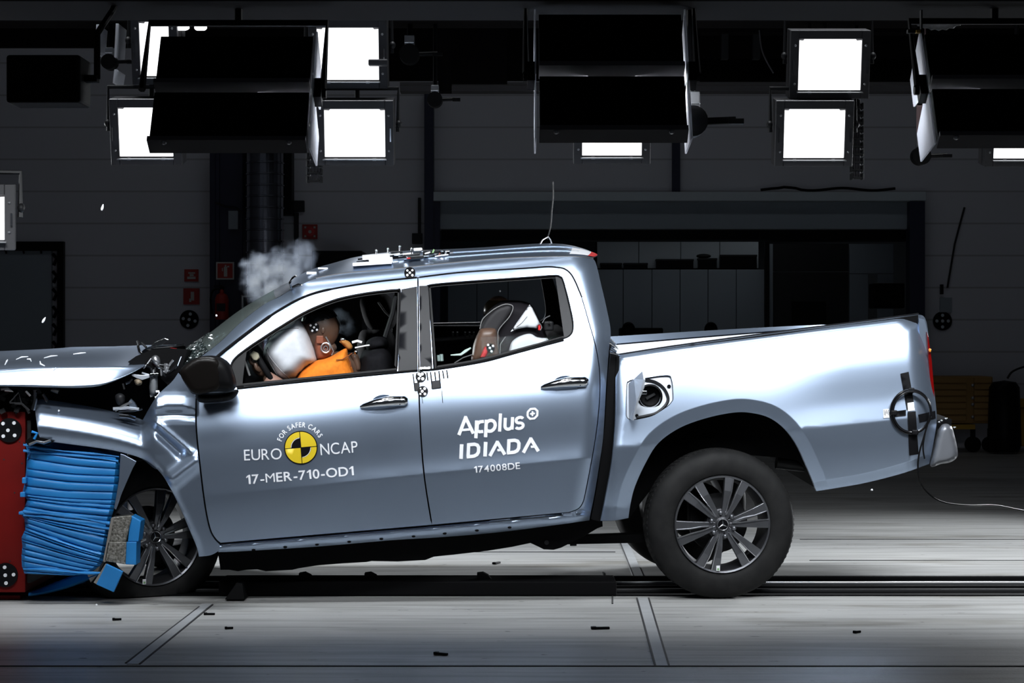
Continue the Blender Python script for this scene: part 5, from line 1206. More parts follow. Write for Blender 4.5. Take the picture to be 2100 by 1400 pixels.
# debris of the engine bay
def tb(name, pts, r, material, parent=truck, w=0.1, n=6, lab=None):
    return put(name, MB().tube([T(*(p if len(p) == 3 else (p[0], p[1], w))) for p in pts], r, n), material, parent, smooth=True, label=lab)
tb('hinge_arm', [(283, 709, 0.30), (286, 722, 0.28), (300, 734, 0.2), (318, 747, 0.14), (332, 757, 0.12)], 0.007, M['chrome']); tb('hinge_arm', [(282, 699, 0.32), (284, 708, 0.3), (290, 703, 0.32), (300, 712, 0.3)], 0.006, M['dark'])
ext('cowl_flap', [(308, 711), (318, 701), (338, 693), (346, 696), (334, 706), (318, 712)], 0.28, 0.31, M['chrome'], bevel=0.002); ext('cowl_cover', [(300, 716), (320, 713), (378, 706), (380, 709), (345, 715), (310, 720)], 0.25, 0.5, M['dark'], drop=0.13)
tb('cowl_edge', [(310, 714, 0.24), (345, 711, 0.24), (378, 706.5, 0.24)], 0.004, M['chrome']); tb('wiring', [(338, 719, 0.2), (350, 715, 0.2), (362, 716, 0.2)], 0.005, M['redtape'])
inflate('cowl_duct', [(309, 735), (318, 728), (327, 733), (329, 747), (322, 752), (314, 744)], 0.14, 0.02, M['steel'], truck, rim=5)
for pts, r_, mt in [([(355, 738), (346, 750), (340, 765)], 0.006, 'steel'), ([(370, 730), (364, 745), (360, 757)], 0.006, 'chrome'), ([(362, 750), (352, 760), (344, 764)], 0.008, 'chrome'), ([(333, 756), (336, 768), (340, 772)], 0.005, 'chrome'), ([(330, 757), (331, 770)], 0.005, 'steel'), ([(340, 745), (339, 763)], 0.009, 'steel')]:
    tb('torn_bracket', [(x, y, 0.11) for x, y in pts], r_, M[mt])
inflate('coolant_bottle', [(308, 770), (323, 769), (324, 798), (320, 812), (308, 814), (306, 795)], 0.12, 0.035, mat('grey_bottle', (0.16, 0.17, 0.18), 0.4), truck, rim=7, curve=False)
ext('bracket_plate', [(270, 767), (290, 769), (306, 768), (307, 774), (292, 779), (280, 775), (270, 770)], 0.09, 0.12, M['paint_in'], bevel=0.002); ext('bottle_collar', [(306, 766), (325, 765), (325, 771), (306, 772)], 0.07, 0.17, M['chrome'], bevel=0.002)
tb('hose_hook', [(320, 803), (325, 802), (327, 807), (322, 814), (318, 815)], 0.006, M['white'], w=0.07)
inflate('oil_cap', [(276, 779), (284, 776), (291, 781), (290, 788), (282, 790), (277, 786)], 0.1, 0.02, mat('brown_cap', (0.25, 0.2, 0.14), 0.4), truck, rim=4); inflate('engine_cover', [(236, 812), (246, 806), (256, 812), (254, 828), (242, 830)], 0.12, 0.02, M['dark'], truck, rim=5)
for pts, r_, mt in [([(258, 786), (266, 783), (272, 777)], 0.006, 'chrome'), ([(252, 786), (255, 798)], 0.005, 'dark'), ([(300, 748), (308, 752), (312, 765)], 0.006, 'chrome'), ([(236, 842), (252, 832), (270, 824)], 0.006, 'steel'), ([(243, 845), (275, 842), (292, 838)], 0.005, 'chrome'), ([(232, 838), (262, 836), (285, 839)], 0.008, 'paint_in'), ([(245, 852), (262, 853), (278, 858)], 0.010, 'chrome'),
                    ([(2, 798), (15, 796), (26, 802), (10, 800)], 0.006, 'steel'), ([(30, 827), (45, 828), (60, 842)], 0.006, 'dark'), ([(53, 802), (62, 812)], 0.006, 'steel'), ([(88, 808), (94, 818), (98, 823)], 0.008, 'chrome'), ([(72, 800), (72, 820), (67, 840)], 0.011, 'chrome'), ([(20, 825), (38, 805), (44, 826), (20, 826)], 0.004, 'dark'), ([(106, 797), (112, 800), (120, 803)], 0.012, 'dark')]:
    tb('engine_debris', [(x, y, 0.1) for x, y in pts], r_, M[mt])
ext('crumpled_edge', [(262, 826), (268, 818), (276, 826), (282, 838), (268, 836)], 0.1, 0.13, M['paint']); ext('front_support', [(-80, 796), (72, 800), (70, 842), (60, 850), (-80, 850)], 0.4, 1.2, M['under'])
b = MB(); rg = random.Random(9)
for k in range(26): b.box(T(-20 + 110 * rg.random(), 798 + 46 * rg.random(), 0.2 + 0.04 * rg.random()), (0.012 + 0.03 * rg.random(), 0.02, 0.01 + 0.02 * rg.random()), Matrix.Rotation(rg.random() * 3, 3, 'Y'))
put('grille_fragments', b, M['dark'], truck, kind='stuff')
ext('bumper_remains', [(52, 903), (70, 893), (80, 896), (112, 904), (100, 912), (56, 912)], 0.05, 0.2, M['black']); tb('bumper_bracket', [(60, 912), (75, 905), (90, 908), (104, 903)], 0.007, M['steel'], w=0.04); tb('bumper_bracket', [(65, 885), (76, 888), (70, 900)], 0.007, M['blue'], w=0.04)
rg = random.Random(21)
for k in range(16):
    px, py = 300 + 75 * rg.random(), 742 + 34 * rg.random()
    if py - 742 > 60 - (px - 300): continue
    a = rg.random() * 3.1; L_ = 4 + 9 * rg.random(); tb('torn_bracket', [(px - L_ * math.cos(a), py - L_ * math.sin(a), 0.10 + 0.05 * rg.random()), (px + 2 * rg.random(), py, 0.11), (px + L_ * math.cos(a), py + L_ * math.sin(a), 0.10)], 0.002 + 0.003 * rg.random(), M[rg.choice(['chrome', 'steel', 'dark', 'paint_in', 'steel'])])
# scraps lying on the bonnet
for k, (pts, r_) in enumerate([([(33, 737), (44, 732), (58, 731)], 0.005), ([(55, 736), (62, 736), (64, 741)], 0.006), ([(10, 748), (14, 740), (16, 737)], 0.006), ([(82, 740), (83, 746), (92, 750)], 0.006), ([(90, 734), (104, 730), (118, 729)], 0.005), ([(150, 726), (165, 724), (176, 723)], 0.005), ([(108, 762), (112, 757), (115, 753)], 0.004), ([(94, 769), (110, 768), (118, 773)], 0.003)]):
    tb('bonnet_scrap', [(x, y, 0.17 if y < 752 else 0.085) for x, y in pts], [r_ * 0.75 * (0.5 if j in (0, len(pts) - 1) else 1) for j in range(len(pts))], M['glassbit'])
# ------------------------------------------------------------------ wheels
def wheel(name, c, rot, rad, squash=None, detail=True):
    """wheel with its outer face towards -y of its own frame"""
    Mx = Matrix.Translation(c) @ rot.to_4x4()
    e = empty(name, matrix=TI @ Mx, parent=truck)
    rr = 0.243 * rad / 0.38; wd = 0.25
    pr = [(rr, 0.03), (rr + 0.012, 0.012), (rr + 0.04, 0.004), (rr + 0.075, 0.004), (rr + 0.098, 0.012), (rad - 0.022, 0.024), (rad - 0.010, 0.036), (rad - 0.002, 0.055), (rad, 0.075), (rad, 0.09), (rad - 0.009, 0.092), (rad - 0.009, 0.10), (rad, 0.102), (rad, 0.15), (rad - 0.009, 0.152), (rad - 0.009, 0.16), (rad, 0.162), (rad, 0.18), (rad - 0.010, 0.215), (rad - 0.03, 0.235), (rr + 0.06, 0.25), (rr, 0.225)]
    b = MB().lathe(pr, (0, 0, 0), (0, 1, 0), 96)
    if detail:
        for k in range(84):          # shoulder blocks of the tread
            a = 2 * math.pi * k / 84; u = Vector((math.cos(a), 0, math.sin(a))); q = Vector((-math.sin(a), 0, math.cos(a)))
            p0 = u * (rad - 0.007); b.box(p0 + Vector((0, 0.115, 0)), (0.016, 0.11, 0.013), Matrix(((u.x, 0, q.x), (0, 1, 0), (u.z, 0, q.z))) @ Matrix.Rotation(R(10), 3, 'X'))
    if squash is not None:
        for v in b.v:
            wv = Mx @ v
            if wv.z < squash:
                dz = squash - wv.z; loc = Mx.inverted() @ Vector((wv.x, wv.y, squash)); v.x, v.y, v.z = loc.x, loc.y - 0.25 * dz * (1 if v.y < 0.1 else -1), loc.z
    put('tyre', b, M['rubber'], e, smooth=True, angle=45)
    b = MB().lathe([(rr, 0.012), (rr + 0.004, 0.016), (rr - 0.004, 0.022), (rr - 0.012, 0.04), (rr - 0.022, 0.09), (rr - 0.02, 0.2), (rr, 0.225), (rr + 0.004, 0.22), (rr - 0.01, 0.1), (rr + 0.002, 0.03)], (0, 0, 0), (0, 1, 0), 72, closed=True)
    put('rim', b, M['barrel'], e, smooth=True, angle=50)
    b = MB().lathe([(rr - 0.006, 0.016), (rr + 0.002, 0.010), (rr + 0.005, 0.016)], (0, 0, 0), (0, 1, 0), 72); put('rim_edge', b, M['alloy'], e, smooth=True)
    if not detail: return e
    # twelve spokes in six pairs
    sp = hl = None
    for k in range(6):
        for sgn in (-1, 1):
            a = R(71 - 60 * k) + sgn * R(10.5); a0 = R(71 - 60 * k) + sgn * R(14)
            def P(r, off, y, ang): u = Vector((math.cos(ang), 0, math.sin(ang))); q = Vector((-math.sin(ang), 0, math.cos(ang))); return u * r + q * off + Vector((0, y, 0))
            r1 = rr - 0.004; b = MB()
            fa = [P(0.030, -0.009, 0.020, a0), P(0.030, 0.009, 0.020, a0), P(0.11, 0.0125, 0.010, a * 0.6 + a0 * 0.4), P(0.17, 0.018, 0.008, a), P(r1, 0.022, 0.016, a), P(r1, -0.022, 0.016, a), P(0.17, -0.018, 0.008, a), P(0.11, -0.0125, 0.010, a * 0.6 + a0 * 0.4)]
            bk = [p + Vector((0, 0.035, 0)) for p in fa]; n = 8
            b.add(fa + bk, [(0, 1, 2, 7), (7, 2, 3, 6), (6, 3, 4, 5), (8, 15, 10, 9), (15, 14, 11, 10), (14, 13, 12, 11)] + [(i, (i + 1) % n, n + (i + 1) % n, n + i) for i in range(n)])
            put('spoke', b, M['alloy'], e, bevel=0.002)
            s2 = -sgn; b = MB(); ln = [P(0.05, s2 * 0.010, 0.012, a0), P(0.11, s2 * 0.0135, 0.006, a * 0.6 + a0 * 0.4), P(0.17, s2 * 0.019, 0.004, a), P(r1, s2 * 0.022, 0.013, a)]
            b.tube(ln, [0.004, 0.0075 if sgn > 0 and k % 2 else 0.004, 0.004, 0.0025], 6); put('spoke_edge', b, M['alloy_hi'], e, smooth=True)
    b = MB().lathe([(0.0, 0.014), (0.028, 0.014), (0.034, 0.018), (0.05, 0.024), (0.078, 0.035), (0.085, 0.07), (0.05, 0.09)], (0, 0, 0), (0, 1, 0), 40); put('hub', b, M['barrel'], e, smooth=True, angle=50)
    for k in range(6):
        a = R(101 - 60 * k); c0 = Vector((0.060 * math.cos(a), 0, 0.060 * math.sin(a))); b = MB().lathe([(0, -0.002), (0.007, -0.001), (0.011, 0.004), (0.012, 0.03)], c0, (0, 1, 0), 14)
        put('lug_nut', b, M['alloy'], e, smooth=True, angle=50)
    b = MB().lathe([(0.0, 0.006), (0.028, 0.006), (0.029, 0.02)], (0, 0, 0), (0, 1, 0), 32); cap = put('centre_cap', b, M['gloss'], e, smooth=True, angle=50)
    b = MB().lathe([(0.026, 0.004), (0.0285, 0.002), (0.030, 0.005), (0.028, 0.007)], (0, 0, 0), (0, 1, 0), 32, closed=True)
    for k in range(3):                      # three-pointed emblem in a ring
        a = R(90 + 120 * k + (4 if squash is None else 20)); u = Vector((math.cos(a), 0, math.sin(a))); q = Vector((-math.sin(a), 0, math.cos(a)))
        b.add([u * 0.026 + Vector((0, 0.003, 0)), q * 0.005 + Vector((0, 0.003, 0)) - u * 0.003, -q * 0.005 + Vector((0, 0.003, 0)) - u * 0.003, Vector((0, 0.0, 0))], [(0, 1, 3), (0, 3, 2)])
    put('cap_emblem', b, M['alloy_hi'], e)
    b = MB().lathe([(0.05, 0.12), (0.15, 0.12), (0.15, 0.14), (0.05, 0.14)], (0, 0, 0), (0, 1, 0), 48, closed=True); put('brake_disc', b, M['dark'], e)
    b = MB().box((-0.11, 0.12, 0.06), (0.09, 0.08, 0.14)); put('brake_caliper', b, M['under'], e, bevel=0.01)
    b = MB().box((-0.024 if squash is None else -0.06, 0.008, -rr + 0.022), (0.018, 0.004, 0.026)); put('rim_sticker', b, M['white'], e)
    b = MB().box((-0.024 if squash is None else -0.06, 0.0055, -rr + 0.018), (0.010, 0.003, 0.010)); put('sticker_mark', b, M['green'], e)
    return e
RY = Matrix.Rotation(YAW + R(2.0), 3, 'Z')
yc = 0.09
c = wp(1483, 1076, yc - 0.01); c.z = 0.377
wheel('rear_wheel', c, RY, 0.377)
c2 = c + Matrix.Rotation(YAW, 3, 'Z') @ Vector((0, 1.62, 0)); c2b = c2.copy()
wheel('rear_wheel', c2 + RY @ Vector((0, 0.0, 0)), Matrix.Rotation(YAW, 3, 'Z') @ Matrix.Rotation(R(180), 3, 'Z'), 0.377, detail=False)
put('rear_axle', MB().cyl(TI @ (c + Vector((0, 0.12, 0))), TI @ c2, 0.05, 14).ell(TI @ ((c + c2) / 2), (0.16, 0.16, 0.16)), M['under'], truck, smooth=True)
cf = wp(320, 1101, 0.20)
wheel('front_wheel', cf, Matrix.Rotation(R(31), 3, 'Z'), 0.384, squash=0.006)
cf2 = cf + Vector((-0.15, 1.5, 0)); cf2.z = 0.375
wheel('front_wheel', cf2, Matrix.Rotation(R(184), 3, 'Z'), 0.377, detail=False)
# ------------------------------------------------------------------ lettering and markings
def text_mesh(s, bold=0.0):
    cu = bpy.data.curves.new('lettering', 'FONT'); cu.body = s; cu.size = 1; cu.offset = bold; cu.resolution_u = 6
    o = bpy.data.objects.new('lettering', cu); C.objects.link(o); dg = bpy.context.evaluated_depsgraph_get(); dg.update()
    me = bpy.data.meshes.new_from_object(o.evaluated_get(dg)); vs = [v.co.copy() for v in me.vertices]; fs = [list(p.vertices) for p in me.polygons]
    bpy.data.objects.remove(o); bpy.data.curves.remove(cu); bpy.data.meshes.remove(me); return vs, fs
def subdivide(vs, fs, mx):
    bm = bmesh.new(); vv = [bm.verts.new(v) for v in vs]
    for f in fs:
        try: bm.faces.new([vv[i] for i in f])
        except ValueError: pass
    for _ in range(4):
        ed = [e for e in bm.edges if e.calc_length() > mx]
        if not ed: break
        bmesh.ops.subdivide_edges(bm, edges=ed, cuts=1); bmesh.ops.triangulate(bm, faces=bm.faces)
    bm.verts.index_update(); out = [v.co.copy() for v in bm.verts], [[v.index for v in f.verts] for f in bm.faces]; bm.free(); return out
ONE = [(0.0, 0.46), (0.0, 0.56), (0.17, 0.70), (0.29, 0.70), (0.29, 0.0), (0.15, 0.0), (0.15, 0.54)]
def glyph(ch, bold):
    if ch == '1': A = [Vector((x, y, 0)) for x, y in ONE]; return A, [list(t) for t in fill3(A)]
    return text_mesh(ch, 0.0 if ch in 'MNW' else bold)
def lettering(name, s, p0, p1, h, parent, material, bold=0.0, off=0.004, gap=0.10):
    """letters in a row, the baseline from p0 to p1, capitals h tall"""
    V = []; Fs = []; x = 0
    for ch in s:
        v, f = glyph(ch, bold); a = min(q.x for q in v); c_ = max(q.x for q in v); k = len(V)
        V += [Vector((q.x - a + x, q.y, 0)) for q in v]; Fs += [[i + k for i in t] for t in f]; x += c_ - a + gap
    x -= gap; cap = [v.y for v in text_mesh('H', bold)[0]]; H0, H1 = min(cap), max(cap)
    vs, fs = subdivide(V, Fs, 0.35); A, B = Vector(p0), Vector(p1); d = B - A; up = Vector((d.y, -d.x)).normalized() * h
    pts = [A + d * (v.x / x) + up * ((v.y - H0) / (H1 - H0)) for v in vs]
    return put(name, MB().add([T(p.x, p.y, cabw(p.x, p.y) - off) for p in pts], fs), material, parent)
lettering('white_lettering', 'EURO', (501, 944), (578, 941), 22, fd, M['white']); lettering('white_lettering', 'NCAP', (658, 933), (734, 927), 23, fd, M['white'])
lettering('white_lettering', '17-MER-710-OD1', (506, 993), (726, 974.5), 19, fd, M['white'], 0.014)
lettering('white_lettering', '174008DE', (973, 969.5), (1067, 961), 13.5, rd, M['white'], 0.012)
# arc of small letters over the emblem
vsf = text_mesh('FOR SAFER CARS', 0.02)[0]; adv = {}
def letter_arc(s, cx, cy, r, a0, a1, h):
    ws = []
    for ch in s:
        if ch == ' ': ws.append((0.30, None))
        else: v, f = text_mesh(ch, 0.02); ws.append((max(q.x for q in v) - min(q.x for q in v) + 0.10, (v, f)))
    tot = sum(w for w, _ in ws); a = a0; mb = MB(); H1 = 0.70
    for w, m_ in ws:
        da = (a1 - a0) * w / tot
        if m_:
            v, f = m_; xm = (max(q.x for q in v) + min(q.x for q in v)) / 2; am = R(a + da / 2); sc = abs(R(da)) * r / w
            n = Vector((math.cos(am), -math.sin(am))); t = Vector((math.sin(am), math.cos(am)))
            pts = [Vector((cx, cy)) + n * (r + q.y / H1 * h) + t * (q.x - xm) * sc for q in v]; mb.add([T(p.x, p.y, cabw(p.x, p.y) - 0.004) for p in pts], f)
        a += da
    return mb
put('arched_lettering', letter_arc('FOR SAFER CARS', 617, 917, 41.5, 164, 27, 10), M['white'], fd)
# round quartered emblem
em = decal('round_emblem', circle(617, 917.5, 34.5, 48), cabw, M['vblack'], fd, off=0.004)
def sector(r0, r1, a0, a1, cx=617, cy=917.5, gap=1.1):
    o = [];n = 14
    for k in range(n + 1): a = R(a0 + (a1 - a0) * k / n); o.append(Vector((cx + r1 * math.cos(a), cy + r1 * math.sin(a))))
    if r0 > 0:
        for k in range(n, -1, -1): a = R(a0 + (a1 - a0) * k / n); o.append(Vector((cx + r0 * math.cos(a), cy + r0 * math.sin(a))))
    else: o.append(Vector((cx, cy)))
    am = R((a0 + a1) / 2); sh = Vector((math.cos(am), math.sin(am))) * gap * 1.4
    return [p + sh * 0.7 for p in o]
q = -4.5
for a0, r0 in ((180 + q, 20), (270 + q, 0), (0 + q, 20), (90 + q, 0)): decal('emblem_quarter', sector(r0, 31.5, a0, a0 + 90), cabw, M['yellow'], em, off=0.0055, step=10)
for a0 in (180 + q, 0 + q):
    decal('emblem_thin_arc', sector(18.6, 19.6, a0 + 2, a0 + 88), cabw, M['white'], em, off=0.006, step=8)
# bold word with its broken first p, built from strokes
def strokes(name, glyphs, o, ux, uy, parent, th):
    """each stroke a flat ribbon along points given in letter units"""
    mb = MB()
    for pts, w in glyphs:
        P = [Vector(o) + Vector(ux) * p[0] + Vector(uy) * p[1] for p in pts]; L = []; Rr = []
        for i, p in enumerate(P):
            a = (P[i] - P[i - 1]).normalized() if i > 0 else (P[1] - P[0]).normalized(); c_ = (P[i + 1] - P[i]).normalized() if i < len(P) - 1 else a
            t = (a + c_); t = t.normalized() if t.length > 0.01 else a; nn = Vector((-t.y, t.x)) * w / 2 / max(0.5, a.dot(t)); L.append(p + nn); Rr.append(p - nn)
        vs = [T(p.x, p.y, cabw(p.x, p.y) - 0.004) for p in L + Rr]; n = len(P); mb.add(vs, [(i, i + 1, n + i + 1, n + i) for i in range(n - 1)])
    return put(name, mb, M['white'], parent)
ux, uy = (0.995, -0.098), (0.05, -1.0)
def arc(cx, cy, rx, ry, a0, a1, n=12): return [(cx + rx * math.cos(R(a0 + (a1 - a0) * k / n)), cy + ry * math.sin(R(a0 + (a1 - a0) * k / n))) for k in range(n + 1)]
G = [([(2.5, 0), (15.5, 37)], 7), ([(13.5, 37), (32.5, 0)], 7), ([(9, 9.5), (26, 9.5)], 5),
     ([(38, -10), (38, 26.5)], 7), ([(41, 20), (45, 23), (53, 23)], 6.5), ([(41, 5), (45, 2.5), (52.5, 2.5)], 6.5), ([(41.5, 8), (41.5, 18)], 3),
     ([(58, -10), (58, 26)], 7), (arc(66.5, 12.6, 10.5, 11.2, 150, -150), 6.8),
     ([(86.5, -1), (86.5, 36)], 6.5), ([(97, 26), (97, 9)], 6.5), (arc(104.5, 9.5, 7.5, 7.5, 180, 360), 6.5), ([(112, 26), (112, 0.5)], 6.5),
     (arc(127, 18.3, 7.5, 5.8, 25, 270), 6), (arc(127, 6.8, 7.8, 5.8, 90, -155), 6)]
strokes('bold_lettering', G, (938.5, 892), ux, uy, rd, 7)
def rr_ring(cx, cy, s, cut): return [(cx + s * c_ * 1.0, cy + s * d_) for c_, d_ in ((-1, -cut), (-cut, -1), (cut, -1), (1, -cut), (1, cut), (cut, 1), (-cut, 1), (-1, cut), (-1, -cut))]
strokes('plus_sign', [(rr_ring(0, 0, 10, 0.45), 4.2), ([(-5, 0), (5, 0)], 3.4), ([(0, -5), (0, 5)], 3.4)], (1092, 848), ux, uy, rd, 4)
DD = lambda x: [(x, 0), (x, 24.5), (x + 12, 24.5), (x + 18, 22), (x + 21, 17), (x + 21, 7.5), (x + 18, 2.5), (x + 12, 0), (x - 3, 0)]
def AA(x): return [([(x, -3), (x + 15, 26)], 7), ([(x + 13, 26), (x + 31, -3)], 7), ([(x + 15, 7.5), (x + 27, 7.5)], 5)]
G = [([(3.5, -3), (3.5, 27)], 7.5), (DD(18), 7), ([(53, -3), (53, 27)], 7.5)] + AA(63) + [(DD(101), 7)] + AA(132)
strokes('bold_lettering', G, (942, 938), ux, uy, rd, 7)
# round markers and bar pattern at the middle gap
def sticker(px, py, r, dots, parent, wf=cabw, rot=0, ring_only=False):
    d = decal('round_marker', circle(px, py, r, 28), wf, M['vblack'], parent, off=0.0062, step=8)
    for dx, dy, dr in dots: decal('marker_dot', circle(px + dx * r, py + dy * r, dr * r, 12), wf, M['white'], d, off=0.0085, step=30)
    return d
sticker(840.5, 559, 11.5, [(0, 0, .22), (-.45, -.4, .2), (.45, -.45, .2), (-.45, .42, .22), (.45, .45, .22)], cs)
sticker(863, 772, 11, [(-.1, -.1, .2), (-.35, -.5, .28), (.25, -.5, .3), (.35, .4, .3), (-.35, .35, .24)], rd); sticker(867, 802, 11, [(-.1, 0, .27), (.35, -.5, .26), (.4, .5, .26), (-.45, .5, .2), (-.4, -.5, .15)], rd)
bars = [((847, 766), (851, 801), 2.6), ((855, 764), (857, 785), 2.6), ((875.5, 763), (877.5, 780), 2.8), ((883, 762), (886.5, 797), 2.8), ((891.5, 762), (893.5, 780), 2.8), ((900, 760), (903.5, 795), 2.8), ((907.5, 759), (910.5, 776), 2.6), ((916, 758.5), (918.5, 775), 2.8), ((851, 801), (859, 800), 1.4), ((886.5, 797), (904, 794.5), 1.6), ((906, 800), (908, 826), 1.1), ((865, 814), (867, 827), 1.0)]
for k, (a, c_, wd) in enumerate(bars):
    A, B = Vector(a), Vector(c_); n_ = (B - A).normalized(); n_ = Vector((-n_.y, n_.x)) * wd / 2
    decal('marker_bar', [A + n_, B + n_, B - n_, A - n_], cabw, M['vblack'], fd if a[0] < 856 else rd, off=0.0045, step=20)
decal('marker_block', [Vector(p) for p in [(850, 785), (860, 784), (861, 799), (852, 800)]], cabw, M['satin'], fd, off=0.005); decal('marker_block', [Vector(p) for p in [(886, 781), (901, 779), (903, 794), (887, 796)]], cabw, M['satin'], rd, off=0.005)
# taped cross on the bed side
def tape(name, poly, off=0.005, material='tape'): return decal(name, [Vector(p) for p in poly], bedw, M[material], bed, off=off, step=10)
tape('tape_strip', [(1846.5, 766), (1863.5, 762), (1876, 836), (1860, 840)]); tape('tape_strip', [(1861, 845), (1878, 843), (1884, 931), (1865, 934)])
tape('tape_strip', [(1822, 845), (1858, 840), (1858, 852), (1824, 855)], 0.0045); tape('tape_strip', [(1883, 850), (1918, 842), (1919, 858), (1886, 866)])
tape('white_patch', [(1861, 826), (1874, 824), (1876, 841), (1862, 843)], 0.007, 'white'); tape('code_sticker', [(1811, 839), (1823, 838), (1824, 856), (1812, 857)], 0.006, 'white')
b = MB()
for k in range(5):
    a = [T(1812.5 + k * 2.2, 840 + (k % 2) * 3, bedw(1815, 845) - 0.0075), T(1813.5 + k * 2.2, 840 + (k % 2) * 3, bedw(1815, 845) - 0.0075), T(1814 + k * 2.2, 856 - (k % 3) * 4, bedw(1815, 850) - 0.0075), T(1813 + k * 2.2, 856 - (k % 3) * 4, bedw(1815, 850) - 0.0075)]; b.add(a, [(0, 1, 2, 3)])
put('sticker_bars', b, M['vblack'], bed)
# cable coil taped to the bed side and its tail
cab_e = empty('sensor_cable', wp(1870, 900, 0.1), 'dark cable coiled in a taped ring on the rear side panel, tail trailing right', 'cable')
def TW(px, py, w): return TM @ T(px, py, w)
for k, (r_, dx) in enumerate([(41, 0), (42.5, -1), (39.5, 1)]):
    pts = [TW(1869 + dx + r_ * 0.97 * math.cos(2 * math.pi * i / 48), 844 + r_ * 1.06 * math.sin(2 * math.pi * i / 48), bedw(1869, 844) - 0.012 - 0.006 * k + 0.035 * (1 if math.cos(2 * math.pi * i / 48) > 0.6 else 0) * 0) for i in range(48)]
    put('cable_loop', MB().tube(pts, 0.0055, 8, closed=True), M['gloss'], cab_e, world=True, smooth=True)
for px, py, rot_ in [(1833, 846, 0), (1868, 800, 0), (1876, 886, 0)]:
    b = MB().box(TW(px, py, bedw(px, py) - 0.018), (0.034, 0.03, 0.026)); put('cable_tie', b, M['tape'], cab_e, world=True, bevel=0.006)
pts = cr([TW(1905, 860, -0.03), TW(1895, 895, -0.03), TW(1885, 930, -0.03), TW(1883, 965, -0.02), wp(1893, 1000, 0.15), wp(1930, 1028, 0.3), wp(1985, 1036, 0.5), wp(2040, 1036, 0.8), wp(2100, 1047, 1.0), wp(2180, 1060, 1.2)], 6)
put('cable_tail', MB().tube(pts, 0.0045, 6), M['black'], cab_e, world=True, smooth=True)
pts = cr([TW(1903, 862, -0.035), TW(1899, 880, -0.03), TW(1893, 915, -0.03), TW(1896, 940, -0.01)], 6); put('cable_tail', MB().tube(pts, 0.004, 6), M['black'], cab_e, world=True, smooth=True)
# whip aerial and rooftop rig
an = put('roof_aerial', MB().tube([T(*p) for p in cr([(1134, 372, 0.95), (1134.5, 400, 0.95), (1132, 430, 0.95), (1129, 465, 0.95), (1122, 490, 0.95)], 5)], [0.0032] * 21, 6), M['dark'], rf, smooth=True)
put('aerial_foot', MB().tube([T(1124, 485, 0.95), T(1112, 492, 0.9), T(1107, 501, 0.85)], 0.004, 6).tube([T(1124, 485, 0.95), T(1129, 492, 0.95), T(1132, 502, 0.95)], 0.004, 6), M['steel'], an, smooth=True)
def rbox(name, x0, y0, x1, y1, w, dep, material, tilt=-5):
    a = T((x0 + x1) / 2, (y0 + y1) / 2, w); L = (x1 - x0) / PXM; H = (y1 - y0) / PXM
    return put(name, MB().box(a, (L, dep, H), Matrix.Rotation(R(-tilt), 3, 'Y')), material, rf, bevel=0.003)
rbox('roof_plate', 722, 536, 805, 543, 0.42, 0.10, M['white'], 4); rbox('roof_plate', 742, 521, 800, 530, 0.55, 0.25, M['white'], 5); rbox('roof_instrument', 756, 528, 806, 540, 0.45, 0.08, M['white'], 4); rbox('roof_instrument', 800, 514, 826, 524, 0.6, 0.12, M['chrome'], 2)
rbox('roof_instrument', 826, 520, 862, 530, 0.5, 0.12, M['chrome'], 6); rbox('roof_instrument', 848, 508, 866, 514, 0.6, 0.1, M['white'], 3); rbox('roof_rail', 862, 512, 924, 516, 0.55, 0.04, M['chrome'], 1); rbox('roof_rail', 832, 524, 880, 527, 0.45, 0.04, M['chrome'], 4); rbox('roof_rail', 836, 528, 870, 531, 0.42, 0.03, M['gloss'], 6)
rbox('roof_instrument', 866, 517, 900, 524, 0.6, 0.2, M['black'], 1); rbox('roof_instrument', 898, 515, 922, 524, 0.6, 0.1, M['gloss'], 1); rbox('red_tag', 834, 528, 842, 531, 0.38, 0.02, M['redtape'], 3)
for px, py in [(772, 513), (796, 510), (820, 505), (844, 509)]:
    b = MB().tube([T(px, py, 0.55), T(px, py + 14, 0.55)], 0.004, 8).ell(T(px, py, 0.55), (0.007, 0.007, 0.007), nu=10, nv=8); put('roof_pin', b, M['chrome'], rf, smooth=True)
for px, py, mt in [(892, 524, 'chrome'), (900, 523, 'rust'), (905, 520, 'chrome'), (888, 516, 'green'), (913, 521, 'steel')]:
    put('roof_connector', MB().box(T(px, py, 0.5), (0.008, 0.02, 0.026), Matrix.Rotation(0.4, 3, 'Y')), M[mt], rf)
rg = random.Random(12)
for k in range(26):
    f_ = rg.random(); px = 745 + 175 * f_; py = 530 - 14 * f_ + 12 * (rg.random() - 0.3); L_ = 4 + 14 * rg.random(); w_ = 0.42 + 0.2 * rg.random()
    put('roof_wiring', MB().tube([T(px - L_, py + 0.5 + 2 * rg.random(), w_), T(px, py, w_ - 0.01), T(px + L_, py - 0.5 - 2 * rg.random(), w_)], 0.002 + 0.004 * rg.random(), 6), M[rg.choice(['chrome', 'white', 'chrome', 'gloss', 'steel', 'white'])], rf)
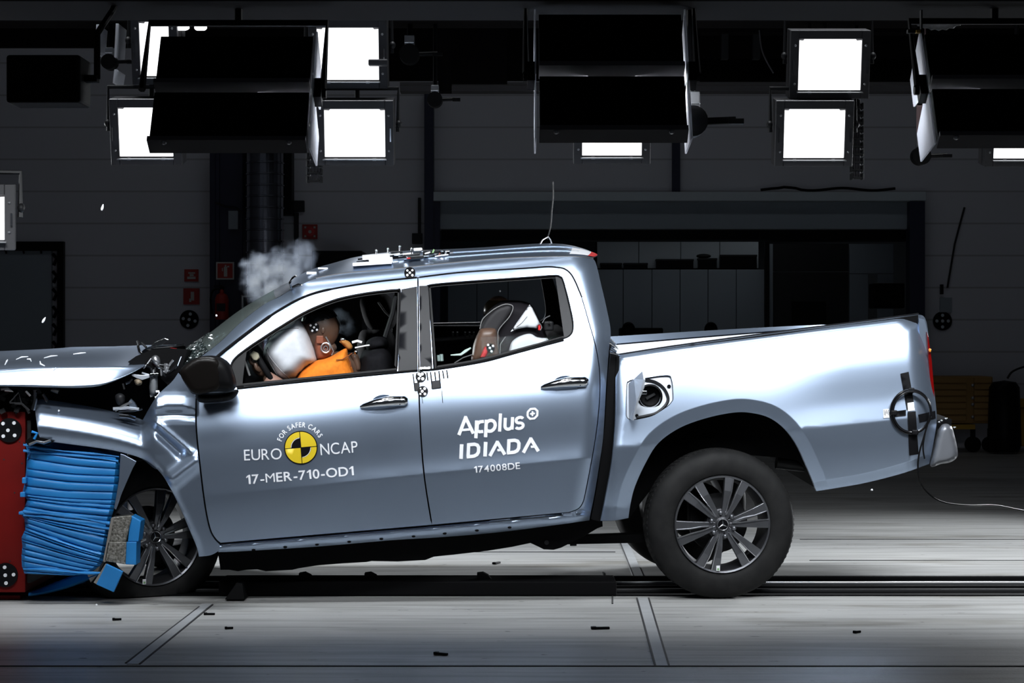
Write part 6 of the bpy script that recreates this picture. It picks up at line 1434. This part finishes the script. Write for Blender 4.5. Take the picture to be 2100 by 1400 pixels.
# ------------------------------------------------------------------ cabin contents
def cabin_seat(name_label, poly_back, w, head, wid=0.22):
    """front seat: backrest, headrest, cushion"""
    s = inflate('front_seat', poly_back, w, wid, M['seat'], truck, rim=26, step=9)
    inflate('headrest', head, w, wid * 0.55, M['seat'], s, rim=18, step=8); return s
cabin_seat('driver', [(738, 735), (760, 715), (790, 712), (806, 740), (812, 800), (800, 960), (770, 1000), (730, 990), (728, 860)], 0.5, [(752, 700), (770, 690), (792, 694), (796, 712), (770, 722), (752, 716)])
cabin_seat('passenger', [(735, 690), (760, 676), (800, 676), (815, 720), (816, 800), (800, 960), (760, 990), (730, 960), (728, 800)], 1.38, [(738, 620), (752, 604), (784, 600), (806, 616), (814, 650), (806, 672), (780, 680), (752, 668)], 0.26)
ext('seat_cushion', [(640, 900), (760, 890), (800, 960), (790, 1010), (640, 1000), (620, 950)], 0.28, 0.74, M['seat'], bevel=0.03); ext('seat_cushion', [(640, 890), (760, 880), (800, 950), (790, 1000), (640, 990), (620, 940)], 1.15, 1.62, M['seat'], bevel=0.03)
tb('seat_belt', [(812, 606, 0.3), (806, 640, 0.32), (790, 690, 0.36)], 0.012, M['dark']); tb('belt_anchor', [(776, 620, 1.05), (790, 640, 1.0), (806, 655, 0.95)], 0.006, M['piping'])
ext('rear_bench', [(1080, 840), (1170, 700), (1196, 690), (1200, 960), (1000, 980), (990, 880)], 0.25, 1.65, M['seat'], bevel=0.02)
put('far_window_ledge', MB().tube([T(880, 664, 1.70), T(985, 662, 1.70)], 0.006, 6).tube([T(880, 698, 1.66), T(985, 690, 1.66)], 0.012, 6), M['piping'], truck)
ext('far_door_pocket', [(880, 668), (985, 668), (985, 750), (880, 756)], 1.66, 1.72, M['trim'])
b = MB()
for x in (929, 938, 954, 963, 972): b.box(T(x, 686, 1.62), (0.010, 0.01, 0.03))
put('switch_panel', b, mat('dull_switch', (0.10, 0.11, 0.11), 0.5), truck)
tb('light_cable', [(900, 740, 0.3), (899, 728, 0.3)], 0.008, mat('pale_clip', (0.32, 0.42, 0.4), 0.5)); tb('light_cable', [(906, 740, 0.3), (905, 726, 0.3)], 0.009, mat('pale_clip2', (0.32, 0.42, 0.4), 0.5))
# steering wheel and airbag
ctr = T(545, 748, 0.45); ax = Vector((0.86, 0, 0.5)).normalized(); u_ = Vector((0, 1, 0)); v_ = ax.cross(u_)
sw = put('steering_wheel', MB().tube([ctr + (u_ * math.cos(a) + v_ * math.sin(a)) * 0.185 for a in [2 * math.pi * k / 40 for k in range(40)]], 0.015, 10, closed=True), M['trim'], truck, smooth=True)
b = MB()
for a in (0, 2.1, 4.2): b.tube([ctr, ctr + (u_ * math.cos(a) + v_ * math.sin(a)) * 0.18], 0.012, 8)
put('wheel_spokes', b, M['trim'], sw)
AB = [(608, 656), (618, 662), (628, 674), (640, 703), (650, 735), (648, 744), (630, 755), (612, 772), (600, 778), (578, 780), (566, 772), (552, 753), (541, 733), (542, 714), (558, 688), (582, 668)]
bag = inflate('airbag', AB, 0.44, 0.19, M['bag'], truck, rim=34, step=6)
def bagw(px, py, poly=cr(AB, 5, closed=True)):
    d = min(1, dseg((px, py), poly + [poly[0]]) / 34); return 0.44 - 0.19 * math.sqrt(max(0, 1 - (1 - d) ** 2))
for ln in ([(545, 716), (556, 735), (575, 758), (594, 776)], [(556, 692), (570, 680), (590, 674), (612, 673)], [(548, 712), (551, 738), (568, 768)]):
    pts = cr(ln, 6); put('airbag_seam', MB().tube([T(p.x, p.y, bagw(p.x, p.y) - 0.0005) for p in pts], 0.0022, 5), M['bagseam'], bag, smooth=True)
# ------------------------------------------------------------------ driver dummy: one body grown on a skeleton, head, arm and hand in pose
def skin_body(name, joints, edges, parent_mx, material, parent, root=0, levels=2):
    me = bpy.data.meshes.new(name); me.from_pydata([j[0] for j in joints], edges, []); o = bpy.data.objects.new(name, me); C.objects.link(o); o.parent = parent
    sk = o.modifiers.new('skin', 'SKIN'); me.skin_vertices[0].data
    for i, j in enumerate(joints): me.skin_vertices[0].data[i].radius = (j[1], j[2] if len(j) > 2 else j[1])
    me.skin_vertices[0].data[root].use_root = True
    sk.use_smooth_shade = True; ss = o.modifiers.new('subdivision', 'SUBSURF'); ss.levels = levels; ss.render_levels = levels
    me.materials.append(material); return o
dm = empty('crash_test_dummy', label='crash test dummy driver in an orange shirt, face pressed into the white airbag', cat='dummy', matrix=TM)
L = lambda x, y, w: tuple(T(x, y, w))
J = [(L(752, 905, 0.50), 0.13, 0.15), (L(735, 850, 0.50), 0.12, 0.15), (L(708, 790, 0.50), 0.115, 0.16), (L(690, 752, 0.50), 0.09, 0.13), (L(676, 725, 0.49), 0.052), (L(668, 700, 0.48), 0.052),
     (L(700, 770, 0.32), 0.055), (L(648, 838, 0.28), 0.048), (L(576, 800, 0.30), 0.040), (L(542, 768, 0.31), 0.030),
     (L(700, 768, 0.69), 0.055), (L(640, 838, 0.72), 0.048), (L(575, 800, 0.70), 0.038), (L(540, 765, 0.66), 0.028),
     (L(660, 925, 0.40), 0.085), (L(560, 905, 0.38), 0.062), (L(500, 1020, 0.38), 0.045), (L(660, 920, 0.62), 0.085), (L(560, 905, 0.64), 0.062), (L(500, 1020, 0.62), 0.045)]
E = [(0, 1), (1, 2), (2, 3), (3, 4), (4, 5), (3, 6), (6, 7), (7, 8), (8, 9), (3, 10), (10, 11), (11, 12), (12, 13), (0, 14), (14, 15), (15, 16), (0, 17), (17, 18), (18, 19)]
body = skin_body('body', J, E, None, M['skin'], dm); WM[body] = WM[dm].copy()
# head with brow, nose, mouth, chin and ear, tipped forward into the bag
hc_ = T(657, 672, 0.47); hrot = Matrix.Rotation(R(-14), 3, 'Y')
rows = []
for j in range(25):
    ph = math.pi * j / 24; row = []
    for i in range(32):
        th = 2 * math.pi * i / 32; d = Vector((math.sin(ph) * math.cos(th), math.sin(ph) * math.sin(th), math.cos(ph)))
        r_ = Vector((d.x * 0.098, d.y * 0.078, d.z * 0.118))
        if d.x < 0:                         # face side
            fz = d.z; k = max(0, -d.x) ** 2 * max(0, 1 - abs(d.y) * 1.1)
            r_.x -= 0.020 * k * math.exp(-((fz + 0.10) / 0.16) ** 2) * math.exp(-(d.y / 0.22) ** 2) + 0.010 * k * math.exp(-((fz + 0.75) / 0.18) ** 2) + 0.006 * k * math.exp(-((fz - 0.30) / 0.12) ** 2)
            r_.x += 0.010 * k * math.exp(-((fz - 0.10) / 0.10) ** 2) * math.exp(-((abs(d.y) - 0.38) / 0.16) ** 2) + 0.006 * k * math.exp(-((fz + 0.45) / 0.06) ** 2)
        if d.z < -0.2: r_.y *= 1 - 0.25 * (-d.z - 0.2); r_.x += 0.018 * (-d.z - 0.2) * (-1 if d.x < 0 else -1)
        row.append(hc_ + hrot @ r_)
    rows.append(row)
head = put('head', MB().grid(rows, cv=True), M['skin'], dm, smooth=True, angle=180)
rows = []
for j in range(12):
    ph = math.pi * 0.40 * j / 11
    rows.append([hc_ + hrot @ Vector((math.sin(ph) * math.cos(2 * math.pi * i / 32) * 0.101 + 0.004, math.sin(ph) * math.sin(2 * math.pi * i / 32) * 0.081, math.cos(ph) * 0.122)) for i in range(32)])
put('skull_cap', MB().grid(rows, cv=True), M['gloss'], head, smooth=True, angle=180)
b = MB().ell(hc_ + hrot @ Vector((0.012, -0.077, -0.012)), (0.011, 0.006, 0.018)); put('ear', b, M['skin'], head, smooth=True)
b = MB().grid([[hc_ + hrot @ Vector((0.03 + 0.074 * math.sin(a), s * 0.06, 0.104 * math.cos(a) - 0.004)) for s in (-1, -0.5, 0, 0.5, 1)] for a in [R(10 + 8 * k) for k in range(15)]]); put('back_plate', b, mat('polished_brown', (0.05, 0.025, 0.015), 0.18), head, smooth=True)
d = disc('target', 644, 671, 0.0, 1, [], 'x', None); 
for ch in list(d.children): bpy.data.objects.remove(ch)
bpy.data.objects.remove(d)
hw = hc_.y - 0.080
mk = put('head_marker', MB().cyl(T(644, 671, hw + 0.012), T(644, 671, hw - 0.002), 11 / PXM, 24), M['vblack'], head)
for dx, dy in [(0, 0), (-7, -4), (4, -6), (-3.5, 7), (6, 5)]: put('marker_dot', MB().cyl(T(644 + dx, 671 + dy, hw - 0.002), T(644 + dx, 671 + dy, hw - 0.004), 2.4 / PXM, 10), M['white'], mk)
nk = inflate('neck', [(647, 688), (663, 688), (672, 700), (684, 722), (678, 733), (652, 738), (646, 722), (644, 706)], 0.43, 0.05, M['rust'], dm, rim=10, step=5)
b = MB().box(T(656, 696, 0.375), (0.036, 0.02, 0.040)); put('neck_block', b, M['rust'], nk, bevel=0.004)
b = MB().tube([T(668 + 9 * math.cos(a), 713 + 10 * math.sin(a), 0.365) for a in [2 * math.pi * k / 24 for k in range(24)]], 0.0045, 8, closed=True)
b.tube([T(668 + 4 * math.cos(a), 714 + 5 * math.sin(a), 0.37) for a in [2 * math.pi * k / 16 for k in range(16)]], 0.003, 6, closed=True).tube([T(668, 690, 0.37), T(676, 704, 0.37), T(684, 720, 0.37), T(680, 728, 0.37)], 0.004, 6)
put('neck_cable_ring', b, M['steel'], nk, smooth=True)
sh = inflate('orange_shirt', [(606, 790), (610, 774), (623, 757), (647, 740), (664, 736), (680, 730), (700, 718), (711, 715), (714, 729), (719, 745), (726, 768), (724, 800), (690, 850), (640, 850)], 0.36, 0.10, M['orange'], dm, rim=26, step=5)
surf = lambda a, c_: 0.27
inflate('collar_flap', [(696, 700), (706, 697), (716, 700), (723, 710), (720, 717), (712, 716), (704, 708)], 0.40, 0.02, mat('brown_cloth', (0.36, 0.15, 0.03), 0.8), sh, rim=5, step=4); inflate('sleeve_patch', [(720, 728), (732, 725), (738, 738), (741, 758), (730, 762), (724, 745)], 0.42, 0.03, M['skin'], sh, rim=6, step=4)
b = MB().tube([T(689, 738, 0.262), T(702, 737, 0.265), T(712, 731, 0.28), T(722, 724, 0.3)], 0.003, 5).tube([T(714, 733, 0.28), T(718, 742, 0.285), T(720, 752, 0.29)], 0.004, 5); put('shirt_seam', b, mat('dark_orange_fold', (0.2, 0.05, 0.01), 0.9), sh)
b = MB().ell(T(703, 696, 0.40), (0.014, 0.012, 0.012)).ell(T(730, 722, 0.36), (0.010, 0.01, 0.012)); put('shoulder_bolt', b, M['chrome'], dm, smooth=True)
put('shoulder_strap', MB().tube([T(722, 702, 0.42), T(733, 699, 0.42), T(742, 702, 0.42)], 0.007, 6).tube([T(728, 713, 0.42), T(748, 709, 0.42), T(767, 706, 0.42)], 0.004, 6), M['white'], dm, smooth=True)
# near hand on the wheel: palm, four fingers of different lengths, thumb
pa = T(530, 757, 0.31); b = MB()
dirv = (T(520, 742, 0.31) - T(540, 768, 0.31)).normalized(); sd = Vector((0, 1, 0)); up_ = dirv.cross(sd)
b.ell(pa, (0.026, 0.038, 0.042), Matrix((dirv, sd, up_)).transposed() @ Matrix.Rotation(R(90), 3, 'Y'))
for k, (o_, ln) in enumerate([(-0.028, 0.060), (-0.010, 0.072), (0.009, 0.068), (0.027, 0.054)]):
    q0 = pa + dirv * 0.030 + sd * o_; q1 = q0 + dirv * ln * 0.45 + up_ * 0.006; q2 = q1 + dirv * ln * 0.22 - up_ * ln * 0.32; q3 = q2 - dirv * ln * 0.10 - up_ * ln * 0.30
    b.tube(cr([q0, q1, q2, q3], 4), [0.0095] * 4 + [0.009] * 4 + [0.008] * 4 + [0.006], 8)
q0 = pa - sd * 0.034 - dirv * 0.008; b.tube(cr([q0, q0 - sd * 0.018 + dirv * 0.02, q0 - sd * 0.014 + dirv * 0.046 - up_ * 0.01], 4), [0.011] * 4 + [0.010] * 4 + [0.007], 8)
put('hand', b, M['skin'], dm, smooth=True, angle=180)
b = MB().tube([T(547, 774, 0.30), T(570, 792, 0.30)], [0.035, 0.043], 16); put('forearm_sleeve', b, mat('pinkish_vinyl', (0.30, 0.17, 0.13), 0.5), dm, smooth=True)
tb('dash_bracket', [(500, 735, 0.25), (506, 752, 0.25), (512, 770, 0.25)], 0.006, M['piping'], dm)
inflate('paper_tag', [(511, 727), (520, 719), (530, 724), (533, 733), (526, 741), (518, 738)], 0.24, 0.004, mat('yellowish_tag', (0.5, 0.46, 0.33), 0.7), truck, rim=4, step=5, curve=False)
inflate('crushed_pillar_trim', [(494, 770), (510, 735), (520, 745), (530, 766), (534, 786), (500, 790)], 0.55, 0.02, mat('grey_trim', (0.05, 0.05, 0.06), 0.6), truck, rim=6, step=6)
# ------------------------------------------------------------------ child seat with child dummy behind
cs_ = empty('child_seat', label='black child seat with white side panels behind the rear window', cat='child seat', matrix=TM)
inflate('shell', [(983, 690), (986, 668), (996, 645), (1010, 628), (1030, 617), (1060, 616), (1086, 622), (1100, 640), (1110, 664), (1124, 700), (1120, 760), (1060, 790), (990, 780), (1000, 730)], 0.52, 0.16, M['cseat'], cs_, rim=24, step=7)
inflate('side_wing', [(984, 690), (986, 670), (998, 650), (1016, 632), (1036, 624), (1050, 626), (1050, 638), (1036, 660), (1024, 680), (1021, 700), (1022, 740), (1000, 740)], 0.34, 0.025, mat('wing_black', (0.012, 0.011, 0.013), 0.7), cs_, rim=8, step=5)
put('edge_piping', MB().tube([T(x, y, 0.312) for x, y in [(p.x, p.y) for p in cr([(984, 674), (989, 656), (1000, 644), (1016, 632), (1034, 624), (1048, 625), (1052, 632), (1044, 650), (1024, 674), (1021, 690), (1022, 728)], 6)]], 0.0025, 6).tube([T(1025, 728, 0.34), T(1026, 706, 0.34), T(1037, 690, 0.34)], 0.0025, 6), M['piping'], cs_, smooth=True)
inflate('white_panel', [(1086, 624), (1092, 632), (1107, 663), (1101, 673), (1080, 671), (1063, 674), (1047, 680), (1062, 658)], 0.33, 0.012, M['cwhite'], cs_, rim=4, step=4, curve=False)
put('panel_stitch', MB().tube([T(1059, 670, 0.315), T(1070, 662, 0.315), T(1081, 649, 0.315)], 0.0012, 4), M['piping'], cs_)
inflate('white_base', [(1044, 721), (1046, 709), (1051, 699), (1066, 689), (1087, 684), (1103, 692), (1124, 695), (1110, 712), (1080, 722), (1050, 730)], 0.33, 0.03, M['cwhite'], cs_, rim=8, step=5)
b = MB().box(T(1106, 671, 0.33), (0.012, 0.012, 0.03)); put('red_buckle', b, M['redtape'], cs_, bevel=0.003)
put('belt_hook', MB().tube([T(1103, 665, 0.32), T(1108, 664, 0.32), T(1111, 671, 0.32), T(1108, 677, 0.32)], 0.003, 6).tube([T(1112, 662, 0.35), T(1118, 652, 0.35), T(1128, 647, 0.35)], 0.003, 6), M['steel'], cs_, smooth=True)
b = MB().box(T(1125, 668, 0.42), (0.05, 0.05, 0.05)).ell(T(1126, 663, 0.38), (0.006, 0.006, 0.006)); put('bench_latch', b, M['dark'], cs_, bevel=0.01)
ch = empty('crash_test_dummy', label='child dummy in the child seat, brown arm with red tape and round marker', cat='dummy', matrix=TM)
Jc = [(L(1060, 800, 0.55), 0.08, 0.09), (L(1050, 750, 0.55), 0.075, 0.09), (L(1036, 705, 0.55), 0.06, 0.08), (L(1026, 665, 0.55), 0.03), (L(1004, 690, 0.34), 0.040), (L(998, 745, 0.30), 0.040), (L(950, 790, 0.34), 0.025), (L(1010, 690, 0.76), 0.038), (L(990, 745, 0.78), 0.034), (L(950, 790, 0.74), 0.025), (L(980, 815, 0.5), 0.05), (L(920, 830, 0.5), 0.04), (L(980, 815, 0.62), 0.05), (L(920, 830, 0.62), 0.04)]
bc = skin_body('body', Jc, [(0, 1), (1, 2), (2, 3), (2, 4), (4, 5), (5, 6), (2, 7), (7, 8), (8, 9), (0, 10), (10, 11), (0, 12), (12, 13)], None, M['skin'], ch)
arm = inflate('upper_arm', [(981, 681), (987, 674), (1003, 672), (1017, 675), (1020, 690), (1021, 710), (1022, 734), (994, 740), (968, 742), (969, 719), (972, 702)], 0.30, 0.045, M['skin'], ch, rim=16, step=5)
put('arm_seam', MB().tube([T(983, 681, 0.275), T(1000, 687, 0.262), T(1018, 690, 0.28)], 0.0015, 5), mat('seam_dark', (0.08, 0.04, 0.03), 0.6), arm)
inflate('red_tape', [(994, 711), (1001, 710), (1004, 717), (996, 733), (984, 733), (989, 722)], 0.252, 0.003, M['redtape'], arm, rim=3, step=4, curve=False)
mk = put('arm_marker', MB().cyl(T(1006, 713, 0.256), T(1006, 713, 0.246), 9 / PXM, 20), M['vblack'], arm)
for dx, dy in [(-1.5, 0), (-5, -6), (5, -4), (2, 7)]: put('marker_dot', MB().cyl(T(1006 + dx, 713 + dy, 0.246), T(1006 + dx, 713 + dy, 0.244), 2.5 / PXM, 10), M['white'], mk)
b = MB().ell(T(1022, 640, 0.58), (0.075, 0.075, 0.085)); hd = put('head', b, M['skin'], ch, smooth=True)
b = MB().ell(T(1022, 638, 0.58), (0.08, 0.08, 0.075)); put('cap', b, mat('dark_brown_cap', (0.022, 0.016, 0.006), 0.25), hd, smooth=True)
b = MB().ell(T(948, 735, 0.34), (0.012, 0.02, 0.006)); tb('leg_bracket', [(924, 728, 0.36), (945, 727, 0.36), (955, 720, 0.36), (966, 713, 0.36)], [0.003, 0.007, 0.009, 0.004], mat('pale_green_plastic', (0.5, 0.62, 0.58), 0.4), ch); tb('leg_cable', [(932, 744, 0.30), (950, 733, 0.30), (968, 727, 0.30), (974, 726, 0.30)], 0.003, M['steel'], ch)
# ------------------------------------------------------------------ smoke
def smoke(name, blobs, y, thick, dens, label, scale=9.0):
    """soft-edged cloud: a lumpy volume whose density falls off around each puff"""
    ps = [(wp(px, py, y), r / FPX * (y + CAMD)) for px, py, r in blobs]
    xs = [p.x for p, r in ps]; zs = [p.z for p, r in ps]; rm = max(r for p, r in ps)
    c = Vector(((min(xs) + max(xs)) / 2, y, (min(zs) + max(zs)) / 2)); b = MB()
    for p, r in ps: b.ell(p, (r * 1.4, min(r, thick) * 1.4, r * 1.4), nu=20, nv=12)
    o = put(name, b, M['white'], label=label, cat='smoke', kind='stuff')
    rm_ = o.modifiers.new('merge', 'REMESH'); rm_.mode = 'VOXEL'; rm_.voxel_size = 0.02
    m = bpy.data.materials.new('smoke_volume'); m.use_nodes = True; n = m.node_tree.nodes; l = m.node_tree.links; n.remove(n['Principled BSDF'])
    tc = n.new('ShaderNodeTexCoord'); nz_ = n.new('ShaderNodeTexNoise'); nz_.inputs['Scale'].default_value = scale; nz_.inputs['Detail'].default_value = 5; nz_.inputs['Roughness'].default_value = 0.52
    l.new(tc.outputs['Object'], nz_.inputs['Vector'])
    ad = n.new('ShaderNodeVectorMath'); ad.operation = 'SCALE'; sb = n.new('ShaderNodeVectorMath'); sb.operation = 'SUBTRACT'; sb.inputs[1].default_value = (0.5, 0.5, 0.5)
    l.new(nz_.outputs['Color'], sb.inputs[0]); l.new(sb.outputs[0], ad.inputs[0]); ad.inputs['Scale'].default_value = 0.13
    wv = n.new('ShaderNodeVectorMath'); wv.operation = 'ADD'; l.new(tc.outputs['Object'], wv.inputs[0]); l.new(ad.outputs[0], wv.inputs[1])
    prev = None
    for p, r in ps:
        q = p - o.location; s1 = n.new('ShaderNodeVectorMath'); s1.operation = 'SUBTRACT'; s1.inputs[1].default_value = q; l.new(wv.outputs[0], s1.inputs[0])
        s2 = n.new('ShaderNodeVectorMath'); s2.operation = 'MULTIPLY'; s2.inputs[1].default_value = (1 / r, 1 / min(r, thick), 1 / r); l.new(s1.outputs[0], s2.inputs[0])
        ln = n.new('ShaderNodeVectorMath'); ln.operation = 'LENGTH'; l.new(s2.outputs[0], ln.inputs[0])
        mr_ = n.new('ShaderNodeMapRange'); mr_.inputs[1].default_value = 0.0; mr_.inputs[2].default_value = 1.35; mr_.inputs[3].default_value = 1; mr_.inputs[4].default_value = 0; mr_.interpolation_type = 'SMOOTHSTEP'; l.new(ln.outputs['Value'], mr_.inputs[0])
        if prev is None: prev = mr_.outputs[0]
        else:
            mx = n.new('ShaderNodeMath'); mx.operation = 'ADD'; l.new(prev, mx.inputs[0]); l.new(mr_.outputs[0], mx.inputs[1]); prev = mx.outputs[0]
    rg_ = n.new('ShaderNodeMapRange'); rg_.inputs[1].default_value = 0.30; rg_.inputs[2].default_value = 1.2; rg_.inputs[3].default_value = 0; rg_.inputs[4].default_value = 1; l.new(prev, rg_.inputs[0]); prev = rg_.outputs[0]
    tx = n.new('ShaderNodeMapRange'); tx.inputs[1].default_value = 0.40; tx.inputs[2].default_value = 0.64; tx.inputs[3].default_value = 0.0; tx.inputs[4].default_value = 1.9; l.new(nz_.outputs['Fac'], tx.inputs[0])
    m1 = n.new('ShaderNodeMath'); m1.operation = 'MULTIPLY'; l.new(prev, m1.inputs[0]); l.new(tx.outputs[0], m1.inputs[1])
    m2 = n.new('ShaderNodeMath'); m2.operation = 'MULTIPLY'; l.new(m1.outputs[0], m2.inputs[0]); m2.inputs[1].default_value = dens
    vs = n.new('ShaderNodeVolumeScatter'); vs.inputs['Color'].default_value = (0.70, 0.79, 0.97, 1); vs.inputs['Anisotropy'].default_value = 0.1; l.new(m2.outputs[0], vs.inputs['Density']); l.new(vs.outputs[0], n['Material Output'].inputs['Volume'])
    o.data.materials.clear(); o.data.materials.append(m); return o
smoke('smoke_cloud', [(622, 522, 38), (592, 542, 46), (545, 558, 50), (520, 548, 32), (560, 588, 44), (612, 560, 40), (526, 585, 38)], 1.0, 0.14, 6.5, 'grey smoke cloud rising above the windscreen', 13)
smoke('smoke_cloud', [(700, 650, 24), (712, 670, 22), (694, 675, 16)], 0.75, 0.06, 7.0, 'thin bluish smoke in the cab behind the dummy head', 14)
# ------------------------------------------------------------------ splinters in the air
for k, (px, py, y, ln, an, lb) in enumerate([(210, 425, -0.2, 13, 78, 'bright splinter in the air left of the blue column, above the wall signs'), (90, 656, -0.2, 13, 62, 'bright splinter in the air in front of the left door'),
      (1788, 1004, 0.1, 4, 80, 'tiny bright speck in the air below the bed side'), (1026, 597, 0.3, 4, 0, 'tiny bright speck inside the rear window opening'), (444, 647, -0.2, 4, 0, 'tiny bright speck in front of the fire extinguisher'),
      (136, 788, -0.05, 4, 0, 'tiny dark-edged speck before the bonnet side'), (266, 912, -0.1, 6, 20, 'bright speck in front of the crumpled front wing'), (198, 1240, -0.15, 4, 0, 'bright speck low in front of the front tyre shadow'), (121, 842, -0.1, 4, 0, 'small bright speck on the crushed wing top')]):
    p = wp(px, py, y); s = ln / 412 / 2; a = R(an); d = Vector((math.cos(a), 0.2, math.sin(a))).normalized() * s
    put('glass_splinter', MB().tube([p - d, p - d * 0.3, p + d * 0.4, p + d], [0.0035, 0.0065, 0.005, 0.002], 6), M['glassbit'], label=lb, cat='splinter', group='splinters in the air')
